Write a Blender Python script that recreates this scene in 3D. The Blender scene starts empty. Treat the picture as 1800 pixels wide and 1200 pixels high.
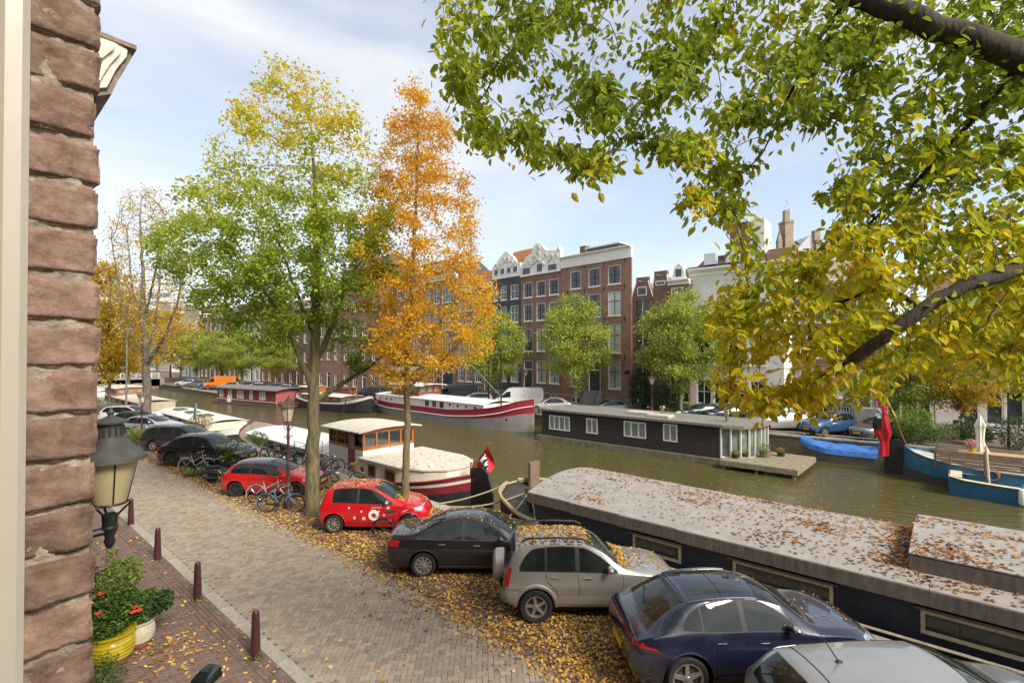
import bpy, bmesh, math, random
import numpy as np
from mathutils import Vector, Matrix
from mathutils.bvhtree import BVHTree
R = math.radians
random.seed(7); rng = np.random.default_rng(7)
C = bpy.context.scene.collection
SC = bpy.context.scene

# ------------------------------------------------------------------ camera
HC = 5.8; FPX = 880.0; CY = 612.0; YAW = R(48.37); PIT = R(0.66)
cam = bpy.data.cameras.new('camera'); camo = bpy.data.objects.new('camera', cam); C.objects.link(camo)
camo.location = (0, 0, HC); camo.rotation_euler = (math.pi/2 + PIT, 0, -YAW)
cam.lens = 36*FPX/1800; cam.sensor_width = 36; cam.shift_y = 12/1800; cam.clip_start = .05; cam.clip_end = 3000
SC.camera = camo
# ------------------------------------------------------------------ sky, sun, exposure
SUN_EL = R(40); SUN_AZ = R(186)          # azimuth measured from +Y towards +X
w = bpy.data.worlds.new('World'); SC.world = w; w.use_nodes = True
nt = w.node_tree; N = nt.nodes; L = nt.links
bg = N['Background']; bg.inputs['Strength'].default_value = 0.115
sky = N.new('ShaderNodeTexSky'); sky.sky_type = 'NISHITA'; sky.sun_disc = False
sky.sun_elevation = SUN_EL; sky.sun_rotation = SUN_AZ; sky.air_density = 1.0; sky.dust_density = 1.2; sky.ozone_density = 1.5
tc = N.new('ShaderNodeTexCoord'); mp = N.new('ShaderNodeMapping'); mp.inputs['Scale'].default_value = (1.0, 1.0, 2.6)
mp.inputs['Rotation'].default_value = (0, 0, R(35)); mp.inputs['Location'].default_value = (.35, .1, .2)
nz = N.new('ShaderNodeTexNoise'); nz.inputs['Scale'].default_value = 1.9; nz.inputs['Detail'].default_value = 9
nz.inputs['Roughness'].default_value = .52; nz.inputs['Distortion'].default_value = .45
rp = N.new('ShaderNodeValToRGB'); rp.color_ramp.elements[0].position = .36; rp.color_ramp.elements[0].color = (.36, .36, .36, 1)
rp.color_ramp.elements[1].position = .70; rp.color_ramp.elements[1].color = (.96, .96, .96, 1)
mx = N.new('ShaderNodeMix'); mx.data_type = 'RGBA'
mx.inputs['B'].default_value = (4.6, 4.6, 4.6, 1)
L.new(tc.outputs['Generated'], mp.inputs['Vector']); L.new(mp.outputs['Vector'], nz.inputs['Vector'])
L.new(nz.outputs['Fac'], rp.inputs['Fac']); L.new(rp.outputs['Color'], mx.inputs['Factor'])
L.new(sky.outputs['Color'], mx.inputs['A']); L.new(mx.outputs['Result'], bg.inputs['Color'])
sl = bpy.data.lights.new('sun', 'SUN'); sl.energy = 2.6; sl.angle = R(18); sl.color = (1, .93, .82)
so = bpy.data.objects.new('sun', sl); C.objects.link(so); so.location = (10, -40, 60)
sd = Vector((math.sin(SUN_AZ)*math.cos(SUN_EL), math.cos(SUN_AZ)*math.cos(SUN_EL), math.sin(SUN_EL)))
so.rotation_euler = sd.to_track_quat('Z', 'Y').to_euler()
vs = SC.view_settings; vs.view_transform = 'Standard'; vs.look = 'None'; vs.exposure = 1.0; vs.gamma = 1
SC.render.engine = 'CYCLES'; SC.cycles.use_denoising = True; SC.cycles.max_bounces = 8; SC.cycles.transparent_max_bounces = 8
SC.cycles.sample_clamp_indirect = 6

# ------------------------------------------------------------------ pixel -> place (photograph is 1800 x 1200)
_f = np.array([math.sin(YAW)*math.cos(PIT), math.cos(YAW)*math.cos(PIT), math.sin(PIT)])
_u = np.array([-math.sin(YAW)*math.sin(PIT), -math.cos(YAW)*math.sin(PIT), math.cos(PIT)])
_r = np.array([math.cos(YAW), -math.sin(YAW), 0])
EYE = np.array([0, 0, HC])
def ray(u, v): return _f + (u-900)/FPX*_r + (CY-v)/FPX*_u
def at(u, v, z=0.0):
    d = ray(u, v); return EYE + d*((z-HC)/d[2])
def atx(u, v, x):
    d = ray(u, v); return EYE + d*(x/d[0])
def atd(u, v, depth): return EYE + ray(u, v)*depth
def pix(p):
    q = np.asarray(p, float)-EYE; w_ = q@_f
    return 900+FPX*(q@_r)/w_, CY-FPX*(q@_u)/w_, w_

# ------------------------------------------------------------------ scene tree helpers
def tag(o, label=None, cat=None, group=None, kind=None):
    if label: o['label'] = label
    if cat: o['category'] = cat
    if group: o['group'] = group
    if kind: o['kind'] = kind
    return o
def thing(name, label, cat, loc=(0, 0, 0), rz=0, group=None):
    o = bpy.data.objects.new(name, None); C.objects.link(o); o.empty_display_size = .2
    o.location = loc; o.rotation_euler = (0, 0, rz); return tag(o, label, cat, group)
def copy_tree(o, parent=None):
    c = o.copy(); C.objects.link(c); c.parent = parent
    for ch in list(o.children): copy_tree(ch, c)
    return c
def link(name, me, parent=None, loc=None, rot=None):
    o = bpy.data.objects.new(name, me); C.objects.link(o)
    if parent is not None: o.parent = parent
    if loc is not None: o.location = loc
    if rot is not None: o.rotation_euler = rot
    return o
def mesh_np(name, V, F, mats, smooth=False, mi=None):
    V = np.asarray(V, np.float32); F = np.asarray(F, np.int32); k = F.shape[1]
    me = bpy.data.meshes.new(name); me.vertices.add(len(V)); me.vertices.foreach_set('co', V.ravel())
    me.loops.add(F.size); me.loops.foreach_set('vertex_index', F.ravel())
    me.polygons.add(len(F)); me.polygons.foreach_set('loop_start', np.arange(0, F.size, k, dtype=np.int32))
    if mi is not None: me.polygons.foreach_set('material_index', np.asarray(mi, np.int32))
    me.polygons.foreach_set('use_smooth', np.full(len(F), smooth))
    for m in (mats if isinstance(mats, (list, tuple)) else [mats]): me.materials.append(m)
    me.update(calc_edges=True); return me

class MB:
    def __init__(s): s.v = []; s.f = []; s.m = []; s.cur = 0
    def mat(s, i): s.cur = i; return s
    def add(s, vs, fs):
        b = len(s.v); s.v += [tuple(p) for p in vs]; s.f += [tuple(i+b for i in f) for f in fs]; s.m += [s.cur]*len(fs); return s
    def box(s, x0, x1, y0, y1, z0, z1):
        return s.add([(x0,y0,z0),(x1,y0,z0),(x1,y1,z0),(x0,y1,z0),(x0,y0,z1),(x1,y0,z1),(x1,y1,z1),(x0,y1,z1)],
                     [(0,3,2,1),(4,5,6,7),(0,1,5,4),(1,2,6,5),(2,3,7,6),(3,0,4,7)])
    def cbox(s, x0, x1, y0, y1, z0, z1, c=.01):
        # chamfered box
        if min(x1-x0, y1-y0, z1-z0) < 2.2*c: c = min(x1-x0, y1-y0, z1-z0)*.3
        ring = [(x0+c,y0),(x1-c,y0),(x1,y0+c),(x1,y1-c),(x1-c,y1),(x0+c,y1),(x0,y1-c),(x0,y0+c)]
        cx, cy = (x0+x1)/2, (y0+y1)/2
        def sh(p): 
            return (p[0]+(c*.7 if p[0] < cx else -c*.7), p[1]+(c*.7 if p[1] < cy else -c*.7))
        V = [(*sh(p), z0) for p in ring]+[(*p, z0+c) for p in ring]+[(*p, z1-c) for p in ring]+[(*sh(p), z1) for p in ring]
        F = [tuple(range(7, -1, -1)), tuple(range(24, 32))]
        for k in range(3):
            for i in range(8): j = (i+1) % 8; F.append((k*8+i, k*8+j, k*8+8+j, k*8+8+i))
        return s.add(V, F)
    def prism(s, poly, a, b, axis='y'):
        n = len(poly)
        def p3(p, t):
            return {'y': (p[0], t, p[1]), 'z': (p[0], p[1], t), 'x': (t, p[0], p[1])}[axis]
        V = [p3(p, a) for p in poly]+[p3(p, b) for p in poly]
        F = [tuple(range(n)), tuple(range(2*n-1, n-1, -1))]+[(i, n+i, n+(i+1) % n, (i+1) % n) for i in range(n)]
        return s.add(V, F)
    def tube(s, pts, r, n=8, cap=True):
        P = [Vector(p) for p in pts]; m = len(P)
        if not hasattr(r, '__len__'): r = [r]*m
        V = []; F = []; ref = None
        for i in range(m):
            t = (P[min(i+1, m-1)]-P[max(i-1, 0)])
            t = t.normalized() if t.length > 1e-9 else Vector((0, 0, 1))
            if ref is None: ref = Vector((1, 0, 0)) if abs(t.x) < .9 else Vector((0, 1, 0))
            a = (ref-t*ref.dot(t))
            if a.length < 1e-5: a = t.orthogonal()
            a.normalize(); ref = a; b = t.cross(a)
            for k in range(n):
                q = 2*math.pi*k/n; V.append(P[i]+a*(math.cos(q)*r[i])+b*(math.sin(q)*r[i]))
        for i in range(m-1):
            for k in range(n): j = (k+1) % n; F.append((i*n+k, i*n+j, (i+1)*n+j, (i+1)*n+k))
        if cap: F.append(tuple(range(n-1, -1, -1))); F.append(tuple(range((m-1)*n, m*n)))
        return s.add(V, F)
    def lathe(s, prof, n=16, c=(0, 0, 0), axis='z', cap=True):
        V = []; F = []; m = len(prof)
        for r, h in prof:
            for k in range(n):
                q = 2*math.pi*k/n; a, b = r*math.cos(q), r*math.sin(q)
                V.append({'z': (c[0]+a, c[1]+b, c[2]+h), 'y': (c[0]+a, c[1]+h, c[2]-b), 'x': (c[0]+h, c[1]+a, c[2]+b)}[axis])
        for i in range(m-1):
            for k in range(n): j = (k+1) % n; F.append((i*n+k, i*n+j, (i+1)*n+j, (i+1)*n+k))
        if cap:
            if prof[0][0] > 1e-4: F.append(tuple(range(n-1, -1, -1)))
            if prof[-1][0] > 1e-4: F.append(tuple(range((m-1)*n, m*n)))
        return s.add(V, F)
    def ring(s, c, rad, r, n=24, k=6, axis='y', a0=0, a1=2*math.pi):
        full = abs(a1-a0-2*math.pi) < 1e-6; pts = []
        for i in range(n+1):
            q = a0+(a1-a0)*i/n; a, b = rad*math.cos(q), rad*math.sin(q)
            pts.append({'y': (c[0]+a, c[1], c[2]+b), 'z': (c[0]+a, c[1]+b, c[2]), 'x': (c[0], c[1]+a, c[2]+b)}[axis])
        return s.tube(pts, r, k, cap=not full)
    def grid(s, G, flip=False):
        n, m = len(G), len(G[0]); V = [p for row in G for p in row]; F = []
        for i in range(n-1):
            for j in range(m-1):
                q = (i*m+j, i*m+j+1, (i+1)*m+j+1, (i+1)*m+j); F.append(q[::-1] if flip else q)
        return s.add(V, F)
    def blob(s, c, rx, ry, rz, n=8, m=5, jit=0):
        V = []; F = []
        for i in range(m+1):
            th = math.pi*i/m
            for k in range(n):
                q = 2*math.pi*k/n; j = 1+random.uniform(-jit, jit)
                V.append((c[0]+rx*j*math.sin(th)*math.cos(q), c[1]+ry*j*math.sin(th)*math.sin(q), c[2]-rz*j*math.cos(th)))
        for i in range(m):
            for k in range(n): j = (k+1) % n; F.append((i*n+k, i*n+j, (i+1)*n+j, (i+1)*n+k))
        return s.add(V, F)
    def mesh(s, name, mats, smooth=35):
        me = bpy.data.meshes.new(name); me.from_pydata(s.v, [], s.f)
        ms = mats if isinstance(mats, (list, tuple)) else [mats]
        for m in ms: me.materials.append(m)
        if len(ms) > 1: me.polygons.foreach_set('material_index', np.array(s.m, np.int32))
        if smooth: me.shade_smooth(); me.set_sharp_from_angle(angle=R(smooth))
        me.update(); return me
    def build(s, name, mats, parent=None, loc=None, rot=None, smooth=35):
        return link(name, s.mesh(name, mats, smooth), parent, loc, rot)

# ------------------------------------------------------------------ materials
_mats = {}
def M(name, col=(.5, .5, .5), rough=.6, metal=0, var=.18, scale=6, bump=0, bscale=60, coat=0, island=0, spec=.5, col2=None, stretch=None, detail=6, bdist=.01):
    if name in _mats: return _mats[name]
    m = bpy.data.materials.new(name); m.use_nodes = True; t = m.node_tree; n = t.nodes; l = t.links
    p = n['Principled BSDF']; p.inputs['Roughness'].default_value = rough; p.inputs['Metallic'].default_value = metal
    p.inputs['Specular IOR Level'].default_value = spec; p.inputs['Coat Weight'].default_value = coat; p.inputs['Coat Roughness'].default_value = .03
    c = n.new('ShaderNodeTexCoord'); src = c.outputs['Object']
    if stretch:
        mp = n.new('ShaderNodeMapping'); mp.inputs['Scale'].default_value = stretch; l.new(src, mp.inputs['Vector']); src = mp.outputs['Vector']
    no = n.new('ShaderNodeTexNoise'); no.inputs['Scale'].default_value = scale; no.inputs['Detail'].default_value = detail; no.inputs['Roughness'].default_value = .62
    l.new(src, no.inputs['Vector'])
    cr = n.new('ShaderNodeValToRGB'); e = cr.color_ramp.elements
    lo = [x*(1-var) for x in col]; hi = [min(1, x*(1+var)) for x in (col2 or col)]
    e[0].position = .32; e[0].color = (*lo, 1); e[1].position = .68; e[1].color = (*hi, 1)
    l.new(no.outputs['Fac'], cr.inputs['Fac']); out = cr.outputs['Color']
    if island:
        g = n.new('ShaderNodeNewGeometry'); oi = n.new('ShaderNodeObjectInfo')
        ad = n.new('ShaderNodeMath'); ad.operation = 'ADD'; fr = n.new('ShaderNodeMath'); fr.operation = 'FRACT'
        l.new(g.outputs['Random Per Island'], ad.inputs[0]); l.new(oi.outputs['Random'], ad.inputs[1]); l.new(ad.outputs[0], fr.inputs[0])
        mr = n.new('ShaderNodeMapRange'); mr.inputs['To Min'].default_value = 1-island; mr.inputs['To Max'].default_value = 1+island
        l.new(fr.outputs[0], mr.inputs['Value'])
        mu = n.new('ShaderNodeVectorMath'); mu.operation = 'SCALE'; l.new(out, mu.inputs[0]); l.new(mr.outputs[0], mu.inputs['Scale']); out = mu.outputs[0]
    l.new(out, p.inputs['Base Color'])
    if bump:
        nb = n.new('ShaderNodeTexNoise'); nb.inputs['Scale'].default_value = bscale; nb.inputs['Detail'].default_value = 5; l.new(src, nb.inputs['Vector'])
        b = n.new('ShaderNodeBump'); b.inputs['Strength'].default_value = bump; b.inputs['Distance'].default_value = bdist
        l.new(nb.outputs['Fac'], b.inputs['Height']); l.new(b.outputs['Normal'], p.inputs['Normal'])
    _mats[name] = m; return m
def Mleaf(name, stops, zlo=None, zhi=None, zw=0, nscale=.8, nw=.5, trans=.45, rough=.5):
    """leaf colours: a ramp over a random value per leaf, a slow noise and (optionally) the height in the crown"""
    m = bpy.data.materials.new(name); m.use_nodes = True; t = m.node_tree; n = t.nodes; l = t.links
    p = n['Principled BSDF']; p.inputs['Roughness'].default_value = rough; p.inputs['Specular IOR Level'].default_value = .35
    g = n.new('ShaderNodeNewGeometry'); oi = n.new('ShaderNodeObjectInfo')
    ad = n.new('ShaderNodeMath'); ad.operation = 'ADD'; fr = n.new('ShaderNodeMath'); fr.operation = 'FRACT'
    l.new(g.outputs['Random Per Island'], ad.inputs[0]); l.new(oi.outputs['Random'], ad.inputs[1]); l.new(ad.outputs[0], fr.inputs[0])
    no = n.new('ShaderNodeTexNoise'); no.inputs['Scale'].default_value = nscale; no.inputs['Detail'].default_value = 3; l.new(g.outputs['Position'], no.inputs['Vector'])
    st = n.new('ShaderNodeMapRange'); st.inputs['From Min'].default_value = .3; st.inputs['From Max'].default_value = .7; l.new(no.outputs['Fac'], st.inputs['Value'])
    a = n.new('ShaderNodeMath'); a.operation = 'MULTIPLY'; a.inputs[1].default_value = nw; l.new(st.outputs[0], a.inputs[0])
    b = n.new('ShaderNodeMath'); b.operation = 'MULTIPLY_ADD'; b.inputs[1].default_value = max(0, 1-nw-max(zw, 0)); l.new(fr.outputs[0], b.inputs[0]); l.new(a.outputs[0], b.inputs[2])
    val = b.outputs[0]
    if zw:
        sx = n.new('ShaderNodeSeparateXYZ'); l.new(g.outputs['Position'], sx.inputs[0])
        mz = n.new('ShaderNodeMapRange'); mz.inputs['From Min'].default_value = zlo; mz.inputs['From Max'].default_value = zhi; l.new(sx.outputs['Z'], mz.inputs['Value'])
        z2 = n.new('ShaderNodeMath'); z2.operation = 'MULTIPLY_ADD'; z2.inputs[1].default_value = zw; l.new(mz.outputs[0], z2.inputs[0]); l.new(val, z2.inputs[2]); val = z2.outputs[0]
    cr = n.new('ShaderNodeValToRGB'); e = cr.color_ramp.elements
    while len(e) < len(stops): e.new(.5)
    for i, (q, c) in enumerate(stops): e[i].position = q; e[i].color = (*c, 1)
    l.new(val, cr.inputs['Fac']); l.new(cr.outputs['Color'], p.inputs['Base Color'])
    if trans:
        tr = n.new('ShaderNodeBsdfTranslucent'); l.new(cr.outputs['Color'], tr.inputs['Color'])
        ms = n.new('ShaderNodeMixShader'); ms.inputs[0].default_value = trans
        l.new(p.outputs[0], ms.inputs[1]); l.new(tr.outputs[0], ms.inputs[2]); l.new(ms.outputs[0], n['Material Output'].inputs['Surface'])
    return m
def Mbrick(name, c1, c2, mortar, sx=.21, sz=.065, rough=.85, joint=.012, horiz=False, bump=.4):
    m = bpy.data.materials.new(name); m.use_nodes = True; t = m.node_tree; n = t.nodes; l = t.links
    p = n['Principled BSDF']; p.inputs['Roughness'].default_value = rough; p.inputs['Specular IOR Level'].default_value = .25
    c = n.new('ShaderNodeTexCoord'); s = n.new('ShaderNodeSeparateXYZ'); l.new(c.outputs['Object'], s.inputs[0])
    k = n.new('ShaderNodeCombineXYZ')
    if horiz: l.new(s.outputs['X'], k.inputs['X']); l.new(s.outputs['Y'], k.inputs['Y'])
    else:
        a = n.new('ShaderNodeMath'); a.operation = 'ADD'; l.new(s.outputs['X'], a.inputs[0]); l.new(s.outputs['Y'], a.inputs[1])
        l.new(a.outputs[0], k.inputs['X']); l.new(s.outputs['Z'], k.inputs['Y'])
    b = n.new('ShaderNodeTexBrick'); b.inputs['Scale'].default_value = 1; b.inputs['Brick Width'].default_value = sx; b.inputs['Row Height'].default_value = sz
    b.inputs['Mortar Size'].default_value = joint/2; b.inputs['Color1'].default_value = (*c1, 1); b.inputs['Color2'].default_value = (*c2, 1); b.inputs['Mortar'].default_value = (*mortar, 1)
    l.new(k.outputs[0], b.inputs['Vector'])
    no = n.new('ShaderNodeTexNoise'); no.inputs['Scale'].default_value = .9; no.inputs['Detail'].default_value = 8; no.inputs['Roughness'].default_value = .7; l.new(c.outputs['Object'], no.inputs['Vector'])
    mr = n.new('ShaderNodeMapRange'); mr.inputs['From Min'].default_value = .3; mr.inputs['From Max'].default_value = .7; mr.inputs['To Min'].default_value = .72; mr.inputs['To Max'].default_value = 1.22; l.new(no.outputs['Fac'], mr.inputs['Value'])
    mu = n.new('ShaderNodeVectorMath'); mu.operation = 'SCALE'; l.new(b.outputs['Color'], mu.inputs[0]); l.new(mr.outputs[0], mu.inputs['Scale']); l.new(mu.outputs[0], p.inputs['Base Color'])
    bu = n.new('ShaderNodeBump'); bu.invert = True; bu.inputs['Strength'].default_value = bump; bu.inputs['Distance'].default_value = .008; l.new(b.outputs['Fac'], bu.inputs['Height']); l.new(bu.outputs[0], p.inputs['Normal'])
    return m
def Mglass(name, col=(.018, .024, .026), rough=.03, spec=.8, var=.3):
    return M(name, col, rough, 0, var, 2.2, spec=spec)
white = M('white_paint', (.74, .72, .66), .45, var=.06, scale=3)
cream = M('cream_paint', (.66, .61, .49), .5, var=.08, scale=3)
glass = Mglass('window_glass', (.03, .036, .04))
blind = M('window_blind', (.52, .51, .47), .5, var=.1, scale=2, coat=.6, stretch=(14, 14, .4))
curtain = M('lace_curtain', (.38, .37, .33), .6, var=.35, scale=3, coat=.6, stretch=(9, 9, .5))
black = M('black_paint', (.016, .017, .018), .35, var=.3)
iron = M('black_iron', (.02, .022, .022), .45, metal=.3, var=.3, scale=12)
chrome = M('bare_metal', (.5, .5, .5), .25, metal=1, var=.1)
stone = M('bluestone', (.24, .235, .22), .75, var=.25, scale=3, bump=.3)
wood = M('weathered_wood', (.20, .14, .09), .7, var=.35, scale=6, stretch=(1, 1, 6))
greywood = M('grey_planks', (.21, .19, .15), .8, var=.35, scale=5)
rubber = M('rubber', (.02, .02, .02), .75, var=.2)
# ================================================================== SETTING
ZW = -1.4
FQ = [(42.5, -90, -.1), (41.6, -20, -.1), (41.2, 5, -.1), (39.3, 30, -.2), (39.6, 57, -.45), (30.0, 86, -.7), (30.0, 140, -.7), (30.0, 400, -.7)]
XQ = 12.7                                   # near quay edge
sand = M('joint_sand', (.15, .122, .092), .95, var=.3, scale=9)
earth = M('street_far', (.22, .19, .16), .9, var=.25, scale=2.5, bump=.3, bscale=14)
brickroad_far = Mbrick('paving_far', (.25, .205, .16), (.21, .165, .13), (.10, .085, .07), .21, .105, horiz=True)
# near bank: bedding under the paving, reaching to the horizon
g = MB(); g.box(-250, XQ-.4, -120, 700, -3, -.016)
ground = tag(g.build('ground', sand, smooth=0), kind='structure')
# canal bed and water
def ripple_water():
    m = bpy.data.materials.new('canal_water'); m.use_nodes = True; t = m.node_tree; n = t.nodes; l = t.links
    p = n['Principled BSDF']; p.inputs['Base Color'].default_value = (.085, .074, .022, 1); p.inputs['Roughness'].default_value = .06; p.inputs['IOR'].default_value = 1.33
    p.inputs['Specular IOR Level'].default_value = .62
    g = n.new('ShaderNodeNewGeometry'); mp = n.new('ShaderNodeMapping'); mp.inputs['Rotation'].default_value = (0, 0, R(25)); mp.inputs['Scale'].default_value = (1.0, .62, 1); l.new(g.outputs['Position'], mp.inputs['Vector'])
    a = n.new('ShaderNodeTexNoise'); a.inputs['Scale'].default_value = 2.6; a.inputs['Detail'].default_value = 5; a.inputs['Roughness'].default_value = .55; a.inputs['Distortion'].default_value = .6; l.new(mp.outputs[0], a.inputs['Vector'])
    b = n.new('ShaderNodeTexNoise'); b.inputs['Scale'].default_value = .5; b.inputs['Detail'].default_value = 2; l.new(mp.outputs[0], b.inputs['Vector'])
    ad = n.new('ShaderNodeMath'); ad.operation = 'MULTIPLY_ADD'; ad.inputs[1].default_value = .6; l.new(b.outputs['Fac'], ad.inputs[0]); l.new(a.outputs['Fac'], ad.inputs[2])
    bu = n.new('ShaderNodeBump'); bu.inputs['Strength'].default_value = .5; bu.inputs['Distance'].default_value = .14; l.new(ad.outputs[0], bu.inputs['Height']); l.new(bu.outputs[0], p.inputs['Normal'])
    return m
g = MB(); g.add([(XQ-.2, -120, ZW), (60, -120, ZW), (60, 700, ZW), (XQ-.2, 700, ZW)], [(0, 1, 2, 3)])
tag(g.build('water', ripple_water(), smooth=0), kind='structure')

# far bank street (slopes a little along the canal)
g = MB()
for (a, b) in zip(FQ[:-1], FQ[1:]):
    g.add([(a[0]+.45, a[1], a[2]), (a[0]+330, a[1], a[2]), (b[0]+330, b[1], b[2]), (b[0]+.45, b[1], b[2])], [(0, 1, 2, 3)])
far_street = tag(g.build('far_street', Mbrick('far_paving', (.23, .165, .13), (.19, .135, .11), (.10, .08, .07), .21, .07, horiz=True), smooth=0), kind='structure')
quaybrick = Mbrick('quay_brick', (.16, .125, .085), (.115, .10, .06), (.10, .095, .07), .22, .07)
def fq(y):
    for a, b in zip(FQ[:-1], FQ[1:]):
        if a[1] <= y <= b[1]:
            k = (y-a[1])/(b[1]-a[1]); return a[0]+(b[0]-a[0])*k, a[2]+(b[2]-a[2])*k
    return FQ[-1][0], FQ[-1][2]
g = MB()
for a, b in zip(FQ[:-1], FQ[1:]):
    g.add([(a[0], a[1], ZW-1), (b[0], b[1], ZW-1), (b[0], b[1], b[2]-.12), (a[0], a[1], a[2]-.12)], [(0, 1, 2, 3)])
qw = tag(g.build('far_quay_wall', quaybrick, smooth=0), kind='structure')
cope = M('coping_stone', (.30, .285, .24), .85, var=.3, scale=2, bump=.4, island=.12)
def coping(xy, length, parent):          # one coping stone, long side along the quay
    me = _cope.get(length)
    return link('coping_stone', me, parent, (xy[0], xy[1], xy[2]), (0, 0, xy[3]))
g = MB(); g.cbox(-.06, .46, -.992, .992, -.13, .02, .02); _cope = {2: g.mesh('coping_stone', cope)}
y = -6.0
while y < 112:
    x, z = fq(y+1); x2, _ = fq(y+1.5); x1, _ = fq(y+.5)
    coping((x, y+1, z, math.atan2(-(x2-x1), 1.0)), 2, qw); y += 2
# timber edge rail on the far quay, as behind the boats
railm = M('quay_rail', (.33, .27, .19), .8, var=.3, scale=4)
for y0 in (-4, 2, 8, 14, 20, 26):
    a = fq(y0); b = fq(y0+5.6); g = MB()
    g.tube([(a[0]+.2, y0, a[1]+.20), (b[0]+.2, y0+5.6, b[1]+.20)], .035, 6)
    for k in range(3):
        yy = y0+.3+k*2.5; c = fq(yy); g.tube([(c[0]+.2, yy, c[1]-.02), (c[0]+.2, yy, c[1]+.2)], .03, 6)
    g.build('edge_rail', railm, qw)
# near quay wall with coping
g = MB(); g.add([(XQ, -60, ZW-1), (XQ, -60, -.14), (XQ, 250, -.14), (XQ, 250, ZW-1)], [(0, 1, 2, 3)])
g.add([(XQ-.41, -60, -.14), (XQ-.41, 250, -.14), (XQ, 250, -.14), (XQ, -60, -.14)], [(0, 3, 2, 1)])
nq = tag(g.build('quay_wall', quaybrick, smooth=0), kind='structure')
y = -4.0
while y < 70:
    coping((XQ-.4, y+1, -.005, 0), 2, nq); y += 2

# --- herringbone carriageway: every brick is geometry
A2 = np.array([math.sqrt(.5), -math.sqrt(.5)]); B2 = np.array([math.sqrt(.5), math.sqrt(.5)]); BW = .105
brickm = M('paving_brick', (.28, .225, .165), .82, var=.22, scale=30, bump=.35, bscale=140, island=.2, col2=(.33, .27, .205))
brickp = M('parking_brick', (.15, .115, .095), .85, var=.3, scale=30, bump=.35, bscale=140, island=.28)
sidem = M('sidewalk_brick', (.165, .108, .086), .85, var=.25, scale=30, bump=.35, bscale=140, island=.22)
def road_edge(y): return 7.45+.18*math.sin(y*.13)+(max(0, 9-y)*-.06)
def brick_mesh_arrays(cx, cy, hx, hy, ax, ay, ztop, tilt):
    """cx,cy centres; hx,hy half sizes; ax,ay unit axes (n,2); returns verts, quads"""
    n = len(cx); c = np.stack([cx, cy], 1); V = np.zeros((n, 8, 3))
    for k, (sx, sy) in enumerate(((-1, -1), (1, -1), (1, 1), (-1, 1))):
        for lvl, ins in ((0, 0.0), (1, .005)):
            p = c+ax*((hx-ins)*sx)[:, None]+ay*((hy-ins)*sy)[:, None]
            V[:, k+4*lvl, :2] = p; V[:, k+4*lvl, 2] = ztop+(tilt[:, 0]*sx+tilt[:, 1]*sy)-(0 if lvl else .009)
    low = V[:, :4].copy(); 
    Vv = np.concatenate([V, low], 1); Vv[:, 8:, 2] = -.05
    q = np.array([(4, 5, 6, 7)]+[(k, (k+1) % 4, 4+(k+1) % 4, 4+k) for k in range(4)]+[(8+k, 8+(k+1) % 4, (k+1) % 4, k) for k in range(4)])
    F = (q[None]+(np.arange(n)*12)[:, None, None]).reshape(-1, 4)
    return Vv.reshape(-1, 3), F
I, J = np.meshgrid(np.arange(-520, 180), np.arange(10, 560), indexing='ij'); I = I.ravel(); J = J.ravel(); cl = (I-J) % 4
hz = cl == 0; vt = cl == 3
def centres(i, j, dx, dy): return (((i+dx)*BW)[:, None]*A2+((j+dy)*BW)[:, None]*B2)
ch = centres(I[hz], J[hz], 1.0, .5); cv = centres(I[vt], J[vt], .5, 1.0)
allc = np.concatenate([ch, cv]); isv = np.concatenate([np.zeros(len(ch), bool), np.ones(len(cv), bool)])
red = np.array([road_edge(t) for t in allc[:, 1]])
keep = (allc[:, 0] > 4.36) & (allc[:, 0] < XQ-.44) & (allc[:, 1] > 1.5) & (allc[:, 1] < 46)
allc = allc[keep]; isv = isv[keep]; red = red[keep]
nb = len(allc); hx = np.where(isv, BW/2, BW)-.0022; hy = np.where(isv, BW, BW/2)-.0022
axx = np.repeat(A2[None], nb, 0); ayy = np.repeat(B2[None], nb, 0)
zt = rng.normal(0, .0016, nb)+.004*np.sin(allc[:, 0]*1.3+allc[:, 1]*.8); tl = rng.normal(0, .0008, (nb, 2))
onroad = allc[:, 0] < red
dist = np.hypot(allc[:, 0], allc[:, 1]); uvs = np.array([pix((c[0], c[1], 0))[:2] for c in allc])
vis = onroad & (uvs[:, 0] > 470) & (uvs[:, 0] < 960) & (uvs[:, 1] < 1196)
order = np.argsort(np.where(vis, dist, 1e9))[:300]; single = np.zeros(nb, bool); single[order] = True
road = thing('road', None, None); road['kind'] = 'structure'
def sheet(name, sel, m, parent):
    V, F = brick_mesh_arrays(allc[sel, 0], allc[sel, 1], hx[sel], hy[sel], axx[sel], ayy[sel], zt[sel], tl[sel])
    return tag(link(name, mesh_np(name, V, F, m), parent), kind='stuff')
sheet('paving_bricks', onroad & ~single, brickm, road)
parking = thing('parking_strip', None, None); parking['kind'] = 'structure'
sheet('parking_bricks', ~onroad, brickp, parking)
V, F = brick_mesh_arrays(np.zeros(1), np.zeros(1), np.array([BW-.0022]), np.array([BW/2-.0022]), A2[None], B2[None], np.zeros(1), np.zeros((1, 2)))
meh = mesh_np('paving_brick', V, F, brickm)
V, F = brick_mesh_arrays(np.zeros(1), np.zeros(1), np.array([BW/2-.0022]), np.array([BW-.0022]), A2[None], B2[None], np.zeros(1), np.zeros((1, 2)))
mev = mesh_np('paving_brick', V, F, brickm)
for i in order: link('paving_brick', mev if isv[i] else meh, road, (allc[i, 0], allc[i, 1], float(zt[i])), (float(tl[i, 0])*8, float(tl[i, 1])*8, 0))
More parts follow.
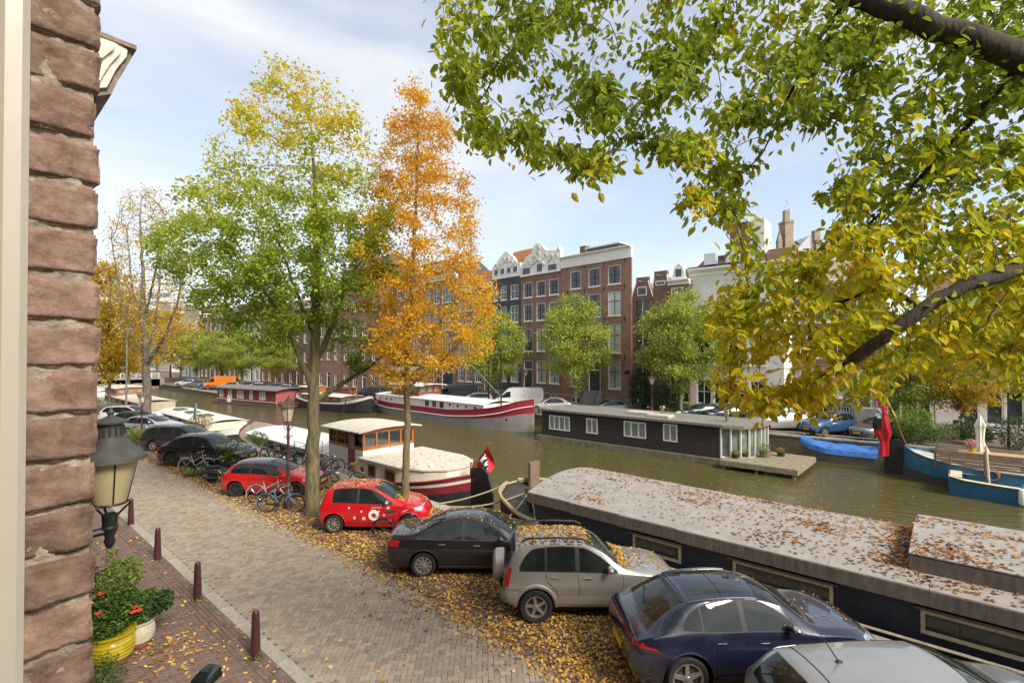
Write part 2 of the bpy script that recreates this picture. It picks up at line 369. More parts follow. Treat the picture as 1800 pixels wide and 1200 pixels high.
# beyond the brick-by-brick zone
g = MB(); g.box(4.36, XQ-.44, 46, 400, -.045, 0); g.build('far_paving', brickroad_far, road, smooth=0)
g = MB(); g.box(4.36, XQ-.44, -60, 1.4, -.045, 0); g.build('near_paving', brickroad_far, road, smooth=0)
# kerb and sidewalk
kerbm = M('kerb_stone', (.36, .32, .26), .85, var=.2, scale=6, bump=.3, island=.08)
sw = thing('sidewalk', None, None); sw['kind'] = 'structure'
g = MB(); g.box(.142, 4.11, 2, 34, -.03, .02); g.build('bedding', sand, sw, smooth=0)
g = MB(); g.cbox(4.10, 4.345, -.497, .497, -.06, .045, .012); km = g.mesh('kerb_stone', kerbm)
for k in range(60): link('kerb_stone', km, sw, (random.uniform(-.004, .004), 3+k*1.0, random.uniform(-.003, .003)))
g = MB(); g.box(4.1, 4.345, 63, 300, -.06, .04); g.build('far_kerb', kerbm, sw)
cxs = []; 
for j, yy in enumerate(np.arange(4.0, 34, .068)):
    for xx in np.arange(.2+(.105 if j % 2 else 0), 3.62, .21): cxs.append((xx, yy, 0))
    if j % 2: cxs.append((3.61, yy, 2))
for k, xx in enumerate((3.71, 3.80, 3.89, 3.98, 4.06)):
    for yy in np.arange(4+(k % 2)*.1, 34, .2): cxs.append((xx, yy, 1))
cxs = np.array(cxs); ns = len(cxs); lo = cxs[:, 2] == 1; hf = cxs[:, 2] == 2
hx2 = np.where(lo, .042, np.where(hf, .05, .1025)); hy2 = np.where(lo, .0975, .0315)
ds = np.array([pix((c[0], c[1], .03)) for c in cxs]); pw = 880*.2/np.maximum(ds[:, 2], .1)
visb = ~hf & (ds[:, 0] > 175) & (ds[:, 0] < 540) & (ds[:, 1] < 1196) & (ds[:, 2] > 1)
osel = np.argsort(np.where(visb, ds[:, 2], 1e9))[:300]; sg = np.zeros(ns, bool); sg[osel] = True
ex = np.repeat(np.array([[1., 0]]), ns, 0); ey = np.repeat(np.array([[0., 1]]), ns, 0)
zz = .034+rng.normal(0, .0015, ns)+.004*np.sin(cxs[:, 0]*2+cxs[:, 1]); t2 = rng.normal(0, .0006, (ns, 2))
V, F = brick_mesh_arrays(cxs[~sg, 0], cxs[~sg, 1], hx2[~sg], hy2[~sg], ex[~sg], ey[~sg], zz[~sg], t2[~sg])
tag(link('sidewalk_bricks', mesh_np('sidewalk_bricks', V, F, sidem), sw), kind='stuff')
e1 = np.array([[1., 0]]); e2 = np.array([[0., 1]])
ms = []
for a_, b_ in ((.1025, .0315), (.042, .0975)):
    V, F = brick_mesh_arrays(np.zeros(1), np.zeros(1), np.array([a_]), np.array([b_]), e1, e2, np.zeros(1), np.zeros((1, 2))); ms.append(mesh_np('sidewalk_brick', V, F, sidem))
for i in osel: link('sidewalk_brick', ms[int(lo[i])], sw, (cxs[i, 0], cxs[i, 1], float(zz[i])))
g = MB(); g.box(.15, 4.09, 34, 300, -.04, .03); g.build('far_sidewalk', Mbrick('sidewalk_far', (.19, .11, .09), (.16, .09, .075), (.08, .06, .05), .21, .068, horiz=True), sw, smooth=0)

# ------------------------------------------------------------------ our own house: brick window reveal, frame, cornice
YR = .92; XC = .141
def rough_brick(seed):
    r = np.random.default_rng(seed); nx, ny, nz = 22, 26, 16
    sx, sy, sz = .11, .20, .0575
    bm = bmesh.new(); bmesh.ops.create_cube(bm, size=1); bmesh.ops.scale(bm, vec=(sx, sy, sz), verts=bm.verts)
    bmesh.ops.bevel(bm, geom=bm.edges[:], offset=.004, segments=2, affect='EDGES')
    bmesh.ops.subdivide_edges(bm, edges=[e for e in bm.edges if e.calc_length() > .03], cuts=11, use_grid_fill=True)
    from mathutils import noise
    off = Vector((seed*3.1, seed*7.7, seed*1.3))
    for v in bm.verts:
        n_ = noise.noise(v.co*38+off)*.0055+noise.noise(v.co*110+off)*.0028+noise.noise(v.co*16+off)*.006
        v.co += v.co.normalized()*n_
        v.co.z += noise.noise(Vector((v.co.x*9, v.co.y*9, seed)))*.0022
    me = bpy.data.meshes.new('brick'); bm.to_mesh(me); bm.free(); me.materials.append(oldbrick); me.shade_smooth(); return me
def old_brick_mat():
    m = bpy.data.materials.new('old_wall_brick'); m.use_nodes = True; t = m.node_tree; n = t.nodes; l = t.links
    p = n['Principled BSDF']; p.inputs['Roughness'].default_value = .92; p.inputs['Specular IOR Level'].default_value = .2
    c = n.new('ShaderNodeTexCoord'); oi = n.new('ShaderNodeObjectInfo')
    ofs = n.new('ShaderNodeVectorMath'); ofs.operation = 'SCALE'; cb = n.new('ShaderNodeCombineXYZ'); l.new(oi.outputs['Random'], cb.inputs[0]); l.new(oi.outputs['Random'], cb.inputs[2]); l.new(cb.outputs[0], ofs.inputs[0]); ofs.inputs['Scale'].default_value = 9
    ad = n.new('ShaderNodeVectorMath'); l.new(c.outputs['Object'], ad.inputs[0]); l.new(ofs.outputs[0], ad.inputs[1])
    a = n.new('ShaderNodeTexNoise'); a.inputs['Scale'].default_value = 28; a.inputs['Detail'].default_value = 8; a.inputs['Roughness'].default_value = .7; l.new(ad.outputs[0], a.inputs['Vector'])
    r = n.new('ShaderNodeValToRGB'); e = r.color_ramp.elements; e[0].position = .3; e[0].color = (.13, .075, .05, 1); e[1].position = .72; e[1].color = (.42, .275, .195, 1)
    k = e.new(.5); k.color = (.26, .157, .107, 1); l.new(a.outputs['Fac'], r.inputs['Fac'])
    hu = n.new('ShaderNodeHueSaturation'); mr = n.new('ShaderNodeMapRange'); mr.inputs['To Min'].default_value = .78; mr.inputs['To Max'].default_value = 1.15; l.new(oi.outputs['Random'], mr.inputs['Value']); l.new(mr.outputs[0], hu.inputs['Value']); hu.inputs['Saturation'].default_value = .92; l.new(r.outputs['Color'], hu.inputs['Color'])
    # pale lime specks
    s = n.new('ShaderNodeTexNoise'); s.inputs['Scale'].default_value = 55; s.inputs['Detail'].default_value = 3; l.new(ad.outputs[0], s.inputs['Vector'])
    sr = n.new('ShaderNodeMapRange'); sr.inputs['From Min'].default_value = .70; sr.inputs['From Max'].default_value = .76; l.new(s.outputs['Fac'], sr.inputs['Value'])
    mx = n.new('ShaderNodeMix'); mx.data_type = 'RGBA'; mx.inputs['B'].default_value = (.42, .33, .24, 1); l.new(sr.outputs[0], mx.inputs['Factor']); l.new(hu.outputs[0], mx.inputs['A']); l.new(mx.outputs['Result'], p.inputs['Base Color'])
    b = n.new('ShaderNodeBump'); b.inputs['Strength'].default_value = .55; b.inputs['Distance'].default_value = .004
    bn = n.new('ShaderNodeTexNoise'); bn.inputs['Scale'].default_value = 160; bn.inputs['Detail'].default_value = 6; l.new(ad.outputs[0], bn.inputs['Vector']); l.new(bn.outputs['Fac'], b.inputs['Height']); l.new(b.outputs[0], p.inputs['Normal'])
    return m
oldbrick = old_brick_mat()
house = thing('brick_house', 'weathered brown brick house wall with window reveal beside white frame', 'house', (0, 0, 0))
bms = [rough_brick(s) for s in range(5)]
CH = .0648
for k in range(-14, 17):
    z = HC+k*CH+.012
    o = link('brick', bms[(k*3) % 5], house, (XC-.055+random.uniform(-.0025, .0025), YR+.10, z), (random.uniform(-.012, .012), random.uniform(-.025, .025), random.uniform(-.01, .01)))
    if k % 2: o.rotation_euler[2] += math.pi; 
    o2 = link('brick', bms[(k*2+1) % 5], house, (XC-.055+random.uniform(-.003, .001), YR+.312+(.0 if k % 2 else -.0), z), (random.uniform(-.012, .012), random.uniform(-.02, .02), 0))
mort = M('lime_mortar', (.30, .24, .17), .95, var=.4, scale=45, bump=.9, bscale=120, bdist=.006, col2=(.36, .29, .21))
g = MB()
G = []
for i in range(0, 140):
    zz_ = HC-.98+i*.0155; row = []
    for j in range(14): row.append((XC-.115+j*.0084, YR+.003+random.uniform(0, .004), zz_))
    G.append(row)
g.grid(G)
g.box(XC-.115, XC-.005, YR+.010, YR+.45, HC-1, HC+1.2); g.build('mortar', mort, house)
facm = Mbrick('house_facade_brick', (.17, .10, .075), (.13, .078, .06), (.3, .25, .19), .21, .065)
g = MB(); g.box(-6, XC-.004, YR+.44, 28, 0, 9); g.box(-6, XC-.004, YR+.02, YR+.44, 0, HC-1); g.box(-6, XC-.004, YR+.02, YR+.44, HC+1.2, 9)
g.box(-6, -.6, -12, YR+.02, 0, 9)
g.build('wall', facm, house, smooth=0)
# window frame (left edge of the view)
frm = M('frame_paint', (.56, .50, .40), .42, var=.06, scale=2.5, coat=.15, bump=.06, bscale=40)
wf = thing('window_frame', 'cream painted timber window frame set into the brick reveal', 'window frame', (0, 0, HC-1.4))
g = MB(); g.cbox(-.115, .034, YR-.05, YR+.02, 0, 3, .006); g.build('jamb', frm, wf)
g = MB(); g.cbox(.036, .068, YR-.018, YR+.02, 0, 3, .008); g.build('stop_bead', frm, wf)
# cornice of a door or window head further down our facade, seen past the brick corner
cp = atx(205, 128, .62); y0 = cp[1]
cor = thing('door_cornice', 'peeling white moulded cornice jutting out beyond the brick corner', 'cornice', (XC, 5.0, 0))
pw_ = M('peeling_white', (.62, .57, .46), .75, var=.25, scale=9, bump=.6, bscale=35, col2=(.68, .63, .53))
dirty = M('weathered_soffit', (.22, .18, .14), .9, var=.4, scale=12, bump=.7, bscale=40)
def zc(v, y_): d = ray(205, v); return HC+d[2]*(y_/d[1])
yb = 5.0
def xz(u, v, y_=yb): 
    d = ray(u, v); k = y_/d[1]; return (d[0]*k-XC, HC+d[2]*k)
prof = [(0.0, xz(180, 190)[1]-.06), (xz(183, 175)[0]*.72, xz(183, 188)[1]), (xz(198, 160)[0], xz(198, 163)[1]), (xz(206, 140)[0], xz(206, 145)[1]), (xz(214, 125)[0], xz(214, 128)[1]),
        (xz(232, 100)[0], xz(232, 102)[1]), (xz(234, 88)[0], xz(234, 90)[1]), (xz(222, 80)[0], xz(222, 80)[1]), (0.0, xz(180, 66)[1])]
g = MB(); g.prism(prof, .03, 2.6, 'y'); g.build('weathered_edge', dirty, cor)
zm_ = prof[-1][1]
for k, (sx_, sz_, y_) in enumerate(((.84, .90, .0), (.66, .80, -.025), (.46, .62, -.05))):
    g = MB(); g.prism([(x-(.036+.045*k if x > .1 else 0), zm_-.012*(k+1)-(zm_-z)*sz_) for x, z in prof], y_, y_+.029 if k else .029, 'y'); g.build('moulding', pw_, cor)
top = [(0, prof[-1][1]+.004), (prof[6][0]+.02, prof[6][1]+.012), (prof[6][0]+.02, prof[6][1]+.045), (0, prof[-1][1]+.05)]
g = MB(); g.prism(top, -.02, 2.62, 'y'); g.build('capping', dirty, cor)
g = MB(); g.box(-.05, .02, -.35, 2.9, 0, prof[0][1]+.1); g.build('wall_bracket', facm, cor)
# ================================================================== BUILDINGS ACROSS THE CANAL
brA = Mbrick('brick_brown', (.32, .18, .13), (.26, .14, .10), (.24, .18, .15), .22, .065)
brB = Mbrick('brick_chestnut', (.29, .16, .115), (.235, .125, .09), (.21, .16, .13), .22, .065)
brC = Mbrick('brick_dark', (.21, .125, .095), (.165, .095, .075), (.17, .135, .11), .22, .065)
brD = Mbrick('brick_orange', (.30, .155, .10), (.24, .12, .08), (.24, .18, .14), .22, .065)
dkblue = M('dark_painted_wall', (.042, .042, .055), .6, var=.2, scale=2)
wallw = M('white_stucco', (.66, .64, .58), .7, var=.08, scale=1.5)
tilem = M('roof_tiles_orange', (.42, .155, .07), .8, var=.3, scale=3, island=.2)
tileb = M('roof_tiles_brown', (.20, .12, .085), .8, var=.3, scale=3, island=.2)
slate = M('slate_roof', (.085, .085, .09), .6, var=.25, scale=4)
grnd = M('green_door', (.018, .05, .042), .4, var=.15)
redd = M('red_door', (.26, .03, .03), .45, var=.15)
stuc = M('grey_plinth', (.30, .29, .27), .8, var=.2, scale=2)

def win(root, x0, x1, z0, z1, nv=1, nh=1, pane=None, fr=.075, depth=.09, mid=None, fmat=None, sill=True, name='window'):
    """sash window: frame with bars, pane behind, sill below; front of wall is y=0, inward is +y"""
    g = MB(); fm = fmat or white
    y0, y1 = depth-.06, depth+.02
    g.box(x0, x0+fr, y0, y1, z0, z1); g.box(x1-fr, x1, y0, y1, z0, z1); g.box(x0+fr, x1-fr, y0, y1, z1-fr, z1); g.box(x0+fr, x1-fr, y0, y1, z0, z0+fr)
    if nv > 1 or nh > 1:
        g.mat(1)
        for k in range(1, nv):
            x = x0+fr+(x1-x0-2*fr)*k/nv; g.box(x-.022, x+.022, y0+.02, y1-.004, z0+fr, z1-fr)
        for k in range(1, nh):
            z = z0+fr+(z1-z0-2*fr)*(k/nh if mid is None else mid); g.box(x0+fr, x1-fr, y0+.014, y1-.008, z-.026, z+.026)
    w_ = g.build(name, [fm, barm if barm else fm], root, smooth=0)
    p = MB(); p.box(x0+fr*.5, x1-fr*.5, depth+.025, depth+.04, z0+fr*.5, z1-fr*.5); p.build('pane', pane or glass, w_, smooth=0)
    if sill:
        s = MB(); s.box(x0-.06, x1+.06, -.07, depth, z0-.11, z0-.003); s.build('sill', fm, w_, smooth=0)
    return w_
barm = None
def door(root, x0, x1, z0, z1, m, transom=.22):
    zt_ = z1-(z1-z0)*transom
    g = MB(); g.box(x0, x0+.09, .02, .14, z0, z1); g.box(x1-.09, x1, .02, .14, z0, z1); g.box(x0+.09, x1-.09, .02, .14, z1-.09, z1); g.box(x0+.09, x1-.09, .01, .14, zt_-.06, zt_+.04)
    f = g.build('door_frame', white, root, smooth=0)
    d = MB(); d.box(x0+.09, x1-.09, .10, .15, z0, zt_-.06)
    for a in (.15, .55): d.box(x0+.2, x1-.2, .085, .10, z0+(zt_-z0)*a, z0+(zt_-z0)*(a+.32))
    dd = d.build('door', m, root, smooth=0)
    h = MB(); h.blob((x1-.2, .07, z0+1.05), .04, .04, .04, 6, 4); h.build('handle', chrome, dd)
    p = MB(); p.box(x0+.09, x1-.09, .11, .13, zt_+.04, z1-.09); p.build('transom_pane', glass, f, smooth=0)
def wallgrid(root, W, z0, z1, holes, m, depth=9, name='wall', rev=.14, skew=0):
    xs = sorted({0, W, *[h[0] for h in holes], *[h[1] for h in holes]}); zs = sorted({z0, z1, *[h[2] for h in holes], *[h[3] for h in holes]})
    g = MB()
    for a, b in zip(xs[:-1], xs[1:]):
        for c, d in zip(zs[:-1], zs[1:]):
            if b-a < 1e-6 or d-c < 1e-6: continue
            cx, cz = (a+b)/2, (c+d)/2
            if any(h[0] < cx < h[1] and h[2] < cz < h[3] for h in holes): continue
            g.add([(a, 0, c), (b, 0, c), (b, 0, d), (a, 0, d)], [(0, 1, 2, 3)])
    for x0, x1, a, b in [h[:4] for h in holes]:
        g.add([(x0, 0, a), (x0, rev, a), (x0, rev, b), (x0, 0, b)], [(0, 3, 2, 1)]); g.add([(x1, 0, a), (x1, rev, a), (x1, rev, b), (x1, 0, b)], [(0, 1, 2, 3)])
        g.add([(x0, 0, b), (x1, 0, b), (x1, rev, b), (x0, rev, b)], [(0, 3, 2, 1)]); g.add([(x0, 0, a), (x1, 0, a), (x1, rev, a), (x0, rev, a)], [(0, 1, 2, 3)])
    g.prism([(0, rev+.05), (W, rev+.05), (W+skew, depth), (0, depth)], z0, z1-.01, 'z')
    g.add([(0, 0, z0), (0, rev+.06, z0), (0, rev+.06, z1), (0, 0, z1)], [(0, 3, 2, 1)]); g.add([(W, 0, z0), (W, rev+.06, z0), (W, rev+.06, z1), (W, 0, z1)], [(0, 1, 2, 3)])
    g.add([(0, 0, z1), (W, 0, z1), (W, rev+.06, z1), (0, rev+.06, z1)], [(0, 1, 2, 3)])
    return g.build(name, m, root, smooth=0)
class House:
    """facade frame: pL and pR are the facade's ends on the ground, left and right as one looks from across the water"""
    def __init__(s, name, label, pL, pR, zb, group=None):
        s.pL = np.array(pL[:2]); s.pR = np.array(pR[:2]); d = s.pR-s.pL; s.W = float(np.hypot(*d)); s.d = d/s.W; s.zb = zb
        s.root = thing(name, label, 'house', (s.pL[0], s.pL[1], zb), math.atan2(s.d[1], s.d[0]), group); s.holes = []
    def loc(s, u, v):
        r = ray(u, v); n = np.array([-s.d[1], s.d[0]]); t = ((s.pL-EYE[:2])@n)/(r[:2]@n); p = EYE+r*t
        return float((p[:2]-s.pL)@s.d), float(p[2]-s.zb)
    def cols(s, us, v=600): return [(s.loc(a, v)[0], s.loc(b, v)[0]) for a, b in us]
    def row(s, u, v0, v1): return s.loc(u, v1)[1], s.loc(u, v0)[1]
    def w(s, x, z, **k):
        if x[0] < .05 or x[1] > s.W-.05 or x[1]-x[0] < .2: return
        s.holes.append((x[0], x[1], z[0], z[1])); return win(s.root, x[0], x[1], z[0], z[1], **k)
    def door(s, x, z, m, transom=.22): s.holes.append((x[0], x[1], z[0], z[1])); door(s.root, x[0], x[1], z[0], z[1], m, transom)
    def wall(s, z1, m, depth=9, z0=0): return wallgrid(s.root, s.W, z0, z1, s.holes, m, depth)
    def part(s, name, g, m, smooth=0): return g.build(name, m, s.root, smooth=smooth)
def cornice(H, z, h=.5, out=.35, m=None, x0=-.05, x1=None):
    x1 = H.W+.05 if x1 is None else x1; g = MB()
    g.prism([(0, z), (-.08, z), (-.10, z+h*.45), (-out*.6, z+h*.55), (-out, z+h*.8), (-out, z+h), (.25, z+h), (.25, z)], x0, x1, 'x'); H.part('cornice', g, m or white)
def pitched_tiles(H, z0, z1, y0, y1, m, x0=0, x1=None, cw=.3, rows=None, name='roof'):
    """a roof slope facing the canal, laid with rows of tiles"""
    x1 = H.W if x1 is None else x1; g = MB(); n = rows or max(3, int(math.hypot(z1-z0, y1-y0)/.34))
    for i in range(n):
        a, b = i/n, (i+1.12)/n
        g.add([(x0, y0+(y1-y0)*a-.03, z0+(z1-z0)*a+.05), (x1, y0+(y1-y0)*a-.03, z0+(z1-z0)*a+.05), (x1, y0+(y1-y0)*b, z0+(z1-z0)*b), (x0, y0+(y1-y0)*b, z0+(z1-z0)*b)], [(0, 1, 2, 3)])
    g.add([(x0, y0, z0), (x0, 2*y1-y0, z0), (x0, y1, z1)], [(0, 1, 2)]); g.add([(x1, y0, z0), (x1, 2*y1-y0, z0), (x1, y1, z1)], [(0, 2, 1)])
    g.add([(x0, 2*y1-y0, z0), (x1, 2*y1-y0, z0), (x1, y1, z1), (x0, y1, z1)], [(0, 1, 2, 3)])
    return H.part(name, g, m)
def stoop(H, x0, x1, ztop, n=5, out=1.5):
    g = MB()
    for k in range(n): g.box(x0-.25, x1+.25, -out+out*k/n*.8, -.002, ztop*k/n, ztop*(k+1)/n-.004*k)
    H.part('stoop', g, stone)
    r = MB()
    for sx in (x0-.2, x1+.2):
        r.tube([(sx, -out+.1, .0), (sx, -out+.1, 1.0), (sx, -.1, ztop+.95), (sx, -.1, ztop)], .025, 6)
    H.part('railing', r, iron)
def anchors(H, pts, m=None):
    for x, z in pts:
        g = MB(); g.box(x-.035, x+.035, -.05, -.002, z-.3, z+.3); g.blob((x, -.05, z+.1), .08, .03, .05, 6, 4); H.part('wall_anchor', g, iron)

FA = np.array([47.5, 25.0]); FD = np.array([.089, .996])           # facade line of the tall houses
def fl(u, off=0.0):
    r = ray(u, 650); n = np.array([FD[1], -FD[0]]); t = ((FA+np.array([off, 0]))@n)/(r[:2]@n); return EYE[:2]+r[:2]*t
ZB = -.2
# ---- house A: broad brick house with white cornice
H = House('canal_house', 'broad brown brick canal house with plain white cornice and green door', fl(987), fl(1110), ZB, 'canal houses along the far quay')
HA = H
cA = H.cols([(1002.5, 1021), (1034.5, 1055.5), (1069, 1091)]); rA = [H.row(1080, 466, 499), H.row(1080, 512.5, 554.5), H.row(1080, 569.5, 620), H.row(1080, 635, 683)]
barm = M('dark_sash', (.03, .035, .035), .4)
for ri, z in enumerate(rA):
    for ci, x in enumerate(cA):
        if ri == 3 and ci == 1: continue
        H.w(x, z, nv=2, nh=2, mid=.5 if ri < 1 else .62, pane=blind if (ci == 2 and ri in (1, 2)) else (curtain if ri == 3 else glass))
H.door(cA[1], (rA[3][0]-.35, rA[3][1]), grnd, .3)
zc_ = H.loc(1105, 453)[1]; zt_ = H.loc(1105, 432)[1]
for x in cA[:1]+cA[2:]: H.w((x[0]+.1, x[1]-.1), (.35, 1.0), nv=3, pane=glass)
wallgrid(H.root, H.W, 0, zc_, H.holes, brA, 11, skew=-7.2)
g = MB(); g.box(-.02, H.W+.02, -.09, -.003, 0, .34); g.box(-.02, H.W+.02, -.06, -.003, 1.03, 1.25); H.part('plinth', g, stone)
g = MB(); g.box(-.05, H.W+.05, -.12, .3, zc_, zt_-.4); H.part('frieze', g, white); cornice(H, zt_-.4, .42, .45)
stoop(H, cA[1][0], cA[1][1], rA[3][0]-.36, 6)
g = MB(); g.prism([(.6, zt_-.1), (2.0, zt_+.6), (3.4, zt_+.6), (3.6, zt_-.1)], .3, H.W-2.4, 'x'); H.part('roof', g, slate)
xa = H.loc(1018, 440)[0]; xb = H.loc(1074, 440)[0]
g = MB(); g.box(xa, xb, 1.4, 3.2, zt_+.1, zt_+.85); g.mat(1).box(xa-.2, xb+.2, 1.3, 3.3, zt_+.85, zt_+1.0); H.part('roof_box', g, [slate, white])
g = MB(); g.box(1.2, 2.0, 2, 3, zt_+.4, zt_+1.5); H.part('chimney', g, brC)
mids = [(cA[0][0]-.4), (cA[0][1]+cA[1][0])/2, (cA[1][1]+cA[2][0])/2, cA[2][1]+.55]
anchors(H, [(x, z) for x in mids for z in (rA[0][1]+.5, rA[1][1]+.45, rA[2][1]+.5, rA[3][1]+.4)])
g = MB(); g.box(cA[2][1]+.5, cA[2][1]+1.1, -.03, -.003, rA[3][1]-1.35, rA[3][1]-.95); H.part('number_plate', g, M('plate_maroon', (.03, .012, .018), .4))
# ---- house B: ornate white gable top
H = House('canal_house', 'narrow brown brick canal house with ornate carved white gable top', fl(916), fl(986.6), ZB, 'canal houses along the far quay')
HB = H
cB = H.cols([(920.5, 936), (943, 959), (965, 982)]); rB = [H.row(975, 490, 517.5), H.row(975, 530, 561), H.row(975, 576, 617), H.row(975, 634, 674)]
for ri, z in enumerate(rB):
    for ci, x in enumerate(cB):
        if ri == 3 and ci == 0: continue
        H.w(x, z, nv=3 if ri < 2 else 2, nh=2, mid=.6, pane=curtain if (ri > 1 and ci > 0) else glass)
H.door(cB[0], (rB[3][0]-.9, rB[3][1]), M('black_door', (.02, .022, .025), .35), .3)
zg = H.loc(975, 478)[1]
for x in cB[1:]: H.w((x[0]+.15, x[1]-.15), (.4, 1.05), nv=2)
H.wall(zg, brB, 11); stoop(H, cB[0][0], cB[0][1], rB[3][0]-.91, 5)
g = MB(); g.box(-.02, H.W+.02, -.08, -.003, 0, .38); g.box(-.02, H.W+.02, -.05, -.003, 1.1, 1.3); H.part('plinth', g, stone)
pts = [(345, 312), (345, 275), (385, 212), (420, 182), (432, 150), (440, 130), (455, 116), (470, 112), (485, 118), (500, 133), (520, 158), (560, 165), (600, 158), (606, 138), (612, 130), (620, 140), (624, 165), (628, 240), (635, 312)]
gp = [H.loc(830+x/4, 400+y/4) for x, y in pts]; gp[0] = (0.03, zg); gp[-1] = (H.W-.03, zg)
gp = [(min(max(x, .03), H.W-.03), z) for x, z in gp]
g = MB(); g.prism(gp, -.14, .5, 'y'); gab = H.part('gable', g, white)
sc = M('carved_stone', (.60, .57, .50), .7, var=.25, scale=6)
def orn(us):
    for (u, v, r) in us:
        x, z = H.loc(830+u/4, 400+v/4); g = MB(); r *= .62; g.ring((x, -.16, z-.12), r, r*.33, 12, 5); g.blob((x, -.16, z-.12), r*.4, .1, r*.4, 6, 4); g.build('scroll', sc, gab)
orn([(400, 240, .4), (435, 205, .35), (470, 140, .45), (470, 185, .5), (520, 190, .4), (560, 200, .45), (598, 195, .4), (612, 150, .22), (372, 262, .3), (455, 225, .3), (500, 225, .3), (585, 235, .3), (545, 232, .3), (420, 262, .25)])
for (a, b, c, d) in ((363, 414, 290, 325), (463, 500, 258, 306), (542, 600, 264, 294)):
    x0, z1 = H.loc(830+a/4, 400+c/4); x1, z0 = H.loc(830+b/4, 400+d/4); g = MB(); g.box(x0-.1, x1+.1, -.20, -.142, z0-.1, z1+.1)
    f = H.part('attic_window', g, white); p = MB(); p.box(x0, x1, -.215, -.203, z0, z1); p.build('pane', glass, f, smooth=0)
g = MB(); g.prism([H.loc(830+x/4, 400+y/4) for x, y in ((425, 255), (440, 235), (470, 214), (505, 238), (520, 262), (500, 258), (470, 232), (450, 246), (440, 262))], -.32, -.143, 'y'); g.build('hood_mould', sc, gab)
g = MB(); g.box(.02, H.W-.02, -.24, -.142, zg-.02, zg+.14); g.build('string_course', white, gab)
g = MB(); g.prism([(.5, zg-.2), (3.5, zg+2.2), (8, zg+2.2), (10.5, zg-.2)], .2, H.W-.2, 'x'); H.part('roof', g, slate)
# ---- house C: dark painted house, white gable top, orange roof
H = House('canal_house', 'dark painted canal house with white top and orange tiled roof', fl(866), fl(915.7), ZB, 'canal houses along the far quay')
cC = H.cols([(867.5, 875.5), (880, 890.5), (897.5, 911)]); rC = [H.row(905, 500, 525), H.row(905, 537, 566), H.row(905, 579, 617), H.row(905, 632, 671)]
barm = white
for ri, z in enumerate(rC):
    for ci, x in enumerate(cC):
        if ri == 3 and ci == 0: continue
        H.w(x, z, nv=2, nh=2, mid=.55 if ri < 3 else .65, pane=glass if ri < 3 else curtain)
H.door((cC[0][0], cC[0][1]), (rC[3][0]-.9, rC[3][1]), redd, .25)
zg = H.loc(905, 486)[1]; H.wall(zg, dkblue, 11)
g = MB(); g.box(-.01, H.W+.01, -.07, -.003, 0, 1.2); H.part('plinth', g, stuc)
g = MB(); g.prism([(.03, zg), (H.W-.03, zg), (H.W-.03, zg+1.7), (H.W-1, zg+1.9), (H.W*.75, zg+2.6), (H.W*.5, zg+3.6), (H.W*.25, zg+2.7), (.6, zg+1.9), (.03, zg+1.7)], -.1, .4, 'y'); gb = H.part('gable', g, white)
for k in range(4):
    xx = H.W*(.16+.225*k); f = MB(); f.box(xx-.45, xx+.45, -.15, -.103, zg+.5, zg+1.35); f = H.part('attic_window', f, white); p = MB(); p.box(xx-.35, xx+.35, -.165, -.153, zg+.58, zg+1.27); p.build('pane', glass, f, smooth=0)
for k in range(6):
    g = MB(); g.ring((H.W*(.15+.14*k), -.11, zg+1.75+(.6 if 1 < k < 4 else 0)), .32, .1, 12, 5); g.build('scroll', sc, gb)
pitched_tiles(H, zg+.6, zg+4.4, .5, 4, tilem, .1, H.W-.1)
# ---- house D, E: lower brick houses with small paned windows
H = House('canal_house', 'red brick canal house with small paned windows and basement lights', fl(803), fl(865.5), ZB, 'canal houses along the far quay')
cD = H.cols([(806, 815), (818.5, 829), (835, 846)]); rD = [H.row(835, 520, 545), H.row(835, 560, 590), H.row(835, 600, 628), H.row(835, 642, 671)]
for ri, z in enumerate(rD):
    for x in cD: H.w(x, z, nv=3, nh=3 if ri else 2)
for x in cD[1:]: H.w(x, (.5, 1.25), nv=2)
H.door(H.cols([(851, 861)])[0], (1.0, rD[3][0]+2.0), M('dark_door', (.03, .035, .03), .4), .3)
zt2 = rD[0][1]+1.0; H.wall(zt2, brD, 10); cornice(H, zt2, .6, .4); pitched_tiles(H, zt2+.4, zt2+3.4, .4, 4.5, tilem)
H = House('canal_house', 'brown brick canal house with wide white framed double doorway', fl(742), fl(802.6), ZB, 'canal houses along the far quay')
cE = H.cols([(748, 757), (762, 772), (777, 797)]); rE = [H.row(780, 505, 532), H.row(780, 548, 580), H.row(780, 594, 628), H.row(780, 640, 678)]
for ri, z in enumerate(rE):
    for ci, x in enumerate(cE): 
        if ri == 3 and ci == 2: H.door(x, (.6, z[1]), M('glazed_door', (.02, .025, .03), .2), .3)
        else: H.w(x, z, nv=2 if ci < 2 else 4, nh=2)
zt2 = rE[0][1]+1.1; H.wall(zt2, brB, 10); cornice(H, zt2, .7, .45); pitched_tiles(H, zt2+.5, zt2+3, .4, 4.5, slate)
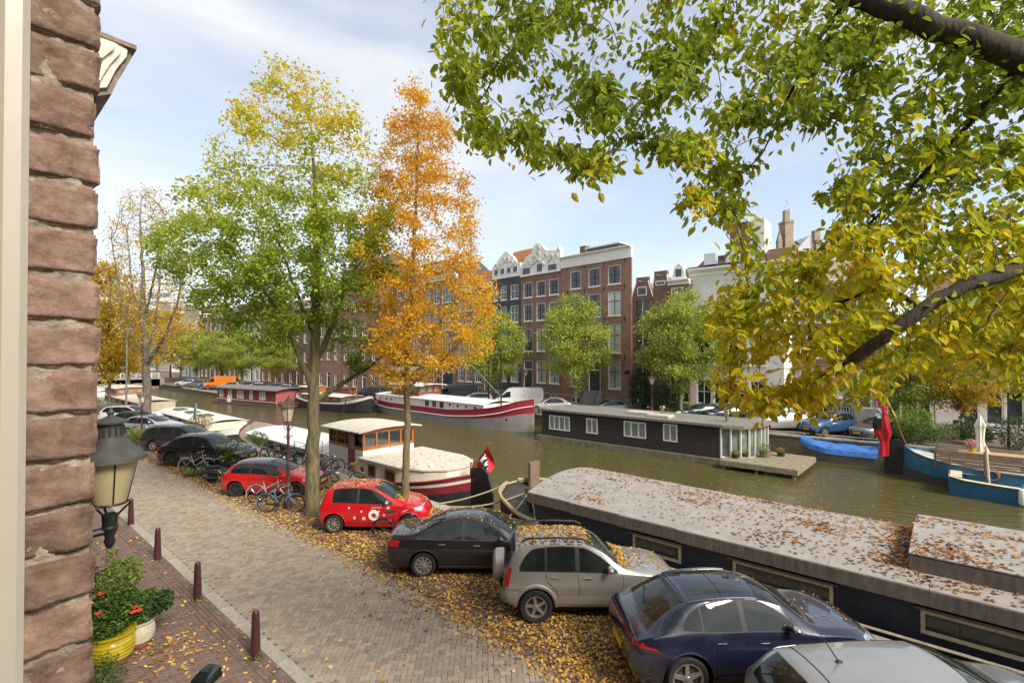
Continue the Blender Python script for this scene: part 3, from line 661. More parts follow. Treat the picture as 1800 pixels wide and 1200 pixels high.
# ---- house F: dark shopfronts with awnings
H = House('canal_house', 'brown brick corner house with dark shopfront under two grey awnings', fl(668), fl(741.5), ZB, 'canal houses along the far quay')
rF = [H.row(700, 500, 525), H.row(700, 545, 575), H.row(700, 592, 622)]
for z in rF:
    for k in range(5): H.w((H.W*(.06+.19*k), H.W*(.06+.19*k)+1.5), z, nv=2, nh=2)
for k in range(4): H.w((H.W*(.05+.24*k), H.W*(.05+.24*k)+2.6), (.7, 3.1), nv=3, pane=glass, fmat=black)
zt2 = rF[0][1]+1.2; H.wall(zt2, brA, 10); cornice(H, zt2, .8, .5); pitched_tiles(H, zt2+.5, zt2+2.6, .4, 4.5, tileb)
awn = M('awning_grey', (.33, .31, .27), .8, var=.2, scale=2)
for k in range(2):
    a, b = H.W*(.04+.48*k), H.W*(.47+.48*k); g = MB(); g.prism([(-.02, 3.95), (-1.3, 3.25), (-1.3, 3.05), (-1.26, 3.05), (-1.22, 3.2), (-.02, 3.88)], a, b, 'x'); H.part('awning', g, awn)
g = MB(); g.box(.02, H.W-.02, -.05, -.003, 3.95, 4.4); H.part('fascia', g, black)
# ---- further houses to the left, following the quay
LEFT = [(600, 667, 470, brB, 'tall chestnut brick house with stone bands', 5), (545, 599, 520, brA, 'brown brick house with light stone doorway', 4), (505, 544, 545, brC, 'dark purple brick house with ivy over its door', 4),
        (458, 504, 548, brD, 'reddish brick house with tall white windows', 4), (428, 457, 560, wallw, 'white rendered narrow canal house', 4), (392, 427, 548, brA, 'brown brick house with glazed shopfront', 4), (352, 391, 560, brB, 'chestnut brick house behind parked cars', 4), (318, 351, 552, wallw, 'pale rendered house behind the quay trees', 4)]
Q0 = np.array([50.4, 58.0]); Q1 = np.array([44.0, 165.0])
def fl2(u):
    r = ray(u, 650); d = Q1-Q0; n = np.array([d[1], -d[0]]); t = (Q0@n)/(r[:2]@n); return EYE[:2]+r[:2]*t
for (a, b, vt_, m, lab, nr) in LEFT:
    H = House('canal_house', lab+', far along the quay', fl2(a), fl2(b-.6), -.6, 'canal houses along the far quay')
    zt2 = H.loc((a+b)/2, vt_)[1]; sh = zt2/nr; nw = max(2, int(H.W/2.6))
    for ri in range(nr):
        z0 = ri*sh+(.9 if ri else .5)
        for k in range(nw):
            x = H.W*(k+.5)/nw
            if ri == 0 and k == nw//2: H.door((x-.6, x+.6), (.15, min(sh-.4, 3)), grnd if nr == 4 else M('dark_door', (.03, .035, .03)), .25)
            else: H.w((x-.62, x+.62), (z0, min(z0+2.1, (ri+1)*sh-.5)), nv=2, nh=2)
    H.wall(zt2, m, 10); cornice(H, zt2-.1, .6, .4)
    pitched_tiles(H, zt2+.4, zt2+2.6, .4, 4.5, tileb if nr == 4 else slate, rows=6)
# ---- tall pale office blocks far behind the left trees
for (u0, u1, vt_, yy, lab, m, m2) in ((255, 300, 500, 230, 'distant office block with rows of blue glass bands', M('office_pale', (.55, .55, .53), .7), M('office_glass_blue', (.10, .19, .28), .15)),
                                 (300, 372, 530, 205, 'distant pale office block with balconies above the quay trees', M('office_white', (.6, .58, .54), .7), M('office_glass', (.14, .16, .17), .15)),
                                 (178, 232, 575, 190, 'distant low pale building beyond the bridge', M('office_sand', (.5, .46, .40), .7), M('office_glass2', (.12, .13, .13), .2))):
    def aty(u): r = ray(u, 620); k = yy/r[1]; return EYE+r*k
    p, q = aty(u0), aty(u1); ztop = HC+(622-vt_)*(pix((p[0], p[1], 0))[2])/FPX
    o = thing('office_block', lab, 'building', (p[0], yy, -.5), 0); Wd = q[0]-p[0]; hh = ztop+.5; nfl = int(hh/3.4)
    g = MB(); g.box(0, Wd, 0, 14, 0, hh); g.build('wall', m, o, smooth=0)
    for k in range(nfl):
        nwn = max(3, int(Wd/3)); 
        g = MB(); g.box(.5, Wd-.5, -.06, -.004, k*3.4+1.2, k*3.4+2.8); wb = g.build('window_band', m2, o, smooth=0)
        g = MB()
        for j in range(1, nwn): g.box(Wd*j/nwn-.08, Wd*j/nwn+.08, -.10, -.062, k*3.4+1.2, k*3.4+2.8)
        g.build('mullion', m, wb, smooth=0)
# ================================================================== RIGHT HAND ROW
def seg(u, x0, y0, x1, y1):
    r = ray(u, 650); d = np.array([x1-x0, y1-y0]); n = np.array([d[1], -d[0]]); t = (np.array([x0, y0])@n)/(r[:2]@n); return EYE[:2]+r[:2]*t
# warehouse gables set back beside the broad house
def gable_house(u0, u1, line, vpk, vsh, m, lab, roofm, arched=True, vert_w=1):
    H = House('gabled_house', lab, seg(u0, *line), seg(u1, *line), -.2)
    zs = H.loc((u0+u1)/2, vsh)[1]; zp = H.loc((u0+u1)/2, vpk)[1]; W = H.W
    xm = W/2; ws = .75
    z = 1.0; k = 0
    while z+2.2 < zs+.4:
        if arched: H.w((xm-ws, xm+ws), (z, z+2.0), nv=2, nh=1, fmat=M('shutter_dark', (.045, .05, .05), .6))
        else:
            for x in (W*.25, W*.72): H.w((x-.6, x+.6), (z, z+2.0), nv=2, nh=2)
        if arched:
            for x in (W*.14, W*.86): H.w((x-.3, x+.3), (z+.4, z+1.5), nv=1)
        z += 2.9; k += 1
    H.wall(zs, m, 10)
    g = MB(); gp = [(0, zs), (W, zs), (W, zs+.2), (xm+.7, zp-.7), (xm+.7, zp), (xm-.7, zp), (xm-.7, zp-.7), (0, zs+.2)]; g.prism(gp, 0, .35, 'y'); H.part('gable', g, m)
    f = MB(); f.box(xm-.55, xm+.55, -.05, -.003, zs+.5, min(zs+2.3, zp-1)); f = H.part('loft_door', f, white); p = MB(); p.box(xm-.45, xm+.45, -.065, -.053, zs+.6, min(zs+2.2, zp-1.1)); p.build('pane', glass, f, smooth=0)
    g = MB(); g.tube([(xm, .2, zp-.5), (xm, -1.0, zp-.5)], .07, 6); H.part('hoist_beam', g, wood)
    for sgn in (-1, 1):
        e = MB(); a = (xm+sgn*.7, zp-.62); b = (xm+sgn*W/2, zs+.28)
        e.prism([a, b, (b[0], b[1]+.22), (a[0], a[1]+.22)], -.08, .4, 'y'); H.part('gable_coping', e, white)
    rf = MB()
    for sgn in (-1, 1):
        n = 9
        for i in range(n):
            t0, t1 = i/n, (i+1.15)/n; xa, xb = xm+sgn*W/2*(1-t0), xm+sgn*W/2*(1-t1); za, zb_ = zs+(zp-.5-zs)*t0, zs+(zp-.5-zs)*t1
            rf.add([(xa, .36, za+.06), (xa, 9.9, za+.06), (xb, 9.9, zb_+.01), (xb, .36, zb_+.01)], [(0, 1, 2, 3)])
    H.part('roof', rf, roofm); return H
L1 = (47.9, 25, 47.4, 12)
gable_house(1111, 1148, L1, 487, 528, brC, 'narrow dark brick warehouse with arched loading doors and orange roof', tilem)
gable_house(1148.6, 1175, L1, 476, 510, brC, 'tall brick gabled house with hoist beam behind round green tree', tilem, False)
# house with brown roof and skylights behind (1176-1210), then the glazed bay house and white house
L2 = (48.2, 22, 48.5, 10)
H = House('gabled_house', 'dark brick house with white bell gable and skylight roof', seg(1175.5, *L1), seg(1212, *L1), -.2)
for z in (4.6, 7.8, 10.6):
    for k in range(2): H.w((H.W*(.12+.45*k), H.W*(.12+.45*k)+1.3), (z, z+2), nv=2, nh=2)
for k in range(3): H.w((H.W*(.06+.31*k), H.W*(.06+.31*k)+1.25), (1.3, 4.1), nv=2, nh=2)
zt2 = H.loc(1195, 500)[1]; H.wall(zt2, brC, 10); cornice(H, zt2, .5, .35)
f = MB(); zp = H.loc(1195, 462)[1]; f.prism([(H.W*.15, zt2+.5), (H.W*.85, zt2+.5), (H.W*.7, zp-.4), (H.W*.5, zp), (H.W*.3, zp-.4)], -.02, .4, 'y'); H.part('dormer', f, white)
g = MB(); g.box(H.W*.36, H.W*.64, -.05, -.023, zt2+.8, zp-.6); H.part('dormer_pane', g, glass)
pitched_tiles(H, zt2+.3, zp+.2, .45, 4.5, tileb)
H = House('white_house', 'white rendered house with tall glazed bays behind the yellow branches', seg(1213, *L2), seg(1378, 48.4, 14, 48.6, 2), -.15)
z0s = (1.2, 4.9, 8.4); 
for z in z0s:
    for k in range(5):
        x = H.W*(.08+.195*k); H.w((x, x+1.35), (z, z+2.3), nv=2, nh=2)
zt2 = H.loc(1300, 478)[1]; H.wall(zt2, wallw, 10); cornice(H, zt2, .7, .5)
zr = H.loc(1260, 462)[1]; pitched_tiles(H, zt2+.5, zr+1.6, .5, 5, tileb)
for k in range(3):
    x = H.W*(.12+.25*k); zz2 = zt2+1.2; g = MB(); g.box(x, x+1.1, 1.15, 1.9, zz2, zz2+1.1); H.part('skylight', g, M('skylight_glass', (.5, .53, .56), .1))
g = MB(); g.box(H.W*.35, H.W*.55, 3, 6, zr, zr+4.2); g.mat(1).box(H.W*.35-.1, H.W*.55+.1, 2.9, 6.1, zr+4.2, zr+4.35); H.part('roof_room', g, [brC, white])
g = MB(); g.box(H.W*.56, H.W*.72, 3.4, 6, zr+.4, zr+4.4); H.part('lift_box', g, wallw)
# brick house with light basement storey and the standing figure's doorway
L3 = (52.0, 9, 54.0, -12)
H = House('brick_house', 'red brown brick house with lace curtained windows over grey stucco basement', seg(1379, *L3), seg(1558, *L3), -.1)
HR = H
ca = H.cols([(1418, 1450), (1455, 1490), (1507, 1533)], 690); rr = H.row(1440, 648, 697)
H.w(ca[0], rr, nv=2, nh=2, mid=.72, pane=curtain); H.w(ca[1], rr, nv=2, nh=2, mid=.72, pane=curtain)
H.w(H.cols([(1383, 1408)], 690)[0], rr, nv=2, nh=2, pane=curtain)
zd = H.loc(1520, 715)[1]; dz1 = H.loc(1520, 650)[1]
H.holes.append((ca[2][0], ca[2][1], zd, dz1))
g = MB(); g.box(ca[2][0], ca[2][0]+.12, .0, .14, zd, dz1); g.box(ca[2][1]-.12, ca[2][1], .0, .14, zd, dz1); g.box(ca[2][0]+.12, ca[2][1]-.12, .0, .14, dz1-.12, dz1); g.box(ca[2][0]+.12, ca[2][1]-.12, .02, .14, dz1-.85, dz1-.75); H.part('door_frame', g, white)
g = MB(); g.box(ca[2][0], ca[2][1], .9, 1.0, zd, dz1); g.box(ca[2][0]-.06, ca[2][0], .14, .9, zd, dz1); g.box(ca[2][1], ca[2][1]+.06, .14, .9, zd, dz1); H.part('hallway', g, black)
for k, z in enumerate((rr[1]+1.0, rr[1]+4.2)):
    for x in ca[:2]+[H.cols([(1383, 1408)], 690)[0], ca[2]]: H.w(x, (z, z+2.2), nv=2, nh=2)
zt2 = rr[1]+7.2
for (a, b) in ((1430, 1465), (1472, 1494)):
    x = H.cols([(a, b)], 740)[0]; H.w(x, (.25, 1.35), nv=4, pane=glass)
xs = sorted(H.holes)
wl = wallgrid(H.root, H.W, 0, zt2, H.holes, brB, 10, rev=.14)
g = MB(); zpl = H.loc(1440, 700)[1]
for (a, b) in ((0, H.cols([(1430, 1465)], 740)[0][0]-.1), (H.cols([(1430, 1465)], 740)[0][1]+.1, H.cols([(1472, 1494)], 740)[0][0]-.1), (H.cols([(1472, 1494)], 740)[0][1]+.1, ca[2][0]-.05), (ca[2][1]+.05, H.W)):
    if b > a: g.box(a, b, -.06, -.003, 0, zpl)
g.box(0, ca[2][0]-.05, -.05, -.0031, 1.46, zpl-.004)
H.part('basement_stucco', g, stuc); cornice(H, zt2, .7, .5)
g = MB(); g.box(ca[2][0]-.2, ca[2][1]+.3, -1.3, -.064, 0, zd-.01); H.part('stoop', g, stuc)
g = MB()
for x in (ca[2][0]-.9, ca[2][0]-.1, ca[2][1]+.2): g.tube([(x, -1.25, .2), (x, -1.25, zd+1.0)], .03, 6)
for z in (zd+.45, zd+.95): g.tube([(ca[2][0]-.9, -1.25, z), (ca[2][1]+.2, -1.25, z)], .02, 6)
H.part('railing', g, iron)
# carriage house with gridded windows and dark green doors
H = House('carriage_house', 'low carriage house with white gridded windows and dark green doors', seg(1558.8, *L3), seg(1642, *L3), -.1)
cH = H.cols([(1562, 1585), (1590, 1625), (1632, 1657)], 690)
sc_ = H.W/(H.cols([(1558.8, 1662)], 690)[0][1])
cH = H.cols([(1561, 1581), (1585, 1611), (1615, 1634)], 690); ru = H.row(1600, 660, 682); rd = H.row(1600, 688, 737)
for x in cH:
    H.w(x, ru, nv=6, nh=5, sill=False, fr=.06)
zt2 = H.loc(1600, 652)[1]
for x in cH:
    H.holes.append((x[0], x[1], .05, rd[1])); d = MB(); zm = rd[1]-.95
    d.box(x[0], x[1], .06, .13, .05, zm); d.box(x[0], x[0]+.12, .06, .13, zm, rd[1]); d.box(x[1]-.12, x[1], .06, .13, zm, rd[1]); d.box(x[0]+.12, x[1]-.12, .06, .13, rd[1]-.1, rd[1])
    for k in range(1, 6): xx = x[0]+(x[1]-x[0])*k/6; d.box(xx-.008, xx+.008, .052, .06, .05, zm)
    dd = H.part('door', d, grnd); gr = MB()
    for k in range(1, 6): xx = x[0]+.12+(x[1]-x[0]-.24)*k/6; gr.box(xx-.02, xx+.02, .07, .11, zm, rd[1]-.1)
    for k in range(0, 4): zz2 = zm+.0+(rd[1]-.1-zm)*k/4; gr.box(x[0]+.12, x[1]-.12, .075, .105, zz2, zz2+.04)
    gr.build('window_grid', white, dd, smooth=0); p = MB(); p.box(x[0]+.12, x[1]-.12, .115, .125, zm, rd[1]-.1); p.build('pane', glass, dd, smooth=0)
H.wall(zt2, brB, 8)
g = MB(); xe = H.cols([(1612.6, 1613.4)], 690)[0][0]
g.box(.02, cH[-1][1]+.25, -.04, -.003, ru[1], zt2-.02); g.box(.02, cH[-1][1]+.25, -.05, -.003, rd[1]+.02, ru[0]-.02)
for a, b in zip([(-1, .02)]+cH, cH+[(cH[-1][1]+.25, 0)]): g.box(a[1], b[0], -.045, -.003, .05, rd[1]+.02); g.box(a[1], b[0], -.045, -.0035, ru[0]-.02, ru[1])
H.part('timber_frame', g, white)
pitched_tiles(H, zt2, zt2+2.2, -.35, 3.5, M('roof_tiles_pink', (.33, .17, .12), .8, island=.25), rows=8)
g = MB(); 
for k in range(int(H.W/.24)): g.lathe([(.09, 0), (.09, .3)], 8, (.12+k*.24, -.42, zt2+.03), 'y', cap=False)
H.part('tile_edge', g, M('roof_tiles_pink'), 40)
# low white house with shop window
H = House('white_house', 'low white rendered house with dark garage door and big shop window', seg(1643, *L3), seg(1850, *L3), -.1)
zt2 = H.loc(1700, 655)[1]
x = H.cols([(1697, 1710)], 690)[0]; H.w(x, H.row(1703, 667, 684), nv=1, sill=False)
x = H.cols([(1693, 1718)], 690)[0]; H.holes.append((x[0], x[1], .05, 3.1)); d = MB(); d.box(x[0], x[1], .08, .13, .05, 3.1)
for k in range(8): d.box(x[0], x[1], .07, .08, .1+k*.38, .42+k*.38)
H.part('garage_door', d, M('dark_green_shutter', (.04, .055, .05), .5))
for (a, b) in ((1732, 1764), (1768, 1800), (1804, 1840)):
    x = H.cols([(a, b)], 690)[0]; H.w(x, (.5, 3.2), nv=1, fr=.1, pane=Mglass('shop_glass', (.05, .065, .06)))
for (a, b) in ((1740, 1760), (1780, 1800), (1815, 1835)): H.w(H.cols([(a, b)], 690)[0], (4.2, 5.0), nv=2, sill=False)
H.wall(zt2, wallw, 8); cornice(H, zt2-.15, .55, .5)
for (a, b) in ((1728, 1845),):
    x = H.cols([(a, b)], 690)[0]; g = MB(); g.box(x[0], x[1], -.35, -.003, 3.3, 3.55); H.part('canopy', g, white)
g = MB(); g.box(0, H.W, 2.5, 8, zt2+.38, zt2+6.5); H.part('upper_wall', g, brD)
for k in range(5):
    w_ = win(H.root, 2+k*2.6, 3.4+k*2.6, zt2+1.5, zt2+3.6, 2, 2, sill=False); w_.location = (0, 2.38, 0)
pitched_tiles(H, zt2+6.4, zt2+8.6, 2.4, 5.5, tileb)
# church far behind the row
ch = at(1410, 700, -.1); chx = atd(1410, 500, 95)
o = thing('church', 'gothic stone church with pinnacles and steep pale roof behind the houses', 'church', (chx[0], chx[1], -.1), math.atan2(-_r[1], -_r[0])+math.pi)
chs = M('church_stone', (.30, .235, .16), .85, var=.3, scale=1.5); led = M('lead_roof', (.46, .48, .50), .45, var=.15, scale=2)
def cz(v): return HC+(622-v)*95/FPX
def cu(u): return (u-1410)*95/FPX
g = MB(); g.box(cu(1385), cu(1500), 0, 30, 0, cz(455)); g.build('nave_wall', chs, o, smooth=0)
g = MB(); g.prism([(cu(1386), cz(455)), (cu(1500), cz(440)), (cu(1437), cz(420)), (cu(1424), cz(412))], 0, 24, 'y'); g.build('roof', led, o, smooth=0)
g = MB(); g.box(cu(1376), cu(1390), -1, 1.2, 0, cz(392)); g.box(cu(1374), cu(1392), -1.2, 1.4, cz(446), cz(443)); g.box(cu(1375), cu(1391), -1.1, 1.3, cz(392), cz(388)); g.build('tower_shaft', chs, o, smooth=0)
for (u, vt_, vb) in ((1370, 400, 445), (1436, 408, 450), (1382, 372, 390)):
    x = cu(u); g = MB(); g.box(x-.45, x+.45, -.6, .3, 0, cz(vb)+2.2)
    g.add([(x-.5, -.65, cz(vb)+2.2), (x+.5, -.65, cz(vb)+2.2), (x+.5, .35, cz(vb)+2.2), (x-.5, .35, cz(vb)+2.2), (x, -.15, cz(vt_))], [(0, 1, 4), (1, 2, 4), (2, 3, 4), (3, 0, 4)])
    for k in range(4): g.blob((x+(.36-k*.08)*(-1)**k, -.4, cz(vb)+2.5+k*.5), .12, .12, .12, 5, 3)
    g.build('pinnacle', chs, o, smooth=0)
g = MB(); g.box(cu(1430), cu(1440), -.5, .6, cz(425), cz(404)); g.build('chimney', chs, o, smooth=0)
# bridge closing the view on the left
bz = .55
br = thing('stone_bridge', 'brown stone canal bridge with white railing beyond the moored boats', 'bridge', (XQ, 128, 0))
bs = Mbrick('bridge_stone', (.25, .19, .14), (.20, .15, .11), (.16, .13, .1), .5, .25)
W_ = 30-XQ; ar = [(0, -2), (0, bz), (W_+.2, bz), (W_+.2, -2)]
arc = []
for (c, r) in ((W_*.78, 2.2), (W_*.5, 2.6), (W_*.2, 2.2)):
    for k in range(9): q = math.pi*k/8; arc.append((c+r*math.cos(q), -1.6+r*.62*math.sin(q)))
g = MB(); g.prism(ar+arc, 0, 8, 'y'); g.build('arch_wall', bs, br, smooth=0)
g = MB(); g.box(-.2, W_+.4, -.12, -.004, bz-.05, bz+.22); g.build('parapet_band', cope, br, smooth=0)
g = MB()
for k in range(14): g.box(W_*k/13-.05, W_*k/13+.05, .0, .1, bz+.22, bz+1.25)
for z in (.55, .9, 1.22): g.box(0, W_, .02, .08, bz+z, bz+z+.06)
g.build('railing', white, br, smooth=0)
for k, (u, v) in enumerate(((211, 655), (236, 655))):
    p = atd(u, v, 118); o = thing('parasol', ('open cream parasol beyond the bridge, beside the modern lamp pole', 'open cream parasol beyond the bridge, beside the half bare trunk')[k], 'parasol', (p[0], p[1], bz), 0, 'terrace parasols beyond the bridge')
    g = MB(); g.tube([(0, 0, 0), (0, 0, 2.6)], .04, 6); g.build('pole', iron, o); g = MB(); g.lathe([(2.0, 2.15), (2.0, 2.3), (1.0, 2.65), (.05, 2.9)], 8); g.build('canopy', M('parasol_cream', (.62, .56, .38), .8), o)
g = MB(); g.box(XQ-30, 31, 128, 160, -1, bz-.01); tag(g.build('bridge_road', earth, smooth=0), kind='structure')

# ---- the row on our own side, continuing past the viewpoint
barm = white
H = House('neighbour_house', 'brick canal house with white sash windows next along our own row', (.142, -27.0), (.142, -6.3), .0)
for z in (1.0, 4.0, 7.0):
    for k in range(8): H.w((.9+k*2.5, 2.3+k*2.5), (z, z+2.3), nv=2, nh=3)
H.wall(10, brB, 8); cornice(H, 10, .6, .5)
for k, (ya, yb_, m, lab) in enumerate(((28.1, 46, brA, 'brown brick canal house with white windows further along our own row'), (46.1, 66, brD, 'orange brick canal house beyond the brown one on our own row'), (66.1, 92, brC, 'dark brick canal house near the bridge on our own row'))):
    H = House('neighbour_house', lab, (.142, ya), (.142, yb_), .0)
    for z in (1.1, 4.4, 7.7):
        for j in range(int(H.W/3.2)): H.w((1+j*3.2, 2.4+j*3.2), (z, z+2.2), nv=2, nh=2)
    H.wall(11+k*.6, m, 8); cornice(H, 11+k*.6, .6, .5)
# ================================================================== BOATS
def pchip(xs, ys):
    xs = np.array(xs, float); ys = np.array(ys, float); h = np.diff(xs); dl = np.diff(ys)/h; n = len(xs); m = np.zeros(n)
    for i in range(1, n-1):
        if dl[i-1]*dl[i] > 0:
            w1, w2 = 2*h[i]+h[i-1], h[i]+2*h[i-1]; m[i] = (w1+w2)/(w1/dl[i-1]+w2/dl[i])
    m[0], m[-1] = dl[0], dl[-1]
    def f(x):
        x = np.clip(x, xs[0], xs[-1]); i = np.clip(np.searchsorted(xs, x)-1, 0, n-2); t = (x-xs[i])/h[i]
        return (2*t**3-3*t**2+1)*ys[i]+(t**3-2*t**2+t)*h[i]*m[i]+(-2*t**3+3*t**2)*ys[i+1]+(t**3-t**2)*h[i]*m[i+1]
    return f
def hull(root, st, bands, mats, deckm, n=48, bul=.0, name='hull', flare=.8, deck=True):
    """st: stations (x, half beam at deck, half beam at water, deck height above water); bands: height fractions where the paint changes"""
    xs = [s_[0] for s_ in st]; fb = pchip(xs, [s_[1] for s_ in st]); fw = pchip(xs, [s_[2] for s_ in st]); fd = pchip(xs, [s_[3] for s_ in st])
    fr = sorted(set([0, .15, .3, .42, .5, .6, .7, .8, .9, 1.0]+list(bands))); X = np.linspace(xs[0], xs[-1], n); g = MB()
    def sec(x, f): 
        d = float(fd(x)); return float(fw(x))+(float(fb(x))-float(fw(x)))*f**flare, -.45+(d+.45)*f
    for j in range(len(fr)-1):
        g.mat(sum(1 for b in bands if fr[j] >= b-1e-6))
        for sgn in (1, -1):
            G = [[(x, sgn*sec(x, f)[0], sec(x, f)[1]) for x in X] for f in (fr[j], fr[j+1])]; g.grid(G, flip=sgn > 0)
        for xe in (X[0], X[-1]):
            a, b = sec(xe, fr[j]), sec(xe, fr[j+1]); g.add([(xe, -a[0], a[1]), (xe, a[0], a[1]), (xe, b[0], b[1]), (xe, -b[0], b[1])], [(0, 1, 2, 3)])
    h = g.build(name, mats, root, smooth=40)
    if deck:
        G = [[(x, sgn*(float(fb(x))-.04), float(fd(x))-bul-.01) for sgn in (-1, -.3, .3, 1)] for x in X]
        q = MB(); q.grid(G, flip=True); q.build('deck', deckm, root)
    return fb, fd
def rail_line(root, st, fb, fd, off, r, m, name='gunwale', out=.02, x0=None, x1=None):
    X = np.linspace(st[0][0] if x0 is None else x0, st[-1][0] if x1 is None else x1, 40); g = MB()
    for s_ in (1, -1): g.tube([(x, s_*(float(fb(x))+out), float(fd(x))+off) for x in X], r, 6)
    g.build(name, m, root)
def side_window(root, x0, x1, z0, z1, y, sgn=-1, fm=None, pane=None, t=.03, nv=1, fw=.07, name='window'):
    """window on a cabin side facing local y*sgn"""
    g = MB(); ya, yb = (y-t, y-.002) if sgn < 0 else (y+.002, y+t)
    g.box(x0, x1, ya, yb, z1-fw, z1); g.box(x0, x1, ya, yb, z0, z0+fw); g.box(x0, x0+fw, ya, yb, z0+fw, z1-fw); g.box(x1-fw, x1, ya, yb, z0+fw, z1-fw)
    for k in range(1, nv): xx = x0+(x1-x0)*k/nv; g.box(xx-fw/2, xx+fw/2, ya, yb, z0+fw, z1-fw)
    w_ = g.build(name, fm or white, root, smooth=0); p = MB(); yc = y+sgn*.012
    p.box(x0+fw*.4, x1-fw*.4, min(yc, y+sgn*.002), max(yc, y+sgn*.002), z0+fw*.4, z1-fw*.4); p.build('pane', pane or glass, w_, smooth=0); return w_
def end_window(root, y0, y1, z0, z1, x, sgn=1, fm=None, pane=None, t=.03, fw=.06, name='window'):
    g = MB(); a, b = (x+.002, x+t) if sgn > 0 else (x-t, x-.002)
    g.box(a, b, y0, y1, z1-fw, z1); g.box(a, b, y0, y1, z0, z0+fw); g.box(a, b, y0, y0+fw, z0+fw, z1-fw); g.box(a, b, y1-fw, y1, z0+fw, z1-fw)
    w_ = g.build(name, fm or white, root, smooth=0); p = MB(); xc = x+sgn*.012
    p.box(min(xc, x+sgn*.002), max(xc, x+sgn*.002), y0+fw*.4, y1-fw*.4, z0+fw*.4, z1-fw*.4); p.build('pane', pane or glass, w_, smooth=0); return w_
def camber(root, x0, x1, hy, ze, zc, m, th=.06, name='roof', n=2, yoff=0, edge=None, taper=1.0):
    """cambered roof panel from local x0 to x1; hy half width; ze edge height, zc crest height"""
    g = MB(); ys = np.linspace(-1, 1, 11)
    def zz(s_): return zc-(zc-ze)*s_*s_
    G = [[(x, yoff+s_*hy*(taper if i == 0 else 1), zz(s_)) for s_ in ys] for i, x in enumerate((x0, x1))]; g.grid(G, flip=True)
    B = [[(x, yoff+s_*hy*(taper if i == 0 else 1), zz(s_)-th) for s_ in ys] for i, x in enumerate((x0, x1))]; g.grid(B)
    for i in (0, 1):
        for j in range(10):
            q = (G[i][j], G[i][j+1], B[i][j+1], B[i][j]); g.add(q, [(0, 1, 2, 3) if i == 0 else (3, 2, 1, 0)])
    for j in (0, 10): q = (G[0][j], G[1][j], B[1][j], B[0][j]); g.add(q, [(0, 1, 2, 3) if j == 10 else (3, 2, 1, 0)])
    return g.build(name, m, root, smooth=30)
MY = -math.pi/2                              # local +x runs along world -Y
navy = M('navy_hull', (.022, .027, .045), .5, var=.35, scale=2.2, bump=.1, bscale=10)
tar = M('tar_hull', (.045, .038, .030), .75, var=.4, scale=5, bump=.4, bscale=25)
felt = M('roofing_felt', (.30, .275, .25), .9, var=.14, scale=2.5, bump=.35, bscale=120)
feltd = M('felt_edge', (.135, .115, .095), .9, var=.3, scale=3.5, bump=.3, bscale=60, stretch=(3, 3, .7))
creamf = M('cream_trim', (.52, .43, .29), .65, var=.25, scale=8)
dred = M('maroon_hull', (.20, .022, .032), .4, var=.2, scale=3)
blk = M('black_hull', (.022, .022, .024), .5, var=.4, scale=3)
varn = M('varnished_teak', (.36, .115, .028), .28, var=.35, scale=4, coat=.4, stretch=(1, 1, 5))
varnd = M('dark_teak', (.20, .06, .025), .35, var=.35, scale=4, coat=.3, stretch=(1, 1, 5))
boatw = M('boat_white', (.72, .69, .62), .4, var=.08, scale=1.5)
boatcr = M('boat_cream', (.62, .57, .46), .5, var=.1, scale=2)
roofw = M('boat_roof_white', (.76, .74, .69), .55, var=.1, scale=1.2, bump=.05)
roofdirty = M('boat_roof_dusty', (.60, .54, .44), .75, var=.16, scale=3.5, bump=.2)
ropem = M('mooring_rope', (.36, .29, .17), .9, var=.3, scale=30)
grhull = M('grey_hull', (.25, .235, .22), .6, var=.14, scale=2.2, stretch=(1, 1, .3))
W0 = ZW
# ---- 1 near barge with grey felt roof
o = thing('houseboat', 'long dark navy houseboat barge with leaf strewn grey felt roof', 'houseboat', (15.35, 12.7, W0), MY)
st = [(-.95, .3, .1, 2.0), (-.65, 1.05, .6, 1.95), (.1, 1.72, 1.4, 1.82), (1.4, 2.08, 1.95, 1.55), (5, 2.15, 2.1, 1.36), (26, 2.15, 2.1, 1.36)]
fb, fd = hull(o, st, [.97], [tar, creamf], tar, bul=.16)
rail_line(o, st, fb, fd, -.02, .035, creamf, 'rubbing_strake', .03, 2.0)
rail_line(o, st, fb, fd, .02, .075, ropem, 'bow_rail', -.03, -.93, 2.1)
g = MB(); g.box(1.9, 26, -2.02, 2.02, 1.3, 2.26); g.build('cabin_wall', navy, o, smooth=0)
yr = lambda y_: 12.7-y_
xs_ = [1.75]+[1.75+1.75*k for k in range(1, 14)]
for a, b in zip(xs_[:-1], xs_[1:]):
    ze = 2.52-.05*min(1, (a-1.75)/5); camber(o, a+.004, b-.004, 2.22, ze, ze+.36, felt, .03, 'roof_panel')
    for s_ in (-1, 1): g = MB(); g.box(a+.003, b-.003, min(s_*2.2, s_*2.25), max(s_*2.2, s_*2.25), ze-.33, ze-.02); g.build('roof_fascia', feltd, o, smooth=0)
g = MB(); g.prism([(-2.2, 2.2), (2.2, 2.2), (2.2, 2.5), (1.2, 2.72), (0, 2.84), (-1.2, 2.72), (-2.2, 2.5)], 1.70, 1.752, 'x'); g.build('roof_end', feltd, o, smooth=0)
camber(o, 11.9, 26, 1.72, 2.98, 3.12, felt, .05, 'raised_roof'); 
g = MB(); g.box(11.9, 26, -1.72, -1.67, 2.6, 2.95); g.box(11.9, 11.95, -1.67, 1.67, 2.6, 2.98); g.build('raised_roof_fascia', feltd, o, smooth=0)
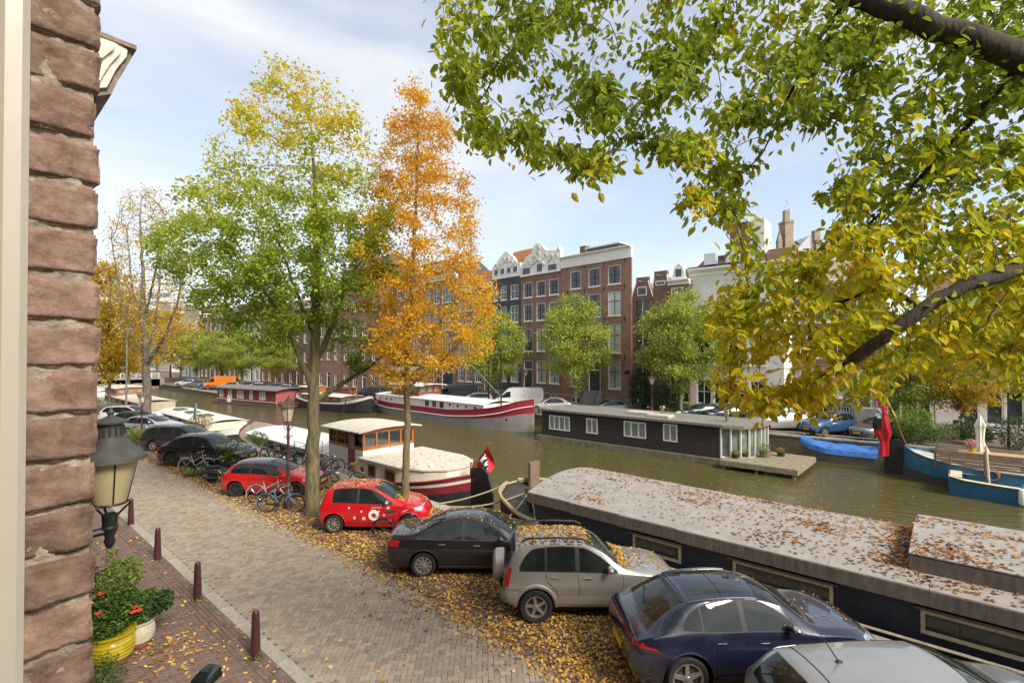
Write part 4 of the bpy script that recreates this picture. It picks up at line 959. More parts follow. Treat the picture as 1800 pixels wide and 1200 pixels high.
for (a, b) in ((7.1, 5.66), (4.3, 2.13), (.6, -1.6)):
    side_window(o, yr(a), yr(b), 1.5, 1.98, -2.02, -1, creamf, M('dim_cabin_glass', (.05, .042, .03), .06), .05)
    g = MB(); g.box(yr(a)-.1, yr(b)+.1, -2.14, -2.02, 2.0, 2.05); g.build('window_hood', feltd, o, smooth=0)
for (x, y) in ((.55, -.7), (1.0, -1.1), (.55, .7), (1.0, 1.1)):
    g = MB(); g.lathe([(.11, 1.3), (.11, 2.02), (.17, 2.06), (.17, 2.12), (.09, 2.16)], 12, (x, y, 0)); g.build('bollard', tar, o)
g = MB(); g.box(-.5, -.38, .5, 1.1, 1.7, 2.75); g.build('stem_board', wood, o, smooth=0)
for (p0, p1, sg) in (((.55, -.7, 2.02), (-1.6, -2.75, 1.46), .2), ((1.0, -1.1, 2.02), (2.6, -2.72, 1.45), .05), ((.55, -.7, 2.0), (1.0, -2.72, 1.44), .12), ((-.8, -.6, 2.0), (-2.2, -2.75, 1.46), .1)):
    P0 = Vector(p0); P1 = Vector(p1); g = MB(); g.tube([P0.lerp(P1, k/8)+Vector((0, 0, -sg*4*(k/8)*(1-k/8))) for k in range(9)], .03, 6); g.build('mooring_rope', ropem, o)
barge1 = o
# ---- 2 cream barge with varnished wheelhouse
o = thing('houseboat', 'cream Dutch barge with varnished timber wheelhouse and black rudder at its stern', 'houseboat', (15.6, 40.0, W0), MY)
st = [(0, .12, .05, 2.15), (.5, .9, .5, 1.95), (1.6, 1.75, 1.4, 1.6), (3.5, 2.15, 2.05, 1.3), (8, 2.2, 2.15, 1.05), (16, 2.2, 2.15, 1.05), (20, 2.15, 1.95, 1.25), (22.3, 1.7, 1.1, 1.55), (23.3, .95, .3, 1.72), (23.7, .12, .06, 1.8)]
fb, fd = hull(o, st, [.70, .86, .92], [blk, dred, boatcr, dred], greywood, bul=.06)
rail_line(o, st, fb, fd, 0, .045, dred)
# hold with low coaming and white roof
g = MB(); g.box(3.0, 14.2, -1.75, 1.75, .95, 1.72); g.build('hold_coaming', boatcr, o, smooth=0)
for k in range(7): camber(o, 2.9+1.63*k, 2.9+1.63*(k+1)-.006, 1.86, 1.72, 2.02, roofw, .05, 'roof_panel', taper=1.0)
for k in range(5): side_window(o, 4.2+2.05*k, 5.3+2.05*k, 1.12, 1.52, -1.75, -1, varnd, glass, .03)
# wheelhouse
wy0, wy1 = 40-25.8, 40-22.4
g = MB(); g.box(wy0, wy1, -1.7, 1.45, 1.0, 2.32); g.build('wheelhouse_base', boatw, o, smooth=0)
g = MB()
for x in (wy0, wy1-.12): 
    for y in (-1.7, 1.33): g.box(x, x+.12, y, y+.12, 2.32, 3.3)
for (z0, z1) in ((2.32, 2.48), (3.15, 3.3)):
    g.box(wy0+.12, wy1-.12, -1.7, -1.62, z0, z1); g.box(wy0+.12, wy1-.12, 1.37, 1.45, z0, z1); g.box(wy0, wy0+.08, -1.58, 1.33, z0, z1); g.box(wy1-.08, wy1, -1.58, 1.33, z0, z1)
for k in (1, 2, 3): x = wy0+.06+(wy1-wy0-.2)*k/4; g.box(x-.05, x+.05, -1.69, -1.63, 2.48, 3.15); g.box(x-.05, x+.05, 1.38, 1.44, 2.48, 3.15)
for k in (1, 2, 3): y = -1.64+3.0*k/4; g.box(wy1-.07, wy1-.01, y-.05, y+.05, 2.48, 3.15); g.box(wy0+.01, wy0+.07, y-.05, y+.05, 2.48, 3.15)
wh = g.build('wheelhouse_frame', varn, o, smooth=0)
wg = M('wheelhouse_glass', (.22, .23, .22), .05, var=.3, scale=1.0)
def clear_glass():
    m = bpy.data.materials.new('clear_glass'); m.use_nodes = True; t = m.node_tree; n = t.nodes; l = t.links
    tr = n.new('ShaderNodeBsdfTransparent'); tr.inputs[0].default_value = (.82, .86, .84, 1); gl = n.new('ShaderNodeBsdfGlossy'); gl.inputs['Roughness'].default_value = .03
    fz = n.new('ShaderNodeFresnel'); fz.inputs[0].default_value = 1.5; ms = n.new('ShaderNodeMixShader'); ad = n.new('ShaderNodeMath'); ad.operation = 'MULTIPLY_ADD'; ad.inputs[1].default_value = 1.2; ad.inputs[2].default_value = .06
    l.new(fz.outputs[0], ad.inputs[0]); l.new(ad.outputs[0], ms.inputs[0]); l.new(tr.outputs[0], ms.inputs[1]); l.new(gl.outputs[0], ms.inputs[2]); l.new(ms.outputs[0], n['Material Output'].inputs['Surface']); return m
cg = clear_glass()
for k in range(4):
    a = wy0+.1+(wy1-wy0-.2)*k/4; b = wy0+.1+(wy1-wy0-.2)*(k+1)/4
    for y in (-1.655, 1.41): p = MB(); p.box(a, b, y, y+.006, 2.45, 3.18); p.build('pane', cg, wh, smooth=0)
    y0 = -1.6+2.95*k/4; y1 = -1.6+2.95*(k+1)/4
    for x in (wy1-.045, wy0+.04): p = MB(); p.box(x, x+.006, y0, y1, 2.45, 3.18); p.build('pane', cg, wh, smooth=0)
camber(o, wy0-.25, wy1+.25, 1.95, 3.3, 3.46, roofdirty, .06, 'wheelhouse_roof', yoff=-.12)
g = MB(); g.box(wy1-1.35, wy1-.7, -1.74, -1.705, 1.12, 3.1); d_ = g.build('door', varnd, o, smooth=0); p = MB(); p.box(wy1-1.25, wy1-.8, -1.755, -1.742, 2.3, 3.0); p.build('pane', wg, d_, smooth=0)
g = MB(); g.tube([(wy0+.7, -.6, 2.3), (wy0+.7, -.6, 2.75)], .05, 8); g.ring((wy0+.75, -.6, 2.75), .36, .025, 18, 6, 'x'); g.build('steering_wheel', varnd, o)
g = MB(); g.box(wy0+.25, wy0+.45, -1.2, .9, 2.32, 2.72); g.build('console', varnd, o, smooth=0)
# after cabin trunk, rounded end
xa0, xa1 = wy1+.004, 23.0; pl = [(xa0, -1.95), (21.0, -1.9), (22.2, -1.45), (22.9, -.75), (xa1, 0), (22.9, .75), (22.2, 1.45), (21.0, 1.9), (xa0, 1.95)]
g = MB(); g.prism(pl, 1.15, 1.98, 'z'); g.build('after_cabin', boatcr, o, smooth=30)
g = MB(); g.prism([(x+(.06 if x > xa0+.1 else 0), y*1.035) for x, y in pl], 1.98, 2.05, 'z'); g.build('after_cabin_roof', roofdirty, o, smooth=30)
for (a, b) in ((wy1+.9, wy1+1.5), (wy1+2.3, wy1+3.1)):
    side_window(o, a, b, 1.3, 1.85, -1.93, -1, varnd, M('tea_glass', (.09, .055, .04), .08), .05, name='arched_window')
g = MB(); g.lathe([(.13, 0), (.13, .05), (.09, .06)], 14, (wy1+.35, -1.96, 1.5), 'y'); g.build('porthole', varnd, o)
for k in range(2): g = MB(); g.lathe([(.09, 0), (.07, .12), (.0, .25)], 10, (21.2+.8*k, -.9, 2.05)); g.build('roof_vent', white, o)
# rudder, tiller
g = MB(); g.prism([(23.62, -.3), (25.0, -.3), (25.05, 1.2), (24.75, 2.0), (24.35, 2.25), (23.66, 2.1)], -.05, .05, 'y'); g.build('rudder', blk, o, smooth=0)
g = MB(); g.tube([(23.68, 0, .1), (23.68, 0, 2.35)], .05, 8); g.build('rudder_post', chrome, o)
# gangway with rails
g = MB(); g.box(12.6, 14.0, -2.95, -1.9, 1.38, 1.45); g.build('gangplank', greywood, o, smooth=0)
g = MB()
for y in (-2.9, -1.95):
    g.tube([(12.65, y, 1.45), (12.65, y, 2.4), (13.95, y, 2.4), (13.95, y, 1.45)], .022, 6); g.tube([(12.65, y, 1.95), (13.95, y, 1.95)], .018, 6)
g.build('gangway_rail', chrome, o)
g = MB(); g.tube([(12.2, -.5, 2.0), (13.6, -.3, 4.6)], .03, 6); g.build('mast_spar', M('dark_spar', (.05, .035, .025), .5), o)
barge2 = o
# ---- flags: red-black-red with white saltires
flr = M('flag_red', (.55, .012, .02), .7, var=.12, scale=3); flb = M('flag_black', (.012, .012, .014), .7); flw = M('flag_white', (.75, .73, .70), .7)
def flag(label, base, tip, drop, fwid, group=None, folds=5, seed=1):
    o = thing('flag', label, 'flag', tuple(base)); tip = Vector(tip)-Vector(base)
    g = MB(); g.tube([(0, 0, 0), tip], .022, 6); g.blob(tip, .05, .05, .05, 6, 4); g.build('staff', M('flag_staff', (.25, .10, .04), .4), o)
    g = MB(); n, m = 22, 24; d = tip.normalized(); rr_ = random.Random(seed)
    hz_ = Vector((d.x, d.y, 0)); hz_ = hz_.normalized() if hz_.length > .05 else Vector((_r[0], _r[1], 0)); nr = hz_.cross(Vector((0, 0, 1)))
    def P(i, j):     # i along hoist (down the staff), j along the fly: hangs limp
        a, b = i/n, j/m; p = tip-d*(.08+a*fwid); out = .46*b+.10*math.sin(b*3+a)
        return p+hz_*(out*fwid*.55)+Vector((0, 0, -b*drop*.72-.05*math.sin(a*9)))+nr*(.11*math.sin(a*folds*2+b*4+seed)*(.25+b))
    for i in range(n):
        for j in range(m):
            a = (i+.5)/n; b = (j+.5)/m; k = 0
            if .34 < a < .66:
                k = 1; la = (a-.5)/.16
                for cx in (.2, .5, .8):
                    dx = (b-cx)/.10
                    if abs(dx) < 1 and abs(la) < 1 and (abs(dx-la) < .52 or abs(dx+la) < .52): k = 2
            g.mat(k); g.add([P(i, j), P(i+1, j), P(i+1, j+1), P(i, j+1)], [(0, 1, 2, 3)])
    bpyo = g.build('cloth', [flr, flb, flw], o, smooth=60); return o
s0 = atx(786, 822, 15.5); s1 = atx(811, 758, 15.9); s1[1] -= .0
flag('red and black flag with white crosses on the barge stern', (15.6, 16.35, W0+1.95), (15.9, 15.5, .95+.9), 1.3, 1.15)
# ---- 3 low white-roofed boats beyond, moored along the near quay
def cruiser(label, y_, Ln, hm, cabm, rf, hw=1.9, zc=1.75, wins=5, wh=None, name='moored_boat', x=15.4):
    o = thing(name, label, 'boat', (x, y_, W0), MY)
    st = [(0, .2, .1, 1.6), (.8, 1.1, .7, 1.4), (2.2, hw*.93, hw*.85, 1.15), (Ln*.5, hw, hw*.97, .95), (Ln-2.2, hw*.95, hw*.85, 1.05), (Ln-.5, hw*.6, hw*.3, 1.2), (Ln, .15, .08, 1.3)]
    fb, fd = hull(o, st, [.72, .9], [blk, hm, white], greywood, bul=.05); rail_line(o, st, fb, fd, 0, .04, hm)
    g = MB(); g.box(2.4, Ln-2.4, -hw*.8, hw*.8, .85, zc); g.build('cabin_wall', cabm, o, smooth=0)
    n = max(2, int((Ln-4.6)/2.4)); s_ = (Ln-4.6)/n
    for k in range(n): camber(o, 2.3+s_*k, 2.3+s_*(k+1)-.006, hw*.86, zc, zc+.26, rf, .05, 'roof_panel')
    for k in range(wins): xx = 3+(Ln-6.4)*k/max(1, wins-1); side_window(o, xx, xx+.8, zc-.55, zc-.15, -hw*.8, -1, varnd, glass, .03)
    if wh:
        a, b = wh; g = MB(); g.box(a, b, -hw*.72, hw*.72, zc+.02, zc+1.05); g.build('wheelhouse', varn, o, smooth=0)
        k = 0
        while a+.15+k*.75+.6 < b: side_window(o, a+.15+k*.75, a+.75+k*.75, zc+.35, zc+.92, -hw*.72, -1, varnd, wg, .03); k += 1
        for k in range(3): end_window(o, -hw*.66+k*.86*hw*.5, -hw*.66+k*.86*hw*.5+.7, zc+.35, zc+.92, b, 1, varnd, wg)
        camber(o, a-.2, b+.2, hw*.84, zc+1.05, zc+1.2, rf, .05, 'wheelhouse_roof')
    return o
b3 = cruiser('white roofed cabin boat with skylights moored past the cream barge', 61.5, 18.5, boatw, boatcr, roofw, 2.0, 1.55, 5)
for k in range(3):
    g = MB(); g.box(4.2+3.6*k, 5.8+3.6*k, -.8, .1, 1.72, 1.9); g.build('skylight', M('boat_skylight', (.10, .12, .14), .08), b3, smooth=0)
g = MB(); 
for x in (13.2, 14.6, 16.0): g.tube([(x, -1.6, 1.1), (x, -1.6, 2.1)], .03, 6)
g.tube([(13.2, -1.6, 2.1), (16, -1.6, 2.1)], .025, 6); g.build('deck_rail', iron, b3)
b4 = cruiser('cream flat roofed houseboat with timber windows near the bridge', 86, 22, boatcr, M('boat_tan', (.50, .42, .30), .6), M('cream_canvas_roof', (.62, .55, .43), .7), 2.2, 1.9, 6, (1.6, 8.4))
b5 = cruiser('pale blue cabin boat moored farthest along the near quay', 104, 15, M('pale_blue_hull', (.35, .45, .48), .5), boatw, roofw, 2.0, 1.8, 4)
# ---- far bank: red houseboat
def houseboat(label, p0, p1, dep, zt, wallm, roofm, trim):
    p0 = np.array(p0); p1 = np.array(p1); d = p1-p0; Ln = float(np.hypot(*d)); rz = math.atan2(d[1], d[0])
    return thing('houseboat', label, 'houseboat', (p0[0], p0[1], W0), rz), Ln
redw = M('red_planks', (.20, .035, .04), .6, var=.25, scale=3, stretch=(1, 1, 8))
o, Ln = houseboat('maroon planked houseboat with low curved roof across the water', (26.6, 82.5), (29.3, 68.4), 4, 2.4, None, None, None)
g = MB(); g.box(-.6, Ln+.6, -.35, 4.4, -.3, .28); g.build('pontoon', M('pontoon_dark', (.09, .08, .07), .8), o, smooth=0)
for k in range(8):
    g = MB(); g.box(.2, Ln-.2, 0-.004*(k % 2), 4.0, .3+k*.25, .545+k*.25); g.build('plank', redw, o, smooth=0)
g = MB(); g.box(Ln-.19, Ln-.15, .02, 3.98, .32, 2.3); g.build('end_wall', M('pink_end_wall', (.34, .09, .10), .6), o, smooth=0)
camber(o, -.3, Ln+.4, 2.4, 2.32, 2.6, M('houseboat_felt', (.17, .155, .14), .9), .12, 'roof', yoff=2.0)
for (a, b) in ((.8, 1.7), (3.0, 3.9), (5.3, 6.8), (8.3, 9.0), (10.6, 11.9)): side_window(o, a, b, .9 if a != 3.0 else .35, 2.05, -.004, -1, white, curtain, .04, 2 if b-a > 1 else 1)
g = MB(); g.box(0, Ln, -.06, -.01, .62, .70); g.build('rubbing_board', white, o, smooth=0)
g = MB(); g.box(3.2, 3.8, -.34, -.2, .28, .75); g.box(3.2, 3.26, -.24, -.2, .75, 1.2); g.box(3.74, 3.8, -.24, -.2, .75, 1.2); g.box(3.26, 3.74, -.23, -.21, 1.05, 1.2); g.build('deck_chair', white, o, smooth=0)
# ---- far bank: dark klipper with timber cabin
DR = math.atan2(-14, 2.6)
o = thing('sailing_barge', 'black hulled sailing barge with low timber deckhouses across the water', 'boat', (33.2, 69.0, W0), math.atan2(-16.0, .9))
st = [(0, .15, .08, 1.9), (.6, 1.0, .6, 1.7), (2, 1.9, 1.6, 1.35), (7, 2.2, 2.1, 1.0), (12, 2.1, 1.9, 1.15), (14.2, 1.5, 1.0, 1.5), (15.4, .6, .3, 1.9), (15.8, .1, .05, 2.1)]
fb, fd = hull(o, st, [.9, .96], [blk, white, blk], greywood, bul=.06)
rail_line(o, st, fb, fd, .0, .05, white)
g = MB(); g.box(2.6, 11.8, -1.5, 1.5, 1.0, 1.85); g.build('deckhouse', M('dark_deckhouse', (.10, .085, .07), .5), o, smooth=0)
camber(o, 2.4, 12.0, 1.65, 1.86, 2.02, roofdirty, .06)
for k in range(5): side_window(o, 3.0+1.75*k, 3.9+1.75*k, 1.3, 1.7, -1.5, -1, varn, M('warm_glass', (.30, .22, .14), .2), .03)
g = MB(); g.box(1.2, 4.2, -1.1, 1.1, 2.03, 2.75); g.build('wheelhouse', varn, o, smooth=0)
for k in range(3): side_window(o, 1.35+.95*k, 2.1+.95*k, 2.2, 2.62, -1.1, -1, varnd, wg, .03)
camber(o, 1.0, 4.4, 1.25, 2.75, 2.86, roofdirty, .05, 'wheelhouse_roof')
g = MB(); g.tube([(12.8, 0, 1.4), (12.9, 0, 3.3)], .07, 8); g.build('mast_stump', varn, o)
# ---- far bank: white, red and grey motor barge
p0 = np.array([37.3, 55.5]); p1 = np.array([36.0, 29.3]); d = p1-p0; Ln = float(np.hypot(*d))
o = thing('motor_barge', 'white topped motor barge with crimson band over grey hull', 'boat', (p0[0], p0[1], W0), math.atan2(d[1], d[0]))
st = [(0, .5, .1, 2.1), (.5, 1.3, .6, 1.95), (2, 2.0, 1.5, 1.65), (6, 2.25, 2.15, 1.45), (15, 2.25, 2.2, 1.45), (20, 2.15, 2.05, 1.75), (23.5, 1.65, 1.3, 2.3), (25.2, .9, .55, 2.8), (Ln, .08, .05, 3.0)]
crim = M('crimson_band', (.30, .022, .045), .4, var=.12, scale=2)
fb, fd = hull(o, st, [.63, .96], [grhull, crim, crim], boatw, bul=.35)
rail_line(o, st, fb, fd, -.62, .05, white, 'white_rubbing_strake', .03)
rail_line(o, st, fb, fd, 0, .045, crim)
g = MB(); g.box(1.8, 21.5, -1.95, 1.95, 1.2, 2.3); g.build('deckhouse', boatw, o, smooth=0)
for k in range(8): camber(o, 1.6+2.5*k, 4.1+2.5*k-.006, 2.05, 2.3, 2.62 if k > 2 else 2.45, roofw, .06, 'roof_panel')
g = MB(); g.box(4.6, 10.2, -1.6, 1.6, 2.45, 3.65); whb = g.build('wheelhouse', varnd, o, smooth=0)
for k in range(6): side_window(o, 4.75+.92*k, 5.45+.92*k, 2.85, 3.5, -1.6, -1, varnd, wg, .03)
for k in range(3): end_window(o, -1.45+1.0*k, -.65+1.0*k, 2.85, 3.5, 10.2, 1, varnd, wg)
camber(o, 4.3, 11.0, 1.85, 3.65, 3.82, roofw, .07, 'wheelhouse_roof')
for (a, b, m) in ((12.0, 12.65, glass), (13.3, 13.95, varnd), (14.6, 15.25, glass)): side_window(o, a, b, 1.55, 2.15, -1.95, -1, M('window_trim_dark', (.06, .05, .045), .5), m if m is not varnd else varnd, .03)
for k in range(4): g = MB(); g.lathe([(.13, 0), (.13, .04), (.08, .05)], 12, (16.3+1.3*k, -1.99, 1.95), 'y'); g.build('porthole', black, o)
for x in (2.6, 4.0, 5.0, 20.3, 20.9): g = MB(); g.box(x, x+.26, -1.975, -1.952, 1.7, 1.95); g.build('hatch', black, o, smooth=0)
for k in range(7): g = MB(); g.box(3.4+2.7*k, 3.43+2.7*k, -1.96, -1.952, 1.45, 2.28); g.build('panel_seam', M('seam_grey', (.2, .2, .2), .6), o, smooth=0)
g = MB(); g.tube([(21.9, 0, 1.6), (21.9, 0, 7.6)], .08, 8); g.build('mast', iron, o)
g = MB(); g.tube([(21.8, .1, 3.0), (16.5, .9, 6.0)], .03, 6); g.build('boom', chrome, o)
g = MB(); g.blob((24.2, -1.55, 1.1), .14, .06, .14, 8, 5); g.build('hawse_pipe', black, o)
# ---- far bank: dark planked houseboat with white windows
o = thing('houseboat', 'dark brown planked flat roofed houseboat with white windows and timber deck', 'houseboat', (33.3, 26.2, W0), MY)
Ln = 14.7; plk = M('dark_planks', (.040, .030, .027), .75, var=.35, scale=4, stretch=(1, 1, 7), island=.2, bump=.2)
conc = M('pontoon_concrete', (.17, .155, .10), .9, var=.4, scale=2.5, bump=.4)
g = MB(); g.box(-.3, Ln+1.6, -.32, 4.5, -.4, .42); g.build('pontoon', conc, o, smooth=0)
def pl2(u, v): p = atx(u, v, 33.3); return 26.2-p[1], p[2]-W0
wins = [((966, 729), (1002, 758), 4), ((1031, 734), (1051, 763), 2), ((1097, 739), (1136, 771), 3), ((1166, 744), (1191, 777), 2)]
ww = [(pl2(*a)[0], pl2(*b)[0], pl2(*b)[1], pl2(*a)[1], n_) for a, b, n_ in wins]
zt_ = 2.55; nz_ = 15; hh = (zt_-.45)/nz_
for k in range(nz_):
    g = MB(); z0, z1 = .45+k*hh, .45+(k+1)*hh-.012; g.prism([(-.02, z0), (0.0, z1), (.05, z1), (.05, z0)], 0, Ln, 'x'); g.build('plank', plk, o, smooth=0)
    if k % 3 == 0: g = MB(); g.box(-.03, 0, 0, 4.2, z0, z0+3*hh-.012); g.build('end_plank', plk, o, smooth=0)
g = MB(); g.box(.01, Ln-.01, .06, 4.2, .43, zt_); g.build('wall', plk, o, smooth=0)
for (a, b, z0, z1, n_) in ww:
    g = MB(); z0 = max(z0, .75)
    side_window(o, a, b, z0, z1, -.012, -1, white, M('green_curtain', (.20, .235, .19), .5, var=.4, scale=2, coat=.7, stretch=(8, 8, .4)), .05, n_, .085)
# glazed end with white posts, rounded
n_ = 9; arcp = []
for k in range(n_+1): q = k/n_*math.pi/2; arcp.append((Ln+.02+1.7*math.sin(q), 1.7-1.68*math.cos(q)))
arcp += [(Ln+1.72, 2.6), (Ln+1.72, 3.4), (Ln+1.72, 4.2)]
g = MB(); g.prism([(Ln+.01, .06)]+[(x-.06, y+.06) for x, y in arcp]+[(Ln+.01, 4.19)], .5, zt_, 'z'); g.build('glazing', M('conservatory_glass', (.16, .18, .14), .06, var=.5, scale=1.5), o, smooth=50)
for k, (x, y) in enumerate(arcp):
    if k % 2 == 0 or k > n_: g = MB(); g.box(x-.05, x+.05, y-.05, y+.05, .45, zt_-.05); g.build('post', white, o, smooth=0)
g = MB()
for z in (.52, zt_-.12): g.tube([(Ln+.0, .0, z)]+[(x, y, z) for x, y in arcp], .07, 4)
g.build('frame_rail', white, o, smooth=0)
rfm = M('gravel_roof', (.19, .175, .15), .95, var=.25, scale=5, bump=.5, bscale=30)
g = MB(); pr = [(-.3, -.3), (Ln+.2, -.3), (Ln+1.4, .15), (Ln+2.0, 1.3), (Ln+2.1, 2.2), (Ln+2.1, 4.4), (-.3, 4.4)]; g.prism(pr, zt_, zt_+.10, 'z'); g.build('roof', rfm, o, smooth=0)
g = MB(); g.prism([(x*1.003, y*1.02 if y < 0 else y) for x, y in pr], zt_-.06, zt_-.002, 'z'); g.build('roof_edge', M('roof_edge_grey', (.20, .18, .15), .8), o, smooth=0)
for (a, b, c, d_) in ((7.2, 9.4, 1.2, 2.2), (9.3, 11.0, .4, 1.4)): g = MB(); g.cbox(a, b, c, d_, zt_+.1, zt_+.3, .03); g.build('roof_hatch', M('hatch_cream', (.5, .45, .36), .7), o)
for (x, y) in ((9.9, 1.8), (14.6, 1.5)): g = MB(); g.lathe([(.13, 0), (.13, .55), (.22, .56), (.2, .75)], 12, (x, y, zt_+.1)); g.build('flue', chrome, o)
g = MB(); g.box(Ln+.3, Ln+4.6, -1.0, 3.9, .42, .55); g.box(Ln+.3, Ln+4.6, -1.06, -1.0, .25, .55); g.box(Ln+4.6, Ln+4.66, -1.06, 3.9, .25, .55); dk_ = M('deck_timber', (.24, .20, .13), .85, var=.3, scale=5)
g.build('deck', dk_, o, smooth=0)
for k in range(16): g = MB(); g.box(Ln+.3+.27*k, Ln+.3+.27*k+.255, -1.0, 3.9, .552, .572); g.build('deck_board', dk_, o, smooth=0)
for x in (Ln+.5, Ln+2.4, Ln+4.4): g = MB(); g.box(x-.08, x+.08, -.9, -.74, -.4, .4); g.build('deck_leg', dk_, o, smooth=0)
HBX, HBY = 33.3, 26.2-Ln
# ---- small boat under blue tarpaulin
o = thing('rowing_boat', 'small open boat under a bright blue tarpaulin by the far quay', 'boat', (39.9, 8.2, W0), MY); o.scale = (1, 1.1, 1.55)
st = [(0, .15, .05, .72), (.6, .6, .35, .62), (2, .85, .7, .52), (4, .8, .7, .52), (5.0, .7, .6, .58)]
fb, fd = hull(o, st, [], [M('boat_bottom', (.14, .12, .10), .6)], wood)
tarp = M('blue_tarp', (.045, .16, .46), .45, var=.18, scale=3, bump=.5, bscale=5, bdist=.05)
G = []
for x in np.linspace(-.05, 4.4, 14):
    b = float(fb(x))+.05; z = float(fd(x)); G.append([(x, b*s_, z-.16 if abs(s_) == 1 else z+.02+.22*(1-s_*s_)+.03*math.sin(x*5+s_*4)) for s_ in (-1, -.92, -.5, 0, .5, .92, 1)])
g = MB(); g.grid(G, flip=True); g.build('tarpaulin', tarp, o, smooth=50)
g = MB(); g.box(4.35, 4.95, -.45, .45, .3, 1.0); g.build('engine_cover', tarp, o, smooth=0)
# ---- big blue barge with slatted deck bench
blue = M('blue_hull', (.035, .16, .26), .4, var=.2, scale=2); dgrey = M('dark_grey_hull', (.07, .07, .07), .6, var=.3, scale=4)
o = thing('blue_barge', 'teal blue barge with slatted bench on deck and black rudder', 'boat', (37.9, 2.4, W0), MY)
st = [(0, .2, .08, 1.75), (.4, 1.0, .5, 1.6), (1.4, 1.7, 1.25, 1.35), (3.5, 2.05, 1.9, 1.1), (9, 2.1, 2.05, 1.0), (22, 2.1, 2.05, 1.0)]
fb, fd = hull(o, st, [.5], [dgrey, blue], M('pale_deck', (.5, .48, .43), .7), bul=.14); rail_line(o, st, fb, fd, 0, .05, dgrey)
g = MB(); g.prism([(-1.0, -.5), (-.05, -.5), (0, 1.6), (.1, 2.05), (-.5, 2.1), (-.9, 1.9)], -.06, .06, 'y'); g.build('rudder', blk, o, smooth=0)
g = MB(); g.prism([(-.1, 1.95), (1.2, 2.4), (1.25, 2.3), (0, 1.8)], -.05, .05, 'y'); g.build('tiller', blk, o, smooth=0)
for k in range(6): g = MB(); g.box(1.4, 5.6, -1.75, -1.70, 1.15+k*.14, 1.235+k*.14); g.build('bench_slat', wood, o, smooth=0)
for k in range(5): g = MB(); g.box(1.4, 5.6, 1.5+k*.0, 1.55, 1.15+k*.14, 1.235+k*.14); g.build('bench_slat', wood, o, smooth=0)
for k in range(6): g = MB(); g.box(1.4, 5.6, -1.6+k*.14, -1.48+k*.14, 1.38, 1.42); g.build('seat_slat', wood, o, smooth=0)
for x in (1.4, 3.4, 5.5): g = MB(); g.box(x, x+.1, -1.69, -1.6, .9, 2.05); g.box(x, x+.1, 1.56, 1.64, .9, 1.95); g.build('bench_post', wood, o, smooth=0)
g = MB(); g.box(2.4, 5.2, -.5, .5, 1.72, 1.78); g.box(2.6, 2.7, -.4, .4, .95, 1.72); g.box(4.9, 5.0, -.4, .4, .95, 1.72); g.build('deck_table', M('table_top', (.48, .30, .14), .6), o, smooth=0)
g = MB(); g.ring((3.7, -2.16, 1.0), .28, .035, 16, 6); g.ring((3.72, -2.2, .95), .22, .03, 16, 6); g.build('hose', M('hose_red', (.35, .12, .10), .6), o)
def limp_flag(label, top, h):
    o = thing('flag', label, 'flag', (top[0], top[1], W0+1.6)); dz = top[2]-(W0+1.6)
    g = MB(); g.tube([(0, -1.3, 0), (0, .05, dz+.12)], .03, 6); g.blob((0, .05, dz+.14), .06, .06, .06, 6, 4); g.build('staff', M('flag_staff', (.25, .10, .04), .4), o)
    prf = [(0, .06), (.1, .09), (.25, .13), (.4, .2), (.55, .33), (.66, .37), (.74, .30), (.82, .19), (.9, .19), (1.0, .22)]
    f = ptc_(prf); g = MB(); n, m = 44, 28; rows = []
    for i in range(n+1):
        a = i/n; w_ = float(f(a)); rows.append([(.55*w_*math.sin(q)*(1+.3*math.sin(3*q+a*5))+.05*math.sin(a*9), w_*math.cos(q)*(1+.30*math.sin(7*q+a*6))-.16*a+.04*math.sin(a*13), dz-a*h) for q in np.linspace(0, 2*math.pi, m+1)])
    for i in range(n):
        for j in range(m):
            a = (i+.5)/n; q = (j+.5)/m; k = 0
            if .36 < a < .66 and math.cos(2*math.pi*q) > .05: k = 1 if a > .5 else 2
            if .36 < a < .5 and abs(((a*14+q*9) % 1)-.5) < .16: k = 1
            g.mat(k); g.add([rows[i][j], rows[i+1][j], rows[i+1][j+1], rows[i][j+1]], [(0, 1, 2, 3)])
    g.build('cloth', [flr, flb, flw], o, smooth=60)
def ptc_(p): return pchip([x for x, _ in p], [y for _, y in p])
tp = atx(1547, 668, 37.6); limp_flag('limp red flag with black and white band hanging at the blue barge stern', (37.6, tp[1], tp[2]), (816-675)*28.5/FPX)
# ---- blue sloop in front
o = thing('sloop', 'blue open sloop with cream gunwale and white fender', 'boat', (35.0, .35, W0), MY)
st = [(0, .9, .75, .95), (.6, 1.05, .9, .85), (3, 1.2, 1.1, .78), (8, 1.2, 1.1, .8), (11, .8, .5, 1.0)]
fb, fd = hull(o, st, [.9], [M('deep_blue_hull', (.03, .115, .215), .35, var=.15), dgrey], greywood, bul=.3)
crm = M('gunwale_cream', (.58, .52, .38), .6)
X = np.linspace(0, 11, 20); g = MB()
for s_ in (-1, 1): g.grid([[(x, s_*(float(fb(x))+.03), float(fd(x))+.02) for x in X], [(x, s_*(float(fb(x))-.30), float(fd(x))+.03) for x in X]], flip=s_ < 0)
g.build('gunwale', crm, o)
g = MB(); g.box(-.02, .5, -.86, .86, .86, .985); g.build('stern_deck', crm, o, smooth=0)
g = MB()
for y in (-.55, -.15): g.tube([(.0, y, .3), (.05, y, 2.0)], .025, 6)
for k in range(5): g.tube([(.02, -.55, .6+.3*k), (.02, -.15, .6+.3*k)], .02, 6)
g.build('ladder', chrome, o)
